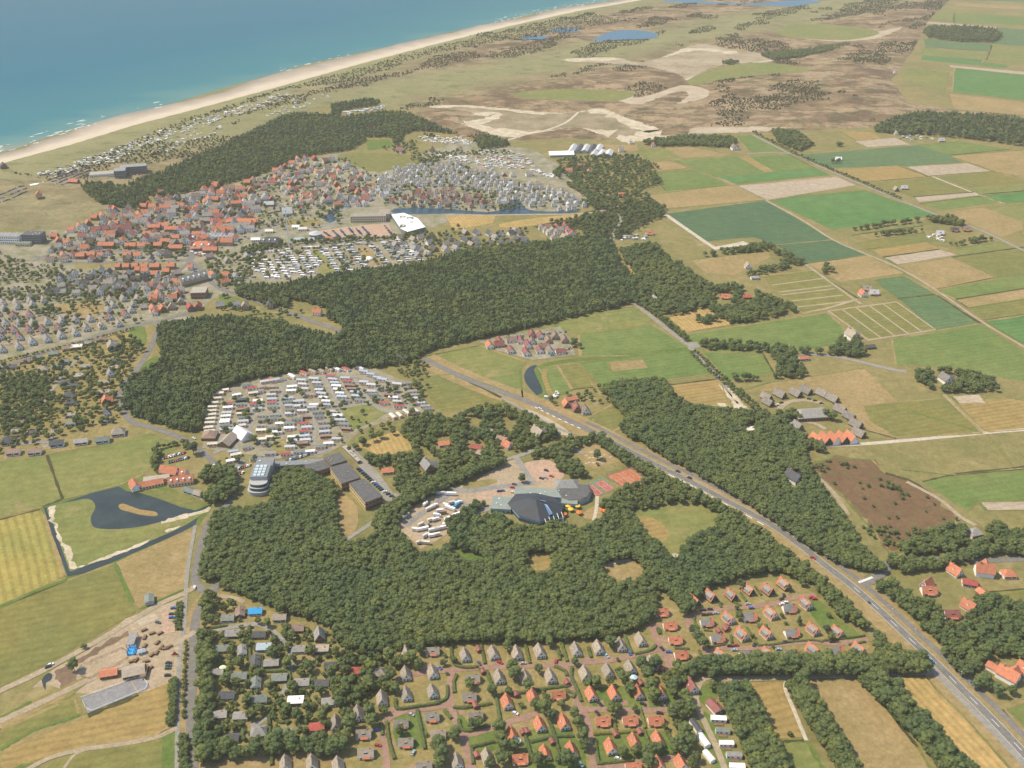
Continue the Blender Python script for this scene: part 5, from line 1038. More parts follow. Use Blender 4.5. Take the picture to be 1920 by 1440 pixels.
for px, py, k, rf, wl_, rz, lb in [
 (802,877,'villa','grey','brick',25,'large grey villa with crossed gables inside the grove'),(832,831,B_,'orange','white',15,'small orange-roofed house among trees above the grey villa'),(727,882,B_,'orange','white',10,'orange-roofed house next to the car rows of the school'),
 (851,851,FL,'dark','grey',10,'dark flat-topped house beside the villa lane'),(894,838,B_,'red','white',-20,'red-gabled house at the head of a brown barn'),(905,850,B_,'tan','tan',-35,'long brown barn beside the red-gabled house'),(951,834,S_,'orange','white',40,'white house with orange gable near the leisure centre road'),
 (925,808,B_,'tan','white',-20,'white shed-like house in a grassy clearing'),(1009,815,'villa','tan','brick',30,'tall brown house near the main road bend'),(996,811,B_,'orange','white',20,'small orange roof beside the tall brown house'),(942,822,B_,'brown','white',-30,'brown-roofed house north of the orange gable'),
 (1062,757,S_,'orange','brick',10,'brick house with orange roof on the main road'),(1072,747,B_,'orange','white',20,'low orange roof behind the brick roadside house'),(1081,765,S_,'maroon','brick',10,'dark red brick house on the main road'),(1097,769,S_,'brown','white',10,'brown house at the end of the roadside group'),(1407,805,FL,'cream','white',10,'pale flat cabin hidden in the east wood'),
 (1487,897,'villa','dark','white',35,'white house with dark roof at the heath edge'),(1596,631,'villa','tan','white',20,'white farmhouse under the striped field'),(1506,671,B_,'orange','white',10,'small orange-roofed cottage by the farm lane'),(1772,712,'villa','thatch','white',15,'white thatched farm inside its own copse'),(1632,649,B_,'dark','wood',10,'dark shed by the dry paddock'),
 (1495,800,S_,'grey','brick',25,'grey house behind the zigzag terrace'),(1502,815,B_,'brown','brick',0,'brown roofed house at the wood beside the terrace'),(1738,1095,S_,'orange','white',-50,'white house with orange gable in a lawn east of the junction'),(1741,1107,L_,'orange','white',0,'long orange-roofed house in front of the lawn house'),
 (1790,1070,S_,'orange','white',30,'small orange gable beside the wood road'),(1818,1092,B_,'red','white',-15,'white house with red roof near the lane'),(1845,1072,'villa','orange','white',80,'big orange-roofed farmhouse by the east road'),(1891,1075,HP,'orange','white',0,'orange hip-roofed house next to the big farmhouse'),
 (1845,1113,D_,'orange','brick',20,'narrow orange barn standing end-on'),(1816,1136,S_,'orange','white',35,'tiny white house with orange roof among trees'),(1784,1151,L_,'maroon','white',0,'dark red-roofed house in the oak wood'),(1866,1252,D_,'orange','white',40,'white barn with orange roof joined to the roadside farm'),(1890,1268,'villa','orange','white',40,'large white farm with orange roofs by the main road'),(1921,1255,S_,'orange','white',30,'orange roof at the edge beyond the white farm'),
 (1827,998,HP,'grey','white',15,'grey-roofed house at the northern rim of the oak wood'),(1296,1287,S_,'maroon','white',22,'white cottage with dark red roof beside the farm track'),(1340,1324,D_,'maroon','white',28,'long white cabin with dark red roof by the caravan lane'),
 (356,919,B_,'green','white',-25,'green-roofed chalet on the lawn by the pond hotel'),(375,925,B_,'tan','white',-25,'tan-roofed chalet on the lawn near the pond road'),
 (1187,494,L_,'brown','white',0,'brown-roofed farmhouse inside the tree square'),(1360,556,L_,'orange','tan',0,'orange roofed farm among the eastern copses'),(1400,556,B_,'red','brick',5,'red barn beside the small meadow'),(1228,563,S_,'grey','white',20,'grey-roofed house at the lane corner of the wood'),(1402,499,S_,'tan','white',0,'pale farm in the brown paddock'),(1415,520,B_,'grey','white',5,'grey house south of the brown paddock'),
 (1218,437,L_,'orange','white',0,'long orange-roofed house east of the village road'),(1166,366,L_,'orange','white',0,'orange house in the trees near the lake end'),(1376,278,'villa','brown','white',10,'brown-roofed white farm at the shelter belt'),(1225,272,S_,'red','white',0,'red gable at the far belt of trees'),(1506,263,L_,'orange','brick',0,'far barn with bright orange roof'),(1625,541,L_,'tan','brick',0,'tan-roofed barn of the striped field farm'),(1638,549,L_,'silver','grey',0,'silver-roofed barn of the striped field farm'),(1617,551,S_,'orange','white',10,'orange farmhouse of the striped field farm'),
 (1695,352,L_,'silver','grey',0,'silver barn on the polder road'),(1680,355,S_,'tan','brick',0,'brown farmhouse beside the silver barn'),(1762,437,L_,'silver','grey',0,'blue-grey barn of the tree-fringed farm'),(1790,431,L_,'dark','wood',0,'dark barn of the tree-fringed farm'),(1812,430,L_,'brown','brick',0,'brown barn of the tree-fringed farm'),(1572,298,L_,'white','white',0,'white-roofed shed at the far polder road'),
 (1765,263,L_,'silver','grey',0,'far blue shed beside the dark wood'),(1680,250,S_,'tan','white',0,'far tan house at the tree nursery'),(750,675,S_,'dark','white',40,'white house with dark roof at the wood corner')]:
    house(px, py, k, rf, wl_, rz, 'country_house' if k not in (B_, D_) else 'country_cottage', lb, 'house', None, 1.0, shorten(lb))
# ---- the village beyond: several hundred houses, one mass
mb = MB(); roofs = ['orange','grey','tan','dark','brown','red','maroon','silver','white']; VM = [WL['white'], WL['brick'], WL['tan'], GLASS]+[RC[k] for k in roofs]
VH = []
def vhouse(px, py, roof, wall, W, L, e, r, rz, win_=True):
    z = 2.5; c = P(px, py, z); g = 0.1
    w_, f = gable(W, L, e, r, .4); mt = Matrix.Translation((c.x, c.y, g)) @ Matrix.Rotation(rad(rz), 4, 'Z')
    mb.merge(w_, mt, {0: wall if R.random() < .6 else 0}); mb.merge(f, mt, {0: 4+roofs.index(roof)})
    if win_:
        q = MB(); n = max(2, int(W/2.6))
        for s in ((-1,) if L < W*1.5 else (-1,)):
            for k in range(n):
                for zf in ((.7,) if e < 4 else (.7, 3.4)):
                    x = -W/2+(k+.5)*W/n; q.box(x-.6, x+.6, -L/2-.06, -L/2+.02, zf, zf+1.4)
        m_ = max(2, int(L/3))
        for k in range(m_):
            for zf in ((.7,) if e < 4 else (.7, 3.4)):
                y = -L/2+(k+.5)*L/m_; q.box(-W/2-.06, -W/2+.02, y-.6, y+.6, zf, zf+1.4)
        mb.merge(q, mt, {0: 3})
    cb = MB(); cb.box(-.5, .5, L*.2, L*.2+.8, r-.8, r+1); mb.merge(cb, mt, {0: 1}); VH.append((px, py))
def vfill(poly, sx, sy, rz, pal, W=(6.5,9), L=(8,12), e=(2.6,5), jit=.28, keep=.9, walls=(0,0,1,2), avoid=True):
    y = min(p_[1] for p_ in poly); k = 0; ymax = max(p_[1] for p_ in poly)
    while y < ymax:
        dy = sy*ppm(y)*.36; dx = sx*ppm(y); x = min(p_[0] for p_ in poly)+(dx*.5 if k % 2 else 0)
        while x < max(p_[0] for p_ in poly):
            px, py = x+R.uniform(-jit, jit)*dx, y+R.uniform(-jit, jit)*dy
            if inside(poly, px, py) and R.random() < keep and not (avoid and any(abs(px-a)<9 and abs(py-b)<5 for a, b in VBIG)):
                ee = R.uniform(*e); w_ = R.uniform(*W); vhouse(px, py, R.choice(pal), R.choice(walls), w_, R.uniform(*L), ee, ee+w_*R.uniform(.42, .6), rz+R.choice([0,0,90])+R.uniform(-6, 6))
            x += dx
        y += dy; k += 1
VBIG = []
def terrace(px, py, roof, wpx, rz=90, W=9, e=4.6, r=8.2, wall=1): vhouse(px, py, roof, wall, W, wpx/ppm(py), e, r, rz); VBIG.append((px, py)); [VBIG.append((px+d, py)) for d in range(int(-wpx/2), int(wpx/2), 8)]
for px, py, wp in [(200,461,30),(246,462,20),(270,462,22),(297,461,15),(311,454,18),(330,447,15),(330,466,26),(152,481,16),(171,479,17),(189,480,10),(240,479,14),(259,480,12),(222,501,9),(239,501,9),(255,500,9),(272,501,11),(292,501,16),(321,500,15),(259,507,9),(272,509,12),(291,515,13),(312,510,13),(214,420,18),(290,427,22),(308,424,20),(322,431,24),(277,440,14),(127,456,12),(358,502,8),(465,416,40),(395,470,26)]: terrace(px, py, 'orange', wp)
for px, py, rf in [(134,432,'orange'),(149,425,'orange'),(166,419,'orange'),(178,409,'orange'),(192,405,'orange'),(205,393,'orange'),(215,393,'orange'),(103,444,'orange'),(128,456,'orange'),(230,407,'orange'),(246,400,'orange'),(261,404,'orange'),(270,388,'orange'),(278,384,'orange'),(286,389,'orange'),(295,372,'orange'),(303,362,'maroon'),(340,387,'orange'),(368,392,'orange'),(372,388,'red'),(385,380,'orange'),(392,374,'orange'),(405,375,'orange'),(418,358,'orange'),(404,347,'orange'),(403,350,'orange'),(465,343,'orange'),(475,338,'orange'),(517,321,'orange'),(527,317,'orange'),(535,313,'orange'),(548,307,'orange'),(558,299,'orange'),(572,297,'red'),(590,298,'red'),(566,312,'orange'),(546,345,'red'),(512,343,'red'),(495,365,'tan'),(510,374,'orange'),(550,373,'orange'),(585,370,'orange'),(585,377,'orange'),(566,392,'red'),(410,417,'red'),(400,417,'red'),(690,370,'red'),(672,383,'red'),(648,373,'tan'),(668,373,'tan'),(650,384,'dark'),(436,415,'orange'),(119,480,'orange'),(136,480,'orange'),(331,530,'orange'),(297,552,'orange'),(290,560,'orange'),(335,553,'orange'),(357,578,'red'),(372,576,'red'),(305,580,'orange'),(287,580,'orange'),(595,587,'orange'),(423,517,'orange'),(110,452,'orange'),(1175,340,'orange')][:-1]:
    vhouse(px, py, rf, R.choice([0,0,1]), 8, 10, 4.2, 8.6, R.choice([10, 30, 80])); VBIG.append((px, py))
vfill([(130,440),(215,400),(300,370),(420,350),(470,350),(490,400),(470,440),(400,470),(340,470),(300,450),(160,460)], 15, 17, 5, ['orange','tan','orange','brown','orange','maroon','grey','grey','tan'], keep=.8, W=(7,11), L=(10,18), e=(3.5,6))
vfill([(470,345),(560,310),(620,295),(660,310),(700,340),(705,365),(690,385),(560,385),(500,360)], 14, 17, 20, ['tan','brown','brown','tan','maroon','grey','orange'], keep=.78)
vfill([(60,474),(130,452),(200,445),(340,438),(352,478),(330,490),(100,492)], 17, 20, 5, ['grey','tan','orange','dark','brown'], keep=.6)
vfill([(380,480),(470,470),(450,545),(400,525)], 26, 30, 30, ['grey','tan','orange'], keep=.6)
vfill([(140,508),(210,505),(330,515),(335,540),(260,550),(100,555),(90,535)], 14, 17, 5, ['grey','grey','tan','dark'], keep=.85)
vfill([(-60,545),(60,535),(110,545),(95,558),(-60,562)], 16, 20, 5, ['grey','dark','tan'], keep=.7)
vfill([(265,535),(340,510),(360,540),(340,575),(280,590),(265,570)], 16, 18, 15, ['grey','tan','brown','orange'], keep=.7)
vfill([(350,515),(390,520),(395,535),(350,540)], 18, 20, 40, ['grey','dark'], keep=.8); vfill([(390,575),(470,560),(540,578),(600,590),(560,588),(480,575),(400,585)], 20, 22, 15, ['grey','dark','tan'], keep=.6)
vfill([(400,385),(520,360),(600,390),(560,410),(490,410),(420,410)], 22, 24, 10, ['grey','silver','tan','dark'], keep=.6, W=(9,14), L=(14,22))
vfill([(712,335),(745,312),(860,305),(900,318),(960,345),(1000,343),(1060,355),(1100,385),(1070,394),(1000,388),(975,372),(940,390),(925,362),(850,350),(760,350),(720,380),(700,360)], 11.5, 15, 8, ['grey','grey','silver','grey','tan'], W=(5.6,6.4), L=(6.5,7.5), e=(4.6,5.2), walls=(0,), keep=.92, jit=.2)
vfill([(765,368),(800,352),(850,352),(900,370),(925,380),(925,392),(850,390),(790,390),(720,378)], 13, 16, 8, ['maroon','maroon','brown'], W=(6,7), L=(6.5,8), e=(4.6,5.2), walls=(0,2), keep=.85, jit=.2)
vfill([(730,445),(800,440),(900,432),(985,428),(990,455),(960,462),(860,472),(800,485),(735,470)], 15, 20, 35, ['tan','grey','dark'], W=(7.5,8.5), L=(9,11), e=(2.4,2.8), walls=(1,2,0), keep=.85)
vfill([(1010,424),(1060,420),(1085,440),(1060,452),(1030,445)], 11, 13, 10, ['brown','tan','red'], W=(7,8), L=(8,10), walls=(0,), keep=.95, avoid=False)
vfill([(1060,318),(1080,310),(1130,318),(1140,330),(1060,330)], 26, 30, 0, ['orange','red'], keep=.8); vfill([(800,276),(960,272),(960,280),(800,284)], 18, 26, 0, ['tan','orange','grey','brown'], keep=.85); vfill([(905,322),(990,320),(995,332),(910,330)], 14, 17, 10, ['tan','grey'], keep=.9)
vfill([(905,645),(950,632),(1050,618),(1072,655),(1040,668),(985,668),(940,655)], 15, 17, 8, ['brown','orange','brown','maroon'], W=(7,8), L=(9,12), e=(2.6,3), walls=(0,2), keep=.95, avoid=False)
vfill([(1120,312),(1200,250),(1240,262),(1180,300)], 40, 50, 0, ['orange','tan'], keep=.4); vfill([(1655,150),(1700,100),(1715,60),(1725,60),(1700,130),(1670,155)], 40, 80, 0, ['dark','tan'], keep=.6, avoid=False)
vfill([(1440,240),(1520,255),(1520,270),(1460,268)], 30, 40, 0, ['grey','dark','tan'], keep=.6, avoid=False); vfill([(1900,432),(1990,435),(1990,450),(1900,445)], 25, 30, 0, ['tan','grey'], keep=.8, avoid=False); vfill([(1110,330),(1210,340),(1190,380),(1100,350)], 50, 70, 0, ['tan','grey','orange'], keep=.6, avoid=False)
o = link('village_houses', mb.mesh('village_houses', VM)); tag(o, 'several hundred closely packed village houses with orange and grey roofs', kind='stuff'); print('village', len(VH))
# ================================================================== LARGE BUILDINGS
def big(name, px, py, rz, label, cat, z=0.1, dz=0):
    c = P(px, py, dz); t = bpy.data.objects.new(name, None); COL.objects.link(t); t.location = (c.x, c.y, z); t.rotation_euler = (0, 0, rad(rz)); tag(t, label, cat); HOUSES.append((px, py, shorten(label))); return t
def part(name, mb, mat, parent): return link(name, mb.mesh(name, mat), parent)
def bx(*a): m_ = MB(); m_.box(*a, 0, True); return m_
def block(t, x0, x1, y0, y1, h, wall, roof, rows=1, wx=3.2, sides='fl', wh=1.5, nm='', zb=-.5):
    """flat-roofed wing with window bands: walls, roof with parapet, windows"""
    part('wall', bx(x0, x1, y0, y1, zb, h), wall, t)
    r_ = MB(); r_.box(x0-.3, x1+.3, y0-.3, y1+.3, h, h+.35, 0, True); rf = part('roof', r_, roof, t)
    v = MB()
    for k in range(max(1, int((x1-x0)*(y1-y0)/90))):
        a, b = R.uniform(x0+1, x1-2.4), R.uniform(y0+1, y1-2.4); v.box(a, a+R.uniform(.6, 1.4), b, b+R.uniform(.6, 1.2), h+.35, h+R.uniform(.7, 1.2))
    part('roof_vent', v, FRAME, rf)
    fh = (h-max(zb, 0))/rows; zz = max(zb, 0)
    for k in range(rows):
        z0 = zz+k*fh+.9; z1 = z0+min(wh, fh-1.2)
        for s in sides:
            w_ = MB(); a0, a1 = (x0, x1) if s in 'fb' else (y0, y1); n = max(1, int((a1-a0)/wx))
            for i in range(n):
                c = a0+(i+.5)*(a1-a0)/n; q = (a1-a0)/n*.29
                if s == 'f': w_.box(c-q, c+q, y0-.06, y0+.02, z0, z1, 0, True)
                if s == 'b': w_.box(c-q, c+q, y1-.02, y1+.06, z0, z1, 0, True)
                if s == 'l': w_.box(x0-.06, x0+.02, c-q, c+q, z0, z1, 0, True)
                if s == 'r': w_.box(x1-.02, x1+.06, c-q, c+q, z0, z1, 0, True)
            part('window', w_, GLASS, t)
flat_dark = plain('dark_roofing_felt', (.10,.098,.095), .9, .2, .3); flat_grey = plain('grey_roofing', (.235,.24,.235), .85, .12, .3); flat_tan = plain('gravel_roof', (.34,.31,.25), .9, .12, .5)
# apartment hotel by the pond road: stepped grey slab, rounded end storeys, low rear wing
t = big('hotel', 483, 933, 2, 'grey multi-storey hotel with stepped roof and rounded front at the pond road', 'hotel')
greyw = plain('pale_grey_facade', (.36,.365,.36), .7, .1); blueroof = plain('blue_grey_roof', (.19,.20,.205), .7, .12, .4)
block(t, -7.2, 7.2, 12, 34, 13, greyw, blueroof, 4, 3, 'lr'); block(t, -7.5, 7.5, 34.3, 48, 10, greyw, blueroof, 3, 3, 'lr')
for h, rr, y0 in ((9.5, 7.4, 7), (6.5, 8.0, 6), (3.4, 9.2, 5)):
    m_ = MB(); pts = [(-rr, y0+8)]+[(rr*math.cos(a), y0+2+.62*rr*math.sin(a)) for a in np.linspace(math.pi, 2*math.pi, 15)]+[(rr, y0+8)]
    m_.hull(pts, pts, -.5 if h < 4 else h-3.6, h); part('wall', m_, GLASS if h > 4 else greyw, t)
    m_ = MB(); p2 = [(x*1.05, (y-y0)*1.05+y0) for x, y in pts]; m_.hull(p2, p2, h, h+.5); part('terrace_roof', m_, greyw, t)
g = MB()
for i in range(4):
    for j in range(3): g.box(-5+j*3.4, -2.2+j*3.4, 13+i*4.6, 16.6+i*4.6, 13.3, 14.0)
part('skylight', g, plain('pale_skylight', (.45,.52,.55), .3, .1), t)
t = big('hotel_wing', 522, 880, 6, 'low flat wing with garages behind the grey hotel', 'building')
block(t, -8, 42, 0, 7, 3.6, greyw, blueroof, 1, 3.2, 'f'); block(t, 36, 42, -14, 0, 3.6, greyw, blueroof, 1, 3, 'l')
# school-like complex of four dark flat roofs
yel = plain('yellow_panel_facade', (.62,.47,.22), .75, .12); brk = WL['brick']
def pblock(t, q, h, walls, roof, rows=2, wx=3):
    """flat-roofed wing whose roof outline was surveyed from the photo at height h; walls[i] may differ per side"""
    ws = [P(x, y, h)-Vector((t.location.x, t.location.y, 0)) for x, y in q]; n = len(ws)
    if sum(ws[i].x*ws[(i+1)%n].y-ws[i].y*ws[(i+1)%n].x for i in range(n)) < 0: ws.reverse(); walls = walls[::-1]
    w2 = [(v.x, v.y) for v in ws]; cx_ = sum(v[0] for v in w2)/n; cy_ = sum(v[1] for v in w2)/n
    r_ = MB(); o2 = [(cx_+(x-cx_)*1.02, cy_+(y-cy_)*1.02) for x, y in w2]; r_.hull(o2, o2, h, h+.35); rf = part('roof', r_, roof, t)
    v = MB()
    for k in range(7): s_, t_ = R.uniform(.15,.85), R.uniform(.15,.85); x, y = [(w2[0][m]*(1-s_)+w2[1][m]*s_)*(1-t_)+(w2[3][m]*(1-s_)+w2[2][m]*s_)*t_ for m in (0,1)]; v.box(x-.4, x+.4, y-.4, y+.4, h+.35, h+.9)
    part('roof_vent', v, RC['grey'], rf)
    for i in range(n):
        a_, b_ = Vector((*w2[i], 0)), Vector((*w2[(i+1)%n], 0)); m_ = MB(); m_.quad((a_.x,a_.y,-.5), (b_.x,b_.y,-.5), (b_.x,b_.y,h), (a_.x,a_.y,h)); part('wall', m_, walls[i % len(walls)], t)
        d_ = (b_-a_); L_ = d_.length; d_ = d_/L_; n_ = Vector((d_.y, -d_.x, 0)); g_ = MB()
        if n_.y > .3: continue
        for r in range(rows):
            z0 = r*h/rows+.9
            for k in range(max(1, int(L_/wx))):
                s0 = (k+.15)*L_/max(1, int(L_/wx)); s1 = (k+.85)*L_/max(1, int(L_/wx)); p0 = a_+d_*s0+n_*.05; p1 = a_+d_*s1+n_*.05; g_.quad((p0.x,p0.y,z0), (p1.x,p1.y,z0), (p1.x,p1.y,z0+1.5), (p0.x,p0.y,z0+1.5))
        part('window', g_, GLASS, t)
yel = plain('yellow_panel_facade', (.62,.47,.22), .75, .12); brk = WL['brick']; qq = lambda *L: [(360+x/4, 660+y/4) for x, y in L]
t = big('school', 655, 925, 0, 'long complex of dark flat roofs with yellow window fronts', 'building')
pblock(t, qq((1035,868),(1120,988),(1258,945),(1172,832)), 8, [yel, brk, brk, brk], flat_dark); pblock(t, qq((1178,988),(1298,1132),(1428,1082),(1292,952)), 8, [yel, brk, brk, brk], flat_dark)
pblock(t, qq((842,850),(888,912),(1040,866),(990,812)), 6, [brk], flat_dark, 1); pblock(t, qq((988,792),(1045,850),(1162,815),(1105,755)), 7.5, [brk], flat_dark, 1)
t = big('shed', 655, 850, 0, 'long low tan-roofed shed beside the school lane', 'shed'); pblock(t, qq((1125,712),(1240,822),(1265,812),(1160,702)), 3, [WL['tan']], flat_tan, 1)
# pond hotel: orange roofs in an L round a flat wing
t = big('restaurant', 326, 898, 14, 'orange-roofed hotel of several wings beside the pond', 'hotel')
def wing(t, W, L, e, r, x, y, rz, roof, wall, dorm=0, hip=0):
    w_, f = gable(W, L, e, r, .5, hip); mt = Matrix.Translation((x, y, 0)) @ Matrix.Rotation(rad(rz), 4, 'Z'); a, b = MB(), MB(); a.merge(w_, mt); b.merge(f, mt); part('wall', a, wall, t); rf = part('roof', b, roof, t)
    for k in range(dorm):
        d = MB(); yy = -L/2+(k+.5)*L/dorm; d.box(-W*.42, -W*.2, yy-.9, yy+.9, e+.6, e+(r-e)*.55+.6); q = MB(); q.merge(d, mt); part('dormer', q, FRAME, rf)
    w3 = MB(); n = max(2, int(L/3))
    for k in range(n):
        yy = -L/2+(k+.5)*L/n; w3.box(-W/2-.06, -W/2+.02, yy-.8, yy+.8, .7, min(e-.2, 2.4), 0, True)
    q = MB(); q.merge(w3, mt); part('window', q, GLASS, t); return rf
OR = RC['orange']
wing(t, 11, 25, 4, 8.5, 8, -10, 90, OR, WL['cream'], 4); wing(t, 11, 20, 4.5, 9.5, -4, 10, 60, OR, WL['cream'], 0); wing(t, 9, 18, 4, 8.5, 6, 6, 55, OR, WL['white'], 3)
wing(t, 9, 24, 3.2, 6.5, -22, -8, 98, OR, WL['cream'], 0); wing(t, 10, 14, 3.6, 8, -38, -8, 20, OR, WL['white'], 0); block(t, -30, -4, -4, 4, 3.8, WL['cream'], flat_tan, 1, 4, 'f')
t.scale = (.84, .84, .9)
# leisure pool
t = big('leisure_pool', 1003, 975, -6, 'leisure pool with big dark faceted roof and pale blue walls', 'swimming hall')
bw = plain('pale_blue_wall', (.25,.40,.46), .6, .1); slate = plain('dark_blue_slate', (.036,.041,.05), .6, .15, .3); green_r = plain('sage_flat_roof', (.215,.245,.215), .8, .1, .3)
pts = [(-23,12),(-13,-3),(5,-10),(20,2),(22,15),(13,25),(-2,29),(-18,26)]; mb = MB(); mb.hull(pts, pts, -.5, 6.5, 0, False); part('wall', mb, bw, t)
mb = MB(); o_ = [(x*1.06, (y-10)*1.06+10) for x, y in pts]; i_ = [(x*.16-1, (y-10)*.16+12) for x, y in pts]; mb.hull(o_, i_, 6.4, 13.5); rf = part('roof', mb, slate, t)
mb = MB(); mb.hull([(x*1.02,(y-10)*1.02+10) for x, y in pts], [(x*1.02,(y-10)*1.02+10) for x, y in pts], 1.2, 3.4, 0, False); part('window_band', mb, GLASS, t)
mb = MB(); mb.quad((7,7,11.9),(9.5,6,11.9),(15,-2,8.7),(12,-4,8.7)); mb.quad((3,9.5,13.6),(8,8.3,13.3),(8.5,9.3,13.2),(3,10.5,13.6)); part('skylight', mb, plain('blue_skylight', (.10,.20,.34), .2, .1, .5, .6), rf)
block(t, -38, -21, 6, 24, 4.5, bw, green_r, 1, 4, 'fl'); block(t, -20, 20, 28, 40, 4.6, bw, green_r, 1, 4, 'b'); block(t, 21, 34, 20, 38, 4.4, bw, green_r, 1, 4, 'f')
mb = MB()
for k in range(5): mb.tube((10+3.4*k, -11+2.2*k, -.3), (10+3.4*k, -11+2.2*k, 6), .3, .3); mb.tube((10+3.4*k, -11+2.2*k, 6), (8+3.4*k, -5+2.2*k, 7), .25, .25)
part('pergola_frame', mb, FRAME, t)
t = big('pool_slides', 1035, 972, -20, 'tangle of blue and white water slides beside the leisure pool', 'water slide')
for k in range(3):
    mb = MB(); prev = None
    for i in range(26):
        a = i*.5+k; q = Vector((math.cos(a)*(4+k)+i*.35-4, math.sin(a)*3+k*2, 6-.21*i))
        if prev is not None: mb.tube(prev, q, .6, .6, 6)
        prev = q
    part('slide', mb, plain(['blue_slide', 'white_slide', 'yellow_slide'][k], [(.05,.22,.45), (.7,.7,.68), (.7,.42,.06)][k], .4, .1), t)
mb = MB()
for x, y in ((-4,0),(0,4),(4,0)): mb.tube((x,y,-.2), (x,y,6), .2, .2)
part('tower_leg', mb, FRAME, t)
t = big('pool_terrace_house', 1080, 935, 10, 'dark-roofed pool annex with rounded blue front', 'building')
pts = [(-16,10),(-14,-4),(-8,-9),(2,-10),(10,-6),(14,2),(14,12),(0,16)]; mb = MB(); mb.hull(pts, pts, -.4, 4, 0, False); part('wall', mb, bw, t); mb = MB(); mb.hull([(x*1.05,y*1.05) for x, y in pts], [(x*.9, y*.9) for x, y in pts], 4, 5.4); part('roof', mb, flat_dark, t)
t = big('bowling_house', 1062, 917, 0, 'ochre house with grey hipped roof beside the tennis courts', 'building'); wing(t, 14, 20, 5, 8.5, 0, 0, 90, RC['grey'], WL['ochre'], 0, 5)
# beach hotel, west hotel, sports hall, lake hotel, greenhouses
t = big('beach_hotel', 215, 335, 15, 'dark grey beach hotel with lower white wing in the dunes', 'hotel', z=2); dk = plain('dark_grey_facade', (.17,.175,.18), .7, .1)
block(t, 2, 20, -14, 6, 14, dk, flat_grey, 4, 3, 'fl', zb=-3); block(t, 10, 52, 10, 26, 13, dk, flat_grey, 4, 3, 'fr', zb=-3); block(t, -38, 2, -4, 14, 8, WL['white'], flat_tan, 2, 3, 'fl', zb=-3)
t = big('slab_hotel', 20, 455, -3, 'white slab hotel with dark wing at the dune edge', 'hotel'); block(t, -30, 16, -6, 10, 11, WL['white'], flat_grey, 3, 3, 'f'); block(t, 20, 46, -4, 14, 13, dk, flat_dark, 4, 3, 'fr'); block(t, 14, 34, -14, -5, 4, WL['cream'], RC['green'], 1, 3, 'f')
t = big('sports_hall', 768, 432, 0, 'large white hall roof with square skylights beside the car park', 'hall'); whr = plain('white_membrane_roof', (.80,.78,.74), .7, .06)
hall = [P(x, y, 0)-P(768,432,0) for x, y in ((735,411),(758,408),(783,418),(797,434),(764,443),(752,437))]; pts = [(v.x, v.y) for v in hall]; pts = pts[::-1] if sum((a[0]*b[1]-b[0]*a[1]) for a, b in zip(pts, pts[1:]+pts[:1])) < 0 else pts
mb = MB(); mb.hull(pts, pts, -.4, 7, 0, False); part('wall', mb, RC['green'], t); cx_ = sum(p_[0] for p_ in pts)/6; cy_ = sum(p_[1] for p_ in pts)/6
mb = MB(); ins_ = [(cx_+(x-cx_)*.35, cy_+(y-cy_)*.35) for x, y in pts]; mb.hull([(cx_+(x-cx_)*1.03, cy_+(y-cy_)*1.03) for x, y in pts], ins_, 7, 9); rf = part('roof', mb, whr, t)
for dx, dy, w_ in ((-.35,.3,4),(.1,.2,4.5),(-.2,-.35,4),(.25,-.1,2.5)):
    x, y = cx_+dx*26, cy_+dy*60; mb = MB()
    for a in ((x-w_, x+w_, y-w_, y-w_+1.3), (x-w_, x+w_, y+w_-1.3, y+w_), (x-w_, x-w_+1.3, y-w_+1.3, y+w_-1.3), (x+w_-1.3, x+w_, y-w_+1.3, y+w_-1.3)): mb.box(*a, 7, 9.3)
    part('skylight_frame', mb, RC['grey'], rf)
t = big('lake_hotel', 692, 417, 4, 'long three-storey tan hotel with flat roof above the car park', 'hotel'); block(t, -27, 25, 0, 14, 9, WL['cream'], RC['tan'], 3, 3.2, 'fl'); block(t, 14, 30, 14.5, 36, 7, WL['cream'], RC['tan'], 2, 3.2, 'r')
t = big('greenhouse', 1110, 287, 0, 'greenhouse with saw-tooth dark and pale glass roofs by the sand plain', 'greenhouse')
for k in range(5): wing(t, 11, 42, 4, 7, -34+k*12, 18, -12, RC['dark' if k % 2 else 'silver'], WL['grey'])
for k in range(3): wing(t, 12, 34, 3.5, 6.5, 4+k*13, -12, -12, RC['silver'], WL['grey'])
t = big('white_barn', 1052, 291, 0, 'white-roofed barn in front of the greenhouse', 'barn'); wing(t, 26, 44, 4, 7.5, 0, 0, 96, whr, WL['grey'])
t = big('market_hall', 430, 428, 0, 'market hall with orange gable and grey-green glass roofs', 'building'); wing(t, 12, 28, 4, 8, -14, 6, 170, OR, WL['brick']); wing(t, 20, 40, 4, 8, 12, 0, 100, RC['green'], WL['white']); wing(t, 8, 44, 4.5, 7.5, 14, 18, 92, OR, WL['brick'])
t = big('shop_block', 405, 448, 0, 'shop block with rows of pale glass skylights in the village centre', 'building'); block(t, -22, 24, -8, 10, 5, WL['white'], flat_grey, 1, 3, 'f')
mb = MB()
for k in range(8): mb.hull([(-20+k*5.4,-7),(-17+k*5.4,-7),(-17+k*5.4,9),(-20+k*5.4,9)], [(-18.6+k*5.4,-7),(-18.4+k*5.4,-7),(-18.4+k*5.4,9),(-18.6+k*5.4,9)], 5.35, 6.6)
part('glass_roof', mb, RC['silver'], t)
t = big('church_hall', 381, 466, 0, 'broad orange hipped hall at the crossroads', 'building'); wing(t, 22, 30, 4.5, 11, 0, 0, 95, OR, WL['brick'], 3, 9)
t = big('car_dealer', 375, 555, 5, 'pale square flat-roofed block by the village road', 'building'); block(t, -9, 9, -9, 9, 8, WL['brick'], flat_tan, 2, 3, 'fl')
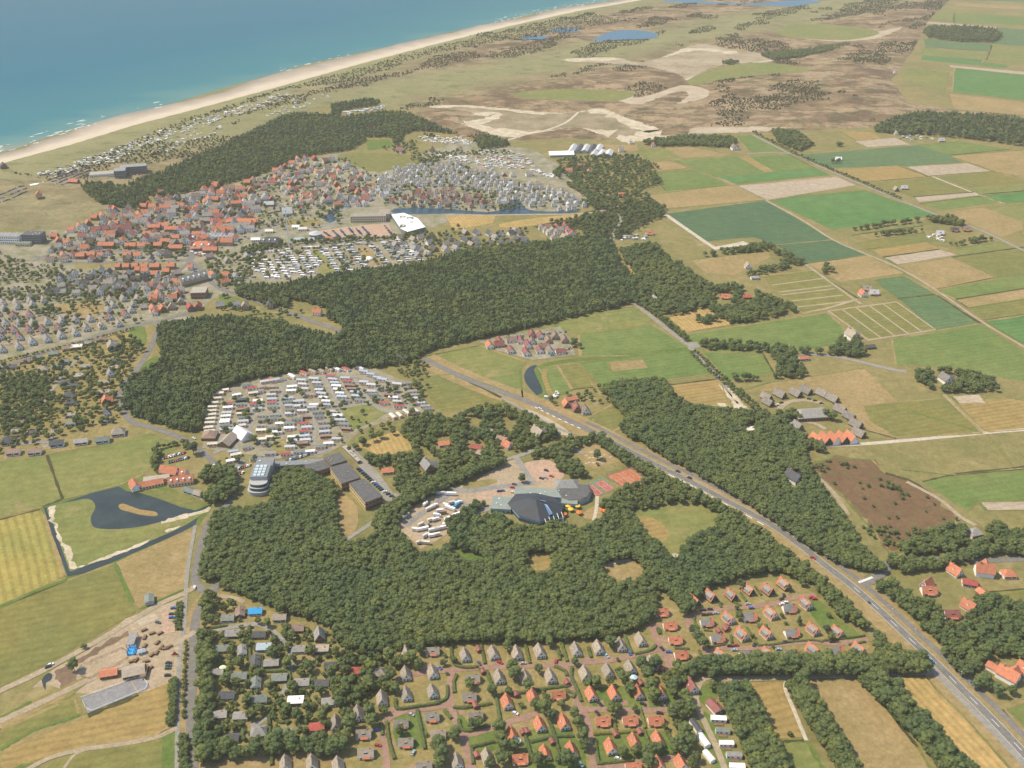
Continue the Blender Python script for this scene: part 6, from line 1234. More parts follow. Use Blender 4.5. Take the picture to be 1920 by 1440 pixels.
t = big('stacked_flats', 363, 530, 40, 'grey row of flats with steep roofs near the crossroads', 'building'); wing(t, 12, 36, 7, 13, 0, 0, 90, RC['grey'], WL['tan'], 5)
t = big('roundhouse_shop', 508, 458, 0, 'dark brick building with hipped roof beside the fairground', 'building'); wing(t, 18, 24, 6, 11, 0, 0, 90, RC['dark'], WL['brick'], 3, 7)
t = big('twin_house', 665, 377, 0, 'group of white steep-gabled villas at the small lake', 'house'); wing(t, 10, 12, 3, 10, -22, 0, 30, RC['dark'], WL['white']); wing(t, 10, 12, 3, 10, -4, 0, 30, RC['dark'], WL['white']); wing(t, 12, 14, 3, 9, 18, 4, 70, RC['maroon'], WL['white'])
t = big('lookout_house', 75, 375, 0, 'lone house with orange gable on a dune', 'house', z=6); wing(t, 9, 11, 4, 9, 0, 0, 20, OR, WL['tan'])
t = big('beach_pavilion', 52, 353, 32, 'long white-roofed pavilion beside the beach road', 'building', z=1); block(t, -26, 26, -5, 5, 4, WL['grey'], whr, 1, 4, 'f'); 
t = big('dune_cafe', 140, 347, 0, 'orange-roofed dune house beside the beach car park', 'house', z=4); wing(t, 9, 16, 3, 6.5, 0, 0, 80, OR, WL['brick'])
t = big('dune_lodge', 290, 293, 0, 'brown lodge high in the camping dunes', 'house', z=4); wing(t, 9, 12, 3, 7, 0, 0, 20, RC['brown'], WL['wood'])
t = big('dune_watch_house', 8, 318, 0, 'dark house at the dune edge above the beach', 'house', z=4); wing(t, 11, 14, 3, 8, 0, 0, 30, RC['dark'], WL['wood'])
t = big('club_house', 697, 243, 0, 'red-roofed club house in the pine wood', 'house'); wing(t, 9, 14, 3, 6.5, 0, 0, 90, RC['red'], WL['brick']); t = big('estate_house', 750, 285, 0, 'maroon-roofed house between pitch and meadow', 'house'); wing(t, 11, 14, 4, 9, 0, 0, 60, RC['maroon'], WL['white'])
t = big('farm_barn', 1524, 785, 5, 'grey hip-roofed barn inside the thatched ring', 'barn'); wing(t, 18, 34, 4, 8.5, 0, 4, 92, RC['grey'], WL['wood'], 0, 7)
t = big('gabled_terrace', 1562, 828, 6, 'terrace with a zigzag of five orange gables', 'terrace')
for k in range(5): wing(t, 8.2, 13, 3, 8.5, -17+k*8.4, 0, 12, OR, WL['dgreen'] if k % 2 else WL['white'])
t = big('domed_tent', 692, 487, 0, 'small white domed tent on the camp lawn', 'tent'); mb = MB()
v, f = ICO2; mb.v = [tuple(q*np.array([6, 6, 4.5])) for q in v]; mb.f = [tuple(a) for a in f]; mb.m = [0]*len(f); part('canopy', mb, whr, t)
t = big('mast', 543, 468, 0, 'tall thin white crane mast above the fairground', 'mast'); mb = MB(); mb.tube((0,0,0), (0,0,58), 1.0, .7, 4); part('tower', mb, FRAME, t); mb = MB(); mb.tube((-3,0,57), (6,0,57), .5, .4, 4); part('jib', mb, FRAME, t)
t = big('event_dome', 592, 445, 0, 'round silver domed pavilion at the car park', 'pavilion'); mb = MB(); mb.hull([(9*math.cos(a), 9*math.sin(a)) for a in np.linspace(0, 5.9, 14)], [(9*math.cos(a), 9*math.sin(a)) for a in np.linspace(0, 5.9, 14)], -.3, 6); part('wall', mb, dk, t); mb = MB(); mb.hull([(9.5*math.cos(a), 9.5*math.sin(a)) for a in np.linspace(0, 5.9, 14)], [(3*math.cos(a), 3*math.sin(a)) for a in np.linspace(0, 5.9, 14)], 6, 9); part('roof', mb, RC['silver'], t)
for px, py, w_, rf, lb in ((555,428,13,'white','long white marquee roof on the fairground'),(568,432,16,'cream','cream marquee roof in the fairground middle'),(562,452,18,'paleblue','pale blue trailer roof at the fairground edge'),(505,436,14,'cream','cream market tent beside the market hall'),(480,452,16,'white','white canopy with curved top near the crossroads'),(582,452,15,'silver','silver show trailer beside the dome'),(618,450,10,'orange','small orange kiosk at the car park edge'),(358,449,10,'white','white canopy on the shopping street')):
    t = big('marquee', px, py, 4, lb, 'tent'); wing(t, 7, w_/ppm(py), 3, 5, 0, 0, 90, RC[rf], WL['white'])
t = big('reception_tent', 448, 822, 15, 'pointed white and lilac reception roof at the caravan park gate', 'building'); wing(t, 14, 18, 3, 9, 4, 2, 30, plain('lilac_white_roof', (.62,.58,.62), .7, .1), WL['white']); wing(t, 12, 18, 3, 7, -10, -6, -30, RC['tan'], WL['wood'])
t = big('wash_house', 394, 820, 0, 'brown hipped wash house in the caravan park corner', 'building'); wing(t, 13, 13, 3, 6.5, 0, 0, 0, RC['brown'], WL['wood'], 0, 5)
t = big('wooden_hut', 252, 1263, 8, 'wooden hut with grey striped roof at the stable yard', 'hut'); wing(t, 10, 14, 3, 5, 0, 0, 100, RC['tan'], WL['wood']); part('porch', bx(5, 9, -7, 5, 2.6, 2.9), WL['wood'], t)
t = big('stable_shed', 205, 1266, 12, 'orange-roofed stable shed beside the riding arenas', 'shed'); wing(t, 7, 11, 2.6, 4.4, 0, 0, 92, OR, WL['wood'])
t = big('bouncy_castle', 248, 1222, 5, 'bright blue bouncy castle on the stable playground', 'bouncy castle'); blu = plain('blue_vinyl', (.04,.30,.62), .35, .1); part('base', bx(-3.6, 3.6, -4.5, 4.5, 0, 1.1), blu, t)
for x in (-3.1, 3.1):
    for y in (-4, 0, 4): mb = MB(); mb.tube((x,y,1), (x,y,4), .7, .6, 8); mb.tube((x,y,4), (x,y,5.2), .7, .05, 8); part('tower', mb, blu, t)
part('back_wall', bx(-3, 3, 3.7, 4.3, 1, 3.4), plain('pale_vinyl', (.6,.7,.75), .4, .1), t)
t.scale = (.75, .8, .8)
t = big('climbing_frame', 249, 1205, 5, 'long dark climbing frame behind the bouncy castle', 'play frame'); 
for x in (-2.5, 2.5):
    for y in (-6, 0, 6): mb = MB(); mb.tube((x,y,-.2), (x,y,4), .2, .2, 6); part('post', mb, WL['wood'], t)
mb = MB(); mb.box(-2.8, 2.8, -6.3, 6.3, 3.6, 3.9, 0, True); part('platform', mb, RC['grey'], t)
t = big('field_shelter', 281, 1128, 10, 'small green livestock shelter in the pasture', 'shelter'); wing(t, 6, 9, 3, 4.2, 0, 0, 10, RC['green'], WL['grey'])
t = big('site_office', 266, 1225, 25, 'blue-roofed booth at the stable yard', 'booth'); wing(t, 3, 4.5, 2.2, 3, 0, 0, 90, RC['paleblue'], WL['white'])
t = big('sign_board', 329, 1231, 0, 'red triangular sign board by the cycle path', 'sign'); mb = MB(); mb.tube((-1,0,-.2), (-1,0,3), .1, .1); mb.tube((1,0,-.2), (1,0,3), .1, .1); part('post', mb, WL['wood'], t); mb = MB(); mb.hull([(-3,-.1),(3,-.1),(3,.1),(-3,.1)], [(-.1,-.1),(.1,-.1),(.1,.1),(-.1,.1)], 1, 4.5); part('panel', mb, RC['red'], t)
# ================================================================== CARAVANS AND MOBILE HOMES
CAR_N = 0
def caravan_parts(roof, wall, kind):
    out = []; 
    if kind == 'home':
        W, L, e, r = 3.7, 9.6, 2.5, 3.25
        w_, f = gable(W, L, e, r, .15); a, b = MB(), MB(); rot = Matrix.Rotation(math.pi/2, 4, 'Z'); a.merge(w_, rot); b.merge(f, rot)
        out.append(('body', a.mesh('body', WL[wall]), None)); out.append(('roof', b.mesh('roof', RC[roof]), None))
        g = MB()
        for x in (-3.6, -1.2, 2.4): g.box(x-.7, x+.7, -W/2-.05, -W/2+.02, .9, 1.9, 0, True)
        out.append(('window', g.mesh('window', GLASS), None))
        dk_ = MB(); dk_.box(-3, 3, -W/2-2.4, -W/2, .1, .35); out.append(('deck', dk_.mesh('deck', WL['wood']), None))
    else:
        bm = bmesh.new(); bmesh.ops.create_cube(bm, size=1); bmesh.ops.scale(bm, vec=(6.4, 2.4, 2.2), verts=bm.verts)
        for v_ in bm.verts:
            if v_.co.z > 0: v_.co.x *= .84
        bmesh.ops.bevel(bm, geom=bm.edges[:], offset=.25, segments=2, affect='EDGES'); bmesh.ops.translate(bm, vec=(0, 0, 1.55), verts=bm.verts)
        me = bpy.data.meshes.new('body'); bm.to_mesh(me); bm.free(); me.materials.append(RC[roof]); out.append(('body', me, None))
        g = MB(); g.box(-2, -.4, -1.25, -1.18, 1.6, 2.2, 0, True); g.box(.6, 2, -1.25, -1.18, 1.6, 2.2, 0, True); out.append(('window', g.mesh('window', GLASS), None))
        wh_ = MB(); wh_.tube((0,-1.15,.35), (0,-.85,.35), .35, .35, 10); wh_.tube((0,.85,.35), (0,1.15,.35), .35, .35, 10); out.append(('wheel', wh_.mesh('wheel', flat_dark), None))
    return out
_cp = {}
def caravan(px, py, roof, wall, kind, rz, name, label, cat, group):
    k = (roof, wall, kind)
    if k not in _cp: _cp[k] = caravan_parts(*k)
    c = P(px, py, 1.2); t = bpy.data.objects.new(name, None); COL.objects.link(t); t.location = (c.x, c.y, .2); t.rotation_euler = (0,0,rad(rz+R.uniform(-4,4))); s = R.uniform(.9, 1.08); t.scale = (s, s, s); tag(t, label, cat, group)
    for n, me, par in _cp[k]: link(n, me, t)
z3 = lambda L: [(360+a/4, 660+b/4)+tuple(r) for a, b, *r in L]
CAMP = {
 'the outer west curve': (8, 'cream', [(240,290),(200,315),(190,350),(165,385),(155,415),(150,445),(145,475),(140,505),(135,535),(125,570),(135,600),(155,695)]),
 'the inner west curve': (8, 'white', [(275,390,'red'),(270,420),(262,460,'silver'),(255,485),(250,515),(245,530),(248,555,'green'),(252,585,'silver')]),
 'the second inner curve': (8, 'green', [(370,365,'dark'),(365,395),(370,435,'brown'),(370,465,'cream'),(385,495),(385,525,'silver'),(370,555,'cream'),(330,580,'paleblue')]),
 'the northwest edge by the wood': (20, 'green', [(335,325,'white'),(410,255),(450,275,'red'),(545,225,'silver'),(575,215,'orange'),(620,215,'silver'),(665,210),(500,300,'grey'),(460,312,'cream'),(540,265,'tan')]),
 'the block west of the loop': (8, 'silver', [(600,265,'tan'),(620,295,'tan'),(595,325),(600,358),(600,385,'red'),(605,415,'green'),(495,370,'white'),(470,395,'red'),(490,430,'paleblue')]),
 'the lane loop': (8, 'silver', [(750,265,'white'),(745,295,'white'),(725,350,'paleblue'),(715,378,'green'),(730,405,'silver'),(740,440,'green'),(735,465),(800,375),(805,410),(825,445)]),
 'the middle block': (8, 'green', [(525,480,'grey'),(530,515,'green'),(610,505),(620,475,'grey'),(520,555,'grey'),(660,540,'white'),(640,605,'white'),(590,640,'cream'),(520,660,'cream'),(555,690),(590,765,'grey'),(600,575),(520,592,'cream')]),
 'the red-roof lane': (8, 'silver', [(845,540,'red'),(860,570),(845,600,'red'),(840,635,'paleblue'),(850,665),(730,540,'green'),(730,575,'white'),(790,510,'green'),(850,490,'brown'),(755,640,'white'),(750,672),(735,715),(830,690,'brown'),(705,770,'red'),(805,755,'green'),(885,750,'white')]),
 'the first long column': (-6, 'silver', [(820,215),(830,245),(840,280),(915,205,'silver'),(935,235),(950,262,'green'),(955,288),(970,315),(985,345,'white'),(1005,372,'white'),(1020,400,'paleblue'),(885,325,'tan')]),
 'the lower middle column': (8, 'grey', [(915,400,'white'),(940,455,'green'),(955,487,'green'),(980,530,'grey'),(990,567),(995,602,'silver'),(1000,635,'brown'),(1025,690,'white'),(965,715,'green'),(900,420,'silver')]),
 'the column beside the field': (-4, 'silver', [(1060,450),(1090,482,'white'),(1110,515),(1140,547,'green'),(1160,580,'brown'),(1085,655,'silver')]),
 'the third long column': (-6, 'silver', [(1040,185,'red'),(1055,208),(1070,235),(1085,260,'white'),(1095,285,'white'),(1110,312,'white'),(1125,340,'paleblue'),(1150,370,'green')]),
 'the fourth long column': (-6, 'silver', [(1150,200),(1170,225,'red'),(1185,255,'brown'),(1200,280,'brown'),(1220,305,'paleblue'),(1235,335),(1255,365,'green')]),
 'the fifth long column': (-6, 'silver', [(1290,230),(1345,250),(1345,300),(1420,280,'grey'),(1365,325,'green'),(1390,350,'green'),(1440,385,'red'),(1480,325,'brown'),(1510,345,'white'),(1540,375),(1555,410,'red')]),
 'the top row along the wood': (-40, 'tan', [(840,160,'red'),(905,150,'tan'),(970,145,'tan'),(1030,132,'tan'),(1085,130,'white'),(1155,130,'red'),(1265,125,'silver'),(750,185,'white')]),
 'the northeast row': (-12, 'paleblue', [(1290,150),(1340,170),(1390,195),(1430,210),(1490,230,'grey'),(1540,245,'silver')]),
 'the east edge row': (8, 'grey', [(1610,240),(1620,270),(1650,300),(1670,327),(1690,352,'silver'),(1715,385,'silver'),(1750,410),(1770,432,'green')]),
 'the southeast corner': (-55, 'cream', [(1505,485),(1555,475),(1610,455),(1680,445)]),
 'the gate corner': (20, 'green', [(310,750,'paleblue'),(330,775,'cream'),(415,720),(470,800),(300,820,'white')]),
}
for where, (rz, dflt, L) in CAMP.items():
    cnt = {}
    for i, it in enumerate(sorted(z3(L), key=lambda t: t[1])):
        rf = it[2] if len(it) > 2 else dflt; k = 'home'; cnt[rf] = cnt.get(rf, 0)+1
        wl_ = 'brick' if rf == 'brown' else ('dgreen' if rf == 'dark' else ('cream' if rf in ('cream', 'tan') else 'white'))
        caravan(it[0], it[1], rf, wl_, k, rz, 'mobile_home', f'{rf.replace("paleblue", "pale blue")}-roofed mobile home, {ORD[i]} from the north in {where}', 'mobile home', 'mobile homes of the caravan park')
for i, (px, py, rf, rz) in enumerate([(1304,1362,'dark',112),(1319,1390,'white',112),(1329,1419,'white',120),(1347,1349,'white',-4),(1355,1371,'green',-4),(1362,1395,'white',-4),(1376,1417,'grey',-4),(1382,1438,'white',-4)]):
    caravan(px, py, rf, 'white', 'home', rz, 'mobile_home', f'{rf}-roofed mobile home {"west" if i < 3 else "east"} of the grassy lane, {ORD[i % 3 if i < 3 else i-3]} from the north', 'mobile home', 'mobile homes beside the tree belt')
# the farther camps: rows of tiny white units, one mass
mb = MB(); UM = [RC['white'], RC['silver'], RC['paleblue'], RC['cream'], RC['green'], RC['grey'], GLASS, RC['orange']]
def unit(px, py, L, W, h, rz, mi, dune=False, z=None):
    c = P(px, py, 0); g = .1
    if dune: g = ground_z(c.x, c.y)-.1
    mt = Matrix.Translation((c.x, c.y, g)) @ Matrix.Rotation(rad(rz), 4, 'Z'); q = MB(); lo = [(-L/2,-W/2),(L/2,-W/2),(L/2,W/2),(-L/2,W/2)]; q.hull(lo, [(x*.9, y*.8) for x, y in lo], .1, h, mi); q.box(-L*.3, L*.1, -W/2-.03, -W/2+.02, h*.35, h*.7, 6); mb.merge(q, mt)
r2 = lambda a, b: (360+a/4, 240+b/4)
for (x0,y0),(x1,y1),n in (((430,950),(490,1080),6),((520,1030),(560,1130),6),((570,1000),(640,1115),7),((640,1000),(720,1125),7),((720,920),(830,1115),13),((680,950),(760,1090),7),((820,970),(900,1090),8),((865,935),(935,1040),7),((985,915),(1060,1020),7),((1060,1030),(1100,1085),4),((1060,890),(1185,1075),11),((1190,905),(1290,1050),9),((1320,870),(1345,900),2),((1365,905),(1460,1015),8),((1435,870),(1560,1010),9),((1490,860),(1640,1010),10),((1545,850),(1715,1000),11),((430,950),(500,945),4),((555,935),(640,930),5),((850,905),(960,900),4),((930,990),(960,1010),2),((1060,890),(1320,870),5),((560,1110),(640,1130),4)):
    for k in range(n):
        a, b = r2(x0+(x1-x0)*k/max(1,n-1), y0+(y1-y0)*k/max(1,n-1)); unit(a, b, R.uniform(6.5, 9), 3.2, 2.8, -4+R.uniform(-4,4), R.choice([0,0,1,1,2,3,4,5] if x0 > 950 else [0,0,0,1,3]))
        if x0 > 560 and R.random() < .75: unit(a+R.choice([-1,1])*R.uniform(4,6.5), b+R.uniform(-1,2), R.uniform(3,6), 2.6, 2.4, R.uniform(-8,8), R.choice([1,2,4,5,0]))
def units(poly, n, mi, size=(3.5,6.5), dune=False):
    k = 0; xs_ = [p_[0] for p_ in poly]; ys_ = [p_[1] for p_ in poly]
    while k < n:
        x, y = R.uniform(min(xs_), max(xs_)), R.uniform(min(ys_), max(ys_))
        if inside(poly, x, y): unit(x, y, R.uniform(*size), R.uniform(2.2, 3.2), R.uniform(1.8, 2.7), R.uniform(-30, 30), R.choice(mi), dune); k += 1
units([(60,330),(120,315),(200,290),(290,255),(420,215),(520,185),(545,180),(540,192),(450,222),(330,260),(270,285),(215,310),(160,318),(100,340)], 330, [0,0,0,1,3,5], dune=True)
units([(560,190),(620,183),(620,193),(540,215),(500,222),(540,200)], 35, [0,0,1,3], dune=True); units([(330,262),(420,240),(400,262),(310,290),(280,295)], 40, [0,0,1,3,5], dune=True)
units([(640,212),(720,199),(721,204),(645,217)], 60, [0,0,1,2], (3.5,5)); units([(785,255),(860,258),(900,268),(890,274),(790,266)], 75, [0,0,1,3])
units([(885,290),(920,282),(975,285),(1005,312),(1000,318),(905,318)], 150, [0,0,1,2,3,3,7]); units([(990,318),(1005,316),(1040,330),(1035,334)], 28, [0,0,1]); units([(815,292),(880,290),(900,305),(895,315),(870,305),(820,298)], 45, [0,0,1,3])
units([(1660,250),(1720,252),(1760,262),(1700,265)], 18, [0,1,4]); units([(1020,685+62),(1050,735),(1045,748),(1030,752)], 10, [0,1,3], (2,3.5)); units([(1740,440),(1780,445),(1775,455),(1735,447)], 8, [0,3]); units([(340,470),(400,440),(400,480),(340,482)], 60, [0,0,1,7,3], (3,5)); units([(1160,445),(1215,440),(1215,450),(1165,452)], 25, [0,1,5], (3,5))
tag(link('touring_caravans', mb.mesh('touring_caravans', UM)), 'hundreds of tiny white caravans and tents in the far camps and dunes', kind='stuff')
# ================================================================== CARS, LORRIES, SMALL THINGS
PAINT = {k: plain(k+'_car_paint', c, .3, .04, 1, .5, m_) for k, c, m_ in (('white',(.72,.72,.70),0),('silver',(.45,.46,.47),.3),('black',(.03,.03,.035),0),('dark grey',(.10,.105,.11),.2),('red',(.42,.025,.025),0),('blue',(.04,.12,.35),0),('pale blue',(.25,.42,.55),0),('dark green',(.03,.08,.05),0))}
TYRE = plain('tyre_rubber', (.03,.03,.03), .9, .1); LAMP = plain('lamp_glass', (.65,.64,.6), .2, .05)
def car_parts(colour):
    out = []; W = .88
    prof = [(-2.15,.35),(2.1,.35),(2.15,.75),(1.9,.92),(1.0,1.0),(-1.9,1.02),(-2.15,.85)]
    b = MB()
    for s in (-1, 1): p_ = [(x, s*W, z) for x, z in prof]; b.poly(p_ if s < 0 else p_[::-1])
    n = len(prof)
    for i in range(n):
        (x0,z0),(x1,z1) = prof[i], prof[(i+1)%n]; b.quad((x0,W,z0),(x1,W,z1),(x1,-W,z1),(x0,-W,z0))
    out.append(('body', b.mesh('body', PAINT[colour]), None))
    g = MB(); g.hull([(-1.85,-W*.97),(1.0,-W*.97),(1.0,W*.97),(-1.85,W*.97)], [(-1.35,-.68),(.35,-.68),(.35,.68),(-1.35,.68)], .98, 1.44); out.append(('window', g.mesh('window', GLASS), None))
    r_ = MB(); r_.box(-1.38, .38, -.7, .7, 1.44, 1.5); out.append(('roof', r_.mesh('roof', PAINT[colour]), None))
    for x in (-1.35, 1.35):
        for s in (-1, 1): w_ = MB(); w_.tube((x, s*.66, .32), (x, s*.90, .32), .32, .32, 10); out.append(('wheel', w_.mesh('wheel', TYRE), None))
    return out
_carp = {}
def put(name, parts, px, py, rz, label, cat, group, z=.3, s=1.0, dz=.7):
    c = P(px, py, dz); t = bpy.data.objects.new(name, None); COL.objects.link(t); t.location = (c.x, c.y, z); t.rotation_euler = (0,0,rad(rz)); t.scale = (s,s,s); tag(t, label, cat, group); made = []
    for n, me, par in parts: made.append(link(n, me, t if par is None else made[par]))
    return t
def near_house(px, py, skip=()):
    return min((h for h in HOUSES if h[2] not in skip), key=lambda h: (h[0]-px)**2+((h[1]-py)*1.4)**2)
def where(px, py, h):
    dx, dy = px-h[0], py-h[1]
    if abs(dx) > abs(dy)*.8: return 'east of' if dx > 0 else 'west of'
    return 'just south of' if dy > 0 else 'just north of'
USED = {}
def unique(lb):
    n = USED.get(lb, 0); USED[lb] = n+1
    if n == 0: return lb
    ws = lb.split(); return f'{ORD[n]} ' + lb if len(ws) < 16 else f'{ORD[n]} ' + ' '.join(ws[1:])
def car(px, py, colour, rz, label=None):
    if colour not in _carp: _carp[colour] = car_parts(colour)
    if label is None: h = near_house(px, py); label = f'{colour} car parked {where(px, py, h)} the {h[2]}'
    return put('parked_car' if 'driving' not in label else 'car', _carp[colour], px, py, rz, unique(label), 'car', 'cars in the streets and lanes')
q2 = lambda a, b: (800+a/4, 1080+b/4); q1 = lambda a, b: (350+a/4, 1080+b/4); q3 = lambda a, b: (1200+a/4, 1080+b/4)
for a, b, c, rz in ((550,650,'red',-30),(395,655,'dark grey',-60),(970,640,'red',80),(1350,600,'pale blue',-60),(1522,580,'blue',-70),(1815,570,'blue',0),(1765,545,'black',-60),(665,1030,'white',-30),(1300,960,'black',-50),(1622,960,'black',-30),(1800,960,'black',-60),(1437,1370,'white',-30),(1157,1415,'white',-60),(1280,1028,'black',-60),(1747,1028,'black',-10),(95,690,'blue',-40),(725,655,'silver',10),(1745,640,'black',-60)): car(*q2(a,b), c, rz)
for a, b, c, rz in ((1685,1040,'silver',-30),(1435,1270,'red',-15),(1425,1155,'blue',15),(1700,1325,'silver',70),(770,1245,'red',0),(1890,690,'silver',-40),(1320,572,'black',60),(1368,566,'black',60),(1392,562,'silver',60),(1410,562,'white',60),(1475,550,'white',50),(1210,545,'dark green',0),(480,385,'black',0)): car(*q1(a,b), c, rz)
for a, b, c, rz in ((475,255,'black',5),(525,250,'black',5),(480,290,'black',5),(525,285,'dark grey',5),(570,278,'silver',5),(810,210,'silver',8),(835,240,'blue',8),(1060,172,'black',25),(1078,145,'black',80),(1065,210,'white',20),(1092,198,'white',20),(1285,160,'red',20),(1310,172,'red',0),(675,525,'black',0),(720,520,'red',5),(857,515,'black',60),(710,555,'pale blue',5),(1040,550,'pale blue',5),(1090,495,'black',5),(1440,493,'black',0)): car(*q3(a,b), c, rz)
for px, py, c, rz, lb in ((372,1217,'black',88,'black car at the kerb of the long left road, northernmost of three'),(369,1256,'dark green',88,'dark green car at the kerb of the long straight road'),(367,1336,'dark grey',88,'dark grey car at the kerb of the long straight road, southernmost'),(365,1102,'white',100,'white car driving through the junction at the wood corner'),(1746,1239,'pale blue',-47,'pale blue car driving on the main road'),(1524,1046,'red',-38,'red car driving on the main road by the wood'),(1826,1281,'blue',-40,'blue vehicle standing on the verge by the main road'),(1271,884,'black',-34,'black car driving on the main road north of the tennis courts'),(1293,896,'black',-34,'second black car in line on the main road'),(1012,766,'white',-30,'white car on the main road near the hatched lane'),(95,1246,'white',30,'white car with black roof on the farm track'),(90,1250,'black',30,'black car behind the white one on the farm track'),(363,822,'white',-30,'white car turning at the caravan park road')): car(px, py, c, rz, lb)
for px, py, c, rz in ((322,1151,'dark green',5),(322,1158,'blue',5),(325,1140,'blue',10),(296,1167,'dark grey',-20),(316,1243,'black',5),(316,1248,'dark grey',5),(315,1253,'dark green',5),(314,1266,'black',5)): car(px, py, c, rz)
def line(pts, n, rz, cols, what):
    for k in range(n):
        t = k/max(1, n-1); px = pts[0][0]+(pts[1][0]-pts[0][0])*t; py = pts[0][1]+(pts[1][1]-pts[0][1])*t; c = R.choice(cols); car(px, py, c, rz, f'{c} car, {ORD[k]} of {n} from the west in {what}'.replace(f' of {n}', ''))
mixc = ['black','black','dark grey','silver','red','blue','white','dark green']
line([(672,879),(712,915)], 11, 25, mixc, 'the diagonal row beside the school'); line([(715,918),(740,934)], 5, 25, mixc, 'the lower diagonal row beside the school'); line([(537,864),(578,852)], 12, 80, mixc, 'the caravan hedge row'); line([(440,880),(468,872)], 8, 75, mixc, 'the row north of the grey hotel'); line([(436,891),(455,886)], 5, 75, mixc, 'the short row by the hotel entrance')
line([(308,858),(345,849)], 9, 75, mixc, 'the upper pond hotel row'); line([(318,866),(352,858)], 9, 75, mixc, 'the lower pond hotel row'); line([(402,873),(426,884)], 5, -35, mixc, 'the roadside row opposite the pond hotel')
for px, py, c, rz in ((1024,882,'black',-30),(1015,897,'black',-30),(1023,896,'silver',-30),(1034,893,'red',-30),(936,921,'black',10),(942,920,'blue',10),(961,914,'red',-10),(964,908,'dark grey',-20),(962,923,'white',-10),(774,950,'red',20)): car(px, py, c, rz)
for px, py, c, rz in ((1465,755,'black',20),(1458,759,'white',20),(1517,748,'black',-20),(1528,751,'black',10),(1540,756,'black',10)): car(px, py, c, rz)
# far car parks: too many and too small to count
mb = MB(); FM = [PAINT[k] for k in ('white','silver','black','dark grey','red','blue','pale blue')]+[GLASS]
def far_car(px, py, rz):
    c = P(px, py, .6); g = max(.3, ground_z(c.x, c.y)+.1); mt = Matrix.Translation((c.x, c.y, g)) @ Matrix.Rotation(rad(rz), 4, 'Z'); q = MB(); q.box(-2.1, 2.1, -.85, .85, .2, .95, 0); q.hull([(-1.7,-.8),(1,-.8),(1,.8),(-1.7,.8)], [(-1.3,-.65),(.4,-.65),(.4,.65),(-1.3,.65)], .95, 1.45, 1, True); mb.merge(q, mt, {0: R.randrange(7), 1: 7})
def far_row(x0, y0, x1, y1, n, rz):
    for k in range(n):
        if R.random() < .85: t = k/max(1, n-1); far_car(x0+(x1-x0)*t, y0+(y1-y0)*t, rz)
for x0,y0,x1,y1,n in ((608,435,622,445,9),(625,433,640,447,12),(639,431,652,446,12),(655,428,668,444,10),(667,427,680,442,9),(680,426,694,440,12),(722,424,736,441,10),(600,446,730,446,16),(612,450,700,445,12)): far_row(x0,y0,x1,y1,n, 12)
for k in range(4): far_row(92+k*8, 343+k*3, 160+k*5, 318+k*3, 26, 60)
for k in range(3): far_row(0, 372+k*6, 50, 362-8+k*6, 14, 60)
far_row(225,327,265,324,14,80); far_row(228,333,262,330,14,80); far_row(505,400,545,392,12,20); far_row(440,392,480,384,12,20); far_row(340,455,360,440,8,40); far_row(420,405,470,400,14,30); far_row(965,632,1060,622,20,80); far_row(1030,668,1078,650,14,60); far_row(365,508,390,525,10,40)
for _ in range(70): x = R.uniform(330,500); far_car(x, R.uniform(395,470), R.uniform(0,180))
tag(link('distant_cars', mb.mesh('distant_cars', FM)), 'hundreds of tiny parked cars in the village and beach car parks', kind='stuff')
# lorries, trailers and caravans on the leisure centre yard
def lorry_parts(kind, col):
    out = []; M = RC[col] if col in RC else PAINT[col]
    if kind == 'trailer': L = 12.5
    elif kind == 'lorry': L = 8.5
    else: L = 7
    b = MB(); b.box(-L/2, L/2-(2.2 if kind == 'lorry' else 0), -1.25, 1.25, 1.0, 3.9, 0, True); out.append(('cargo_box', b.mesh('cargo_box', M), None))
    if kind == 'lorry': c = MB(); c.hull([(L/2-2,-1.2),(L/2,-1.2),(L/2,1.2),(L/2-2,1.2)], [(L/2-2,-1.15),(L/2-.4,-1.15),(L/2-.4,1.15),(L/2-2,1.15)], .5, 3.0); out.append(('cab', c.mesh('cab', PAINT['white']), None)); g = MB(); g.quad((L/2-.02,-1,1.7),(L/2-.02,1,1.7),(L/2-.33,1,2.8),(L/2-.33,-1,2.8)); out.append(('windscreen', g.mesh('windscreen', GLASS), 1))
    for x in ((-L/2+1.5, -L/2+2.8) if kind != 'lorry' else (-L/2+1.5, L/2-1)):
        for s in (-1, 1): w_ = MB(); w_.tube((x, s*.9, .5), (x, s*1.2, .5), .5, .5, 10); out.append(('wheel', w_.mesh('wheel', TYRE), None))
    return out
_lp = {}
q4 = lambda a, b: (720+a/4, 780+b/4); cnt = {}
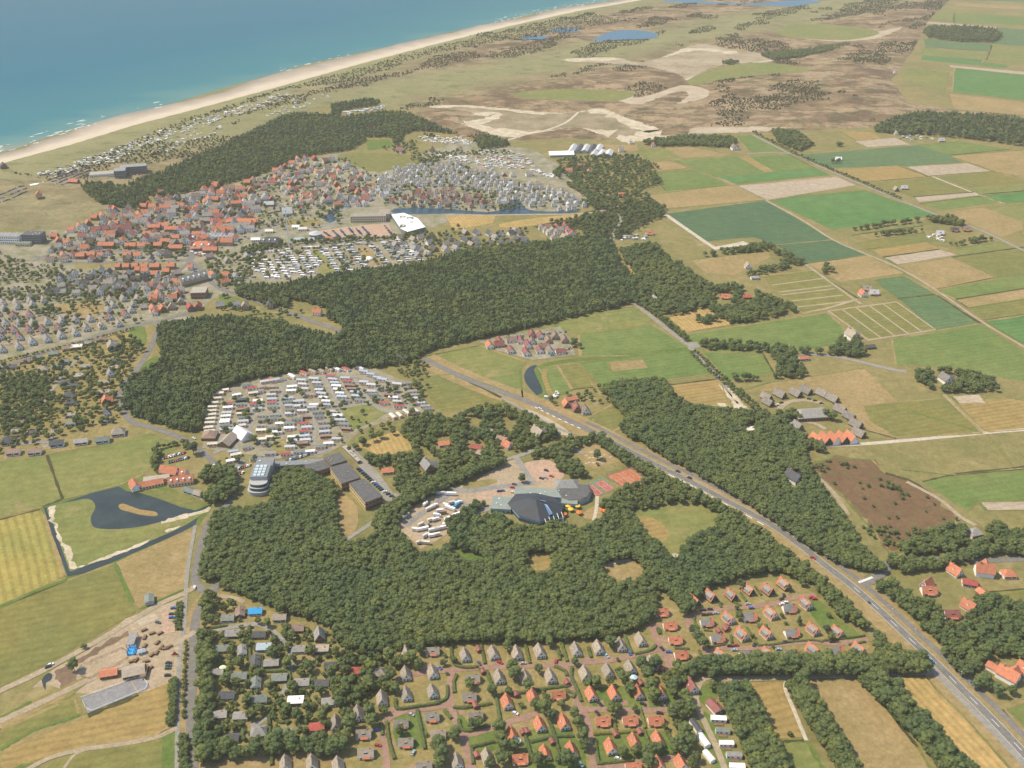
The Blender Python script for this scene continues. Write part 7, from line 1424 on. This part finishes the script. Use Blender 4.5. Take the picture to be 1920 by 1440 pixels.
for a, b, kind, col, rz in ((430,580,'trailer','silver',-5),(500,585,'trailer','white',-5),(350,690,'trailer','cream',40),(380,672,'lorry','white',40),(470,672,'lorry','white',-30),(495,692,'trailer','white',-30),(560,650,'lorry','white',35),(545,672,'van','blue',60),(420,712,'van','white',10),(445,725,'van','brown',10),(400,745,'lorry','white',-10),(350,780,'van','cream',30),(390,775,'lorry','white',30),(480,770,'lorry','white',40),(545,740,'trailer','white',35),(605,718,'lorry','silver',35),(645,688,'van','tan',90),(165,740,'lorry','silver',50),(85,792,'trailer','cream',60),(275,815,'van','cream',40),(235,852,'van','white',-10),(290,848,'trailer','white',20),(325,820,'van','tan',70),(380,852,'trailer','white',20),(420,842,'trailer','white',20),(315,895,'lorry','silver',45),(360,898,'van','white',15),(395,890,'van','cream',15),(270,948,'van','cream',20),(300,950,'trailer','cream',-10),(310,660,'van','white',60),(465,812,'van','white',20),(510,652,'van','silver',20),(150,755,'van','white',50)):
    if (kind, col) not in _lp: _lp[(kind, col)] = lorry_parts(kind, col)
    k = (kind, col); cnt[k] = cnt.get(k, 0)+1
    nm = {'trailer': 'box_trailer', 'lorry': 'lorry', 'van': 'showman_wagon'}[kind]
    dxy = 'northern' if b < 700 else ('central' if b < 790 else ('southern' if b < 880 else 'hedge-side'))
    px, py = q4(a, b); lb = f'{col} {nm.replace("_", " ")} in the {dxy} part of the sandy lorry yard'
    put(nm, _lp[k], px, py, rz, unique(lb + (', end-on' if 50 < rz < 130 else '')), 'lorry' if kind != 'van' else 'wagon', 'lorries and wagons in the yard', .2, .8, 1.5)
# garden sheds, parasols, wagons, lamps
sh = []; w_, f = gable(2.6, 3.4, 1.9, 2.7, .2); sh = [('wall', w_.mesh('wall', plain('red_shed_boards', (.30,.07,.05), .8, .15)), None), ('roof', f.mesh('roof', RC['maroon']), None), ('door', win(-.4, .4, 0, 1.7, -1.73).mesh('door', DOOR), None)]
for a, b in ((390,555),(420,718),(670,890),(720,1172),(748,1168),(1050,800),(1415,1188),(1597,1172),(940,1245),(375,1345),(1765,700),(1315,440),(1605,805),(365,975)):
    px, py = q2(a, b); h = near_house(px, py); put('garden_shed', sh, px, py, 20, unique(f'small red garden shed {where(px, py, h)} the {h[2]}'), 'shed', 'red garden sheds', .1, 1.15, 1.2)
for a, b in ((590,415),(650,385),(640,398)): px, py = q3(a, b); h = near_house(px, py); put('garden_shed', sh, px, py, 20, unique(f'dark red garden shed {where(px, py, h)} the {h[2]}'), 'shed', 'red garden sheds', .1, 1.15, 1.2)
def parasol(col):
    a = MB(); a.tube((0,0,0), (0,0,2.4), .05, .05, 6); c = MB(); n = 10; ring = [(1.9*math.cos(6.283*k/n), 1.9*math.sin(6.283*k/n)) for k in range(n)]; c.hull(ring, [(x*.03, y*.03) for x, y in ring], 2.1, 2.9); return [('pole', a.mesh('pole', FRAME), None), ('canopy', c.mesh('canopy', col), None)]
yl = plain('yellow_parasol', (.80,.48,.05), .7, .05); orr = plain('orange_parasol', (.72,.16,.03), .7, .05); pb = plain('pale_blue_parasol', (.45,.62,.75), .7, .05); lm = plain('lime_parasol', (.62,.75,.40), .7, .05)
for px, py, m_, lb in ((1065,951,yl,'yellow parasol on the pool terrace nearest the blue front'),(1070,957,yl,'yellow parasol lower on the pool terrace'),(1083,951,yl,'yellow parasol at the eastern end of the terrace'),(1086,963,orr,'small orange parasol near the terrace edge'),(1058,966,orr,'orange parasol at the foot of the water slides'),(1129,957,orr,'large orange parasol by the shell path'),(1134,960,orr,'second orange parasol by the shell path'),(970,1392,pb,'pale blue parasol beside an orange cottage'),(1188,1273,pb,'white parasol among the third row trees'),(418,1255,lm,'lime parasol in a garden among dense trees')): put('parasol', parasol(m_), px, py, 0, lb, 'parasol', 'garden parasols', .1, 1.3, 1.2)
wg = []; b = MB(); b.box(-2.2, 2.2, -.9, .9, .7, 1.3, 0, True); wg = [('bed', b.mesh('bed', WL['wood']), None)]
for x in (-1.5, 1.5):
    for s in (-1, 1): q = MB(); q.tube((x, s*.9, .5), (x, s*1.05, .5), .5, .5, 10); wg.append(('wheel', q.mesh('wheel', BARK), None))
for i, (a, b_) in enumerate(((1080,405),(1085,460),(1140,430),(1200,430),(1180,500),(1210,535),(1085,525),(1240,545),(1270,530),(1175,575),(1140,590),(990,640),(1020,630),(1095,640),(1100,705),(1125,690))):
    put('wooden_wagon', wg, a/4, 1080+b_/4, R.uniform(0, 90), f'small brown wooden wagon or play cart, {ORD[i]} from the north in the stable yard', 'wagon', 'carts in the stable yard', .2, 1, .6)
lp = []; b = MB(); b.tube((0,0,-.2), (0,0,8), .12, .08, 6); lp.append(('pole', b.mesh('pole', RC['silver']), None)); b = MB(); b.tube((0,0,8), (-1.6,0,8.3), .07, .06, 6); lp.append(('arm', b.mesh('arm', RC['silver']), None)); b = MB(); b.box(-2.2,-1.4,-.15,.15,8.2,8.4,0,True); lp.append(('lamp_head', b.mesh('lamp_head', LAMP), 1))
for i, (px, py) in enumerate(((1800,1270),(1714,1190),(1672,1152),(1612,1098),(1549,1050),(1215,850),(1113,796),(945,735))): put('street_lamp', lp, px, py+4, 45, f'tall grey street lamp beside the main road, {ORD[i]} from the south', 'street lamp', 'street lamps of the main road', .1, 1, 0)
# fences round the tennis courts and arenas
def fence(pts, label, h=3, step=6, mat=RC['green'], name='fence', mesh_=True):
    c = P(*pts[0]); t = bpy.data.objects.new(name, None); COL.objects.link(t); t.location = (c.x, c.y, .2); tag(t, label, 'fence')
    ws = resample([P(x, y)-c for x, y in pts], step); 
    for q in ws: b = MB(); b.tube((q.x,q.y,-.2), (q.x,q.y,h), .12, .12, 4); link('post', b.mesh('post', mat), t)
    b = MB()
    for k in range(1, 4):
        for p0, p1 in zip(ws, ws[1:]): b.tube((p0.x,p0.y,h*k/3-.05), (p1.x,p1.y,h*k/3-.05), .06, .06, 4)
    link('rail', b.mesh('rail', mat), t)
fence([(1137,892),(1182,877),(1212,900)], 'tall green fence behind the orange clay tennis courts'); fence([(1130,894),(1166,912)], 'green fence between the orange and the red courts'); fence([(152,1309),(243,1276),(265,1268),(282,1289),(165,1337),(152,1309)], 'pale rail fence round the grey riding arenas', 1.4, 7, FRAME); fence([(145,1262),(150,1250),(232,1215),(240,1222),(238,1238),(160,1276),(145,1262)], 'dark rail fence round the sand arena', 1.4, 7, WL['wood'])
# ================================================================== GARDEN TREES AND HEDGES OF THE NEAR FIELD
TN = [0]
def tree(px, py, kind, s=1.0, label=None, z=.05):
    cr, tr = R.choice(KINDS[kind]); c = P(px, py, 0); t = bpy.data.objects.new({'shrub': 'garden_shrub', 'willow': 'willow_tree', 'pine': 'pine_tree'}.get(kind, 'garden_tree'), None); COL.objects.link(t); t.location = (c.x, c.y, z); t.rotation_euler = (0,0,R.uniform(0,6.28)); k = s*R.uniform(.92,1.08); t.scale = (k*R.uniform(.92,1.08), k*R.uniform(.92,1.08), k)
    if label is None:
        h = near_house(px, py); sz = 'tall' if s > .95 else ('small' if s < .72 else 'medium'); look = {'broad': f'{sz} dark green tree', 'light': f'{sz} light green tree', 'shrub': f'{sz} round bush', 'willow': 'grey willow', 'pine': 'dark pine'}[kind]; label = f'{look} {where(px, py, h)} the {h[2]}'
    tag(t, unique(label), 'tree' if kind != 'shrub' else 'bush', 'trees in the gardens'); link('trunk', tr, t); link('crown', cr, t); TREES.append((px, py)); TN[0] += 1
TREES = []
def clear_of_houses(px, py, h, wx=9):
    top = h*1.75
    for hx, hy, _ in HOUSES:
        if abs(px-hx) < wx+6 and py-top < hy+10 and py > hy-9: return False
    return True
LANES = [smooth(b, 3) for b in BR] + [smooth(b, 3) for b in ([(372,1186),(420,1178),(462,1171),(490,1172),(515,1187),(535,1205),(548,1232)], [(548,1232),(545,1256),(535,1292),(515,1325),(490,1352),(470,1362)])]
def on_lane(px, py): return any(abs(px-a)+abs(py-b)*1.3 < 8 for l in LANES for a, b in l)
def plant(poly, n, kinds, size, gap=9, wx=9):
    k = 0; tries = 0; xs_ = [p_[0] for p_ in poly]; ys_ = [p_[1] for p_ in poly]
    while k < n and tries < n*60:
        tries += 1; x, y = R.uniform(min(xs_), max(xs_)), R.uniform(min(ys_), max(ys_)); s = R.uniform(*size)
        if not inside(poly, x, y) or on_lane(x, y) or not clear_of_houses(x, y, 8*s, wx) or any(abs(x-a) < gap and abs(y-b) < gap*.6 for a, b in TREES): continue
        tree(x, y, R.choice(kinds), s); k += 1
W1Z, W2Z, W3Z = zip(*[((530,1245),)*3]) if False else (None,)*3
for a, b, kind, s in ((190,330,'broad',.85),(300,240,'light',.8),(140,370,'broad',.8),(350,215,'broad',.9),(700,250,'broad',1.25),(740,200,'light',1.1),(610,360,'broad',.8),(540,340,'light',.8),(740,455,'broad',.7),(665,490,'broad',.8),(660,590,'broad',1.0),(770,530,'broad',.8),(940,560,'broad',1.0),(760,660,'broad',1.1),(920,690,'broad',1.1),(860,720,'light',.9),(400,660,'broad',1.15),(300,790,'broad',1.0),(380,800,'light',.9),(800,840,'broad',1.0),(1000,870,'broad',.9),(760,1010,'broad',1.1),(830,1050,'broad',1.0),(920,1060,'broad',.9),(1150,960,'broad',1.1),(1190,880,'broad',1.2),(1300,870,'broad',1.2),(1370,830,'broad',1.2),(1480,800,'broad',1.2),(1540,750,'broad',1.2),(1560,850,'broad',1.1),(1230,930,'light',1.0),(1380,1020,'broad',1.2),(1390,1100,'broad',1.1),(1210,1050,'broad',1.2),(1230,1120,'broad',1.2),(1200,1200,'light',1.2),(1100,1260,'broad',1.2),(1000,1240,'broad',1.1),(1050,1290,'light',1.1),(900,1270,'broad',1.1),(1160,1290,'broad',1.1),(1480,1010,'light',.8),(1440,620,'light',1.1),(1530,610,'broad',1.2),(1600,650,'broad',1.2),(1680,640,'broad',1.1),(1750,560,'broad',1.1),(1230,600,'light',1.1),(1190,650,'broad',1.0),(1380,690,'broad',1.1),(1330,740,'broad',1.0),(1600,1170,'broad',.9),(1900,1260,'broad',1.2),(1740,680,'broad',1.0),(1090,730,'broad',1.1),(1140,790,'broad',1.1)):
    px, py = q1(a, b); tree(px, py+7*s, kind, s)
for a, b, kind, s in ((605,530,'broad',.95),(640,680,'broad',1.1),(655,750,'broad',1.1),(840,700,'broad',1.0),(760,830,'broad',.9),(820,960,'light',1.1),(880,1000,'broad',1.3),(930,1050,'broad',1.0),(1010,960,'light',.9),(1110,1040,'broad',.8),(1130,1110,'broad',1.1),(1170,1200,'broad',1.2),(1180,1270,'broad',1.1),(1380,510,'broad',1.0),(1110,650,'broad',.7),(1270,800,'broad',1.1),(1210,810,'broad',.9),(1370,790,'light',1.0),(1440,720,'broad',.9),(1480,780,'broad',1.1),(1520,850,'broad',1.1),(1610,670,'broad',1.2),(1650,740,'broad',1.2),(1680,830,'broad',1.2),(1700,920,'broad',1.0),(1800,780,'light',1.1),(1860,800,'broad',1.2),(1850,880,'light',1.0),(1390,1000,'broad',1.3),(1430,990,'light',1.0),(1560,1000,'broad',.7),(1840,1020,'broad',1.1),(550,1150,'broad',1.3),(560,1230,'broad',1.2),(590,1290,'broad',1.1),(560,1380,'broad',1.2),(620,1340,'light',1.0),(660,1280,'broad',.9),(490,870,'broad',.9),(320,820,'broad',.8),(340,1110,'broad',.9),(400,1100,'broad',1.0),(370,1120,'light',.8),(210,1200,'broad',1.0),(80,1280,'broad',1.2),(110,1350,'broad',1.2),(100,1420,'broad',1.1),(830,1390,'broad',1.3),(880,1400,'light',1.1),(1060,1390,'broad',1.3),(1100,1400,'broad',1.0),(1470,1330,'broad',1.1),(1560,1310,'light',.9),(1700,1320,'broad',1.2),(1740,1290,'broad',.9),(1660,1400,'broad',1.1),(1870,1290,'broad',1.2),(1900,1240,'light',1.0),(920,500,'broad',1.0),(710,950,'shrub',1.1),(470,1400,'broad',1.0),(1780,1130,'light',.7)):
    px, py = q2(a, b); tree(px, py+8*s, kind, s)
for a, b, kind, s in ((755,65,'willow',1.0),(440,130,'broad',1.0),(330,260,'broad',1.1),(350,230,'broad',1.2),(300,200,'broad',1.1),(400,400,'light',1.0),(430,460,'broad',1.1),(470,510,'broad',1.1),(740,300,'broad',.9),(1110,90,'willow',.8),(900,360,'shrub',1.1),(940,360,'shrub',1.0),(1190,340,'pine',.8),(1090,340,'shrub',.8),(1395,400,'willow',.8),(1430,455,'broad',.8),(1470,400,'broad',.7),(100,600+70,'broad',1.1),(60,740,'broad',1.2),(90,820,'broad',1.2),(110,900,'broad',1.1),(200,750,'light',1.2),(260,740,'light',1.2),(240,830,'broad',1.1),(300,720,'broad',1.1),(380,700,'broad',1.1),(450,700,'broad',1.1),(500,690,'light',1.0),(330,900,'broad',1.1),(360,960,'broad',1.1),(300,980,'broad',.9),(240,1030,'broad',1.1),(320,1040,'light',1.0),(370,1010,'broad',1.1),(280,1120,'light',1.1),(330,1180,'broad',1.2),(280,1260,'broad',1.2),(360,1250,'broad',1.1),(330,1320,'broad',1.0),(420,1360,'broad',1.0),(380,1400,'light',1.1),(60,1330,'broad',1.1),(1210,45,'broad',.9),(540,830,'broad',.8),(1120,1170,'shrub',.9)):
    px, py = q3(a, b); tree(px, py+8*s, kind, s)
plant([(384,1110),(412,1128),(400,1165),(380,1165)], 5, ['broad','light'], (.8,1.1)); pass
plant([(372,1395),(640,1395),(645,1420),(500,1418),(372,1440)], 40, ['broad','broad','light'], (.85,1.2), 9, 5); plant([(395,1180),(660,1180),(720,1250),(640,1400),(395,1400)], 44, ['broad','broad','light','shrub'], (.6,1.05), 9)
plant([(640,1225),(760,1235),(740,1290),(690,1320),(640,1330),(620,1290)], 12, ['broad','light'], (.8,1.2), 9); plant([(800,1225),(1290,1210),(1310,1440),(800,1440)], 16, ['shrub','shrub','light','broad'], (.55,.9), 10); plant([(1300,1130),(1630,1130),(1630,1235),(1300,1235)], 8, ['shrub','shrub','light'], (.4,.65), 12)
plant([(1255,1255),(1340,1250),(1345,1270),(1310,1285),(1260,1290)], 8, ['broad','light'], (.9,1.2), 9, 6)
for px, py, k, s, lb in ((1845,1235,'broad',1.4,'large dark round tree on the verge before the white farm'),(1870,1305,'broad',1.0,'bushy tree in the roadside corner below the white farm'),(1895,1302,'broad',.8,'smaller bush beside the roadside corner tree'),(363,852,'willow',1.5,'big pale grey willow by the pond hotel car park'),(1120,862,'broad',1.0,'lone dark bush on the mini golf lawn'),(1120,873,'shrub',1.0,'small bush lower on the mini golf lawn'),(979,905,'broad',1.1,'lone round tree in front of the leisure pool'),(140,1258,'broad',1.0,'dark tree at the west end of the sand arena'),(159,1216,'shrub',1.1,'small bush on the farm track edge'),(1190,990,'shrub',1.2,'dark round shrub in the brown glade'),(852,818,'broad',.8,'dark purple-leaved tree above the orange house'),(560,395,'broad',1.2,'tall tree beside the market square')): tree(px, py, k, s, lb)
print('trees', TN[0])
bp = fill([(374,1192),(402,1186),(404,1260),(398,1300),(404,1360),(395,1400),(374,1430),(370,1330)], 3.6, 6)+fill([(385,1398),(640,1396),(646,1412),(520,1412),(385,1432)], 4.5, 6, keep=.8)+fill([(380,1118),(395,1105),(405,1120),(392,1165),(380,1178)], 4, 6)
scatter('shelterbelt', [q for q in bp if clear_of_houses(*pix(*q), 5, 4)], CB, GB, NB, (.75, 1.15), 'dense bushy belt between the long road and the bungalow gardens')
ug = fill([(395,1180),(650,1180),(720,1250),(640,1395),(395,1395)], 4.2, 2.5, keep=.62)+fill([(640,1225),(760,1235),(740,1290),(690,1320),(640,1330),(620,1290)], 4, 3, keep=.8)+fill([(410,1120),(470,1135),(560,1170),(640,1215),(600,1215),(400,1180)], 4.5, 2.5, keep=.5)
ug = [q for q in ug if not on_lane(*pix(*q)) and clear_of_houses(*pix(*q), 3, 7)]
scatter('undergrowth', ug, CS, GS, NSh, (.6, 1.15), 'tangled bushes between the summer bungalows')
def hedge(pts, wd, h, label=None):
    ws = resample([P(x, y, 0) for x, y in smooth(pts, 4)], 1.1); N = len(ws)
    if N < 3: return
    c0 = ws[N//2].copy(); mb_ = MB(); rows_ = []
    for i in range(N):
        t = (ws[min(N-1,i+1)]-ws[max(0,i-1)]).normalized(); n_ = Vector((-t.y,t.x,0)); c = ws[i]-c0; j = lambda: R.uniform(-.16,.16); rows_.append([c+n_*(wd/2+j()), c+n_*(wd/2+.1+j())+Vector((0,0,h*.6)), c+n_*(wd*.3+j())+Vector((0,0,h+j())), c-n_*(wd*.3+j())+Vector((0,0,h+j())), c-n_*(wd/2+.1+j())+Vector((0,0,h*.6)), c-n_*(wd/2+j())])
    for i in range(N-1):
        for k in range(5): mb_.quad(rows_[i][k], rows_[i+1][k], rows_[i+1][k+1], rows_[i][k+1])
    for e_ in (rows_[0], rows_[-1]): mb_.poly(e_)
    for i in range(N*5):
        q = rows_[R.randrange(N)][R.randrange(1,5)]+Vector((R.uniform(-.3,.3), R.uniform(-.3,.3), R.uniform(-.2,.25))); u = Vector((R.gauss(0,1),R.gauss(0,1),R.gauss(0,1))).normalized()*.35; v = u.orthogonal().normalized()*.28; mb_.quad(q-u, q-v, q+u, q+v)
    o = link('hedge', mb_.mesh('hedge', LEAF_L if R.random() < .6 else LEAF)); o.location = (c0.x, c0.y, 0.02)
    px, py = pix(c0.x, c0.y, 0)
    if label is None: hh = near_house(px, py); label = f'clipped green hedge {where(px, py, hh)} the {hh[2]}'
    tag(o, unique(label), 'hedge', 'garden hedges of the holiday park')
for L in (((185,490),(190,620),(230,680),(330,690),(390,680)),((400,490),(440,670)),((735,495),(775,665)),((1005,490),(1055,650)),((985,560),(1000,640)),((1090,690),(1085,760),(1130,860),(1160,950)),((450,720),(500,860)),((200,990),(300,990),(490,960)),((210,880),(205,800),(230,740)),((520,900),(550,1080)),((560,885),(720,880),(880,850),(1080,825)),((870,850),(890,950)),((1210,540),(1235,620)),((1480,450),(1540,590)),((1560,590),(1680,560),(1720,520)),((240,1080),(260,1150),(330,1165),(480,1120)),((330,1290),(430,1265),(530,1240)),((340,1290),(350,1420)),((920,1090),(960,1200),(1000,1350)),((730,1170),(790,1370)),((780,1250),(960,1210),(1110,1205)),((1250,1190),(1390,1180),(1550,1170),(1620,1160)),((1630,1160),(1670,1280)),((1400,1060),(1420,1180)),((1600,1000),(1640,1150)),((1260,1230),(1290,1420)),((1300,1410),(1400,1400),(1560,1385)),((1730,400),(1750,440)),((960,680),(1040,720),(1050,760)),((1040,860),(1110,890),(1090,920)),((130,1010),(190,1080)),((155,830),(150,920),(60,960)),((1720,600),(1760,650)),((1800,1150),(1830,1230)),((1820,1330),(1900,1350))): hedge([q2(a, b) for a, b in L], 2.0, 1.6)
for L in (((470,380),(475,560),(480,720)),((480,720),(485,850)),((487,870),(492,1080)),((565,600),(570,720)),((580,720),(770,715)),((490,750),(600,745)),((770,720),(775,770)),((740,890),(860,890),(900,900),(950,1030)),((650,1010),(640,1050),(700,1100),(780,1095)),((720,900),(600,1030),(530,1090)),((620,1050),(628,1220)),((840,1100),(850,1180)),((110,410),(180,395),(300,375)),((1570,930),(1580,1000),(1720,985),(1900,960)),((1500,1100),(1520,1250),(1560,1380)),((1730,1010),(1790,1310)),((1460,1110),(1470,1200)),((640,1360),(640,1430)),((780,760),(760,840)),((420,1100),(420,1240)),((800,700),(900,665)),((930,760),(935,880))): hedge([q1(a, b) for a, b in L], 2.0, 1.8)
for L in (((410,300),(410,350),(440,390)),((690,190),(760,230)),((755,130),(800,200)),((860,80),(910,150)),((150,400),(155,440)),((260,545),(370,550)),((510,540),(640,515)),((800,390),(880,520)),((880,525),(1010,515),(1150,495),(1300,485),(1370,500)),((1370,490),(1540,470),(1690,450)),((1565,520),(1690,495)),((480,410),(540,415)),((570,160),(610,240)),((440,560),(480,640)),((130,390),(150,420)),((680,450),(690,510))): hedge([q3(a, b) for a, b in L], 1.4, 1.2)
# trees and bushes in the far gardens: countless and small
pts = []
for poly, st, kp in (([(60,474),(130,452),(340,438),(352,478),(330,490),(100,492)],10,.55),([(375,478),(475,468),(455,545),(400,528)],8,.6),([(470,478),(560,462),(770,452),(795,490),(650,512),(500,530)],8,.22),([(480,405),(730,395),(735,410),(600,428),(530,432),(480,440)],12,.3),([(600,375),(640,370),(640,410),(605,415)],8,.4),([(60,440),(130,440),(300,370),(420,352),(560,310),(640,292),(700,320),(715,340),(705,365),(640,400),(500,430),(420,440),(400,475),(250,470),(120,460)],10,.5),([(90,505),(335,510),(350,560),(300,590),(200,555),(90,560)],10,.7),([(-60,545),(100,530),(200,538),(265,560),(200,566),(190,575),(100,570),(-60,560)],7.5,.85),([(-60,450),(60,490),(130,500),(90,530),(-60,535)],7.5,.85),([(95,570),(110,580),(112,600),(75,595),(70,580)],6,.95),([(-60,575),(280,560),(280,605),(0,650),(-60,660)],9,.4),
  ([(-60,700),(180,640),(230,625),(270,650),(240,730),(230,790),(0,850),(-60,855)],7,.6),([(0,700),(80,700),(100,740),(100,790),(0,810)],5.5,.95),([(150,640),(180,640),(180,665),(150,668)],6,.9),([(212,625),(260,632),(272,660),(245,665)],6.5,.9),
  ([(712,335),(860,305),(960,340),(1000,343),(1100,380),(1000,395),(925,400),(720,388)],9,.6),([(725,440),(990,425),(990,458),(800,488)],9,.65),([(400,520),(450,500),(470,475),(500,470),(460,545),(410,540)],8,.75),([(410,540),(440,555),(420,560)],8,.7),([(395,580),(480,558),(540,575),(600,590),(540,598),(420,585)],10,.6),([(120,470),(160,455),(200,440),(215,455),(180,462),(130,475)],8,.8),([(440,470),(480,455),(800,435),(800,446),(560,462),(470,480)],6,.85),([(380,840),(440,850),(520,855),(520,870),(440,868),(380,850)],8,.7),([(380,750),(800,700),(810,770),(640,840),(400,850)],9,.3),([(690,720),(800,690),(815,765),(800,768)],9,.4),([(740,665),(790,670),(810,685),(790,700),(765,712),(745,700)],6.5,.9),([(1070,620),(1090,650),(1080,668),(1068,640)],7,.9),([(1040,770),(1025,745),(1060,735),(1080,732),(1130,722),(1145,755),(1120,762),(1090,755)],8,.6),([(800,445),(860,420),(880,425),(810,450)],8,.7),([(1010,425),(1040,410),(1100,405),(1140,420),(1150,450),(1090,452)],8,.7),([(770,285),(960,280),(960,290),(840,295),(800,320),(770,300)],8,.8),([(700,272),(780,262),(790,285),(740,290)],9,.7),([(1100,300),(1240,300),(1240,320),(1100,320)],10,.6)):
    pts += fill(poly, st, 5, keep=kp)
pts = [p_ for p_ in pts if not any(abs(u-pix(*p_)[0]) < 5 and -1 < pix(*p_)[1]-v < 8 and R.random() < .7 for u, v in VH)]
scatter('village_trees', pts, CB, GB, NB, (.42, .9), 'countless garden trees of the village and its far parks'); print('village trees', len(pts))
# ================================================================== HAZE
m = bpy.data.materials.new('summer_haze'); m.use_nodes = True; nt = m.node_tree; nt.nodes.remove(nt.nodes['Principled BSDF'])
pv = nt.nodes.new('ShaderNodeVolumePrincipled'); pv.inputs['Density'].default_value = 6.4e-5; pv.inputs['Color'].default_value = (1.0, .94, .82, 1); pv.inputs['Anisotropy'].default_value = 0.0
nt.links.new(pv.outputs[0], nt.nodes['Material Output'].inputs['Volume'])
mb = MB(); mb.box(-15000, 15000, -2000, 27000, -3, H+25, 0, True)
tag(link('haze', mb.mesh('haze', m)), 'thin summer haze over the island', kind='stuff')
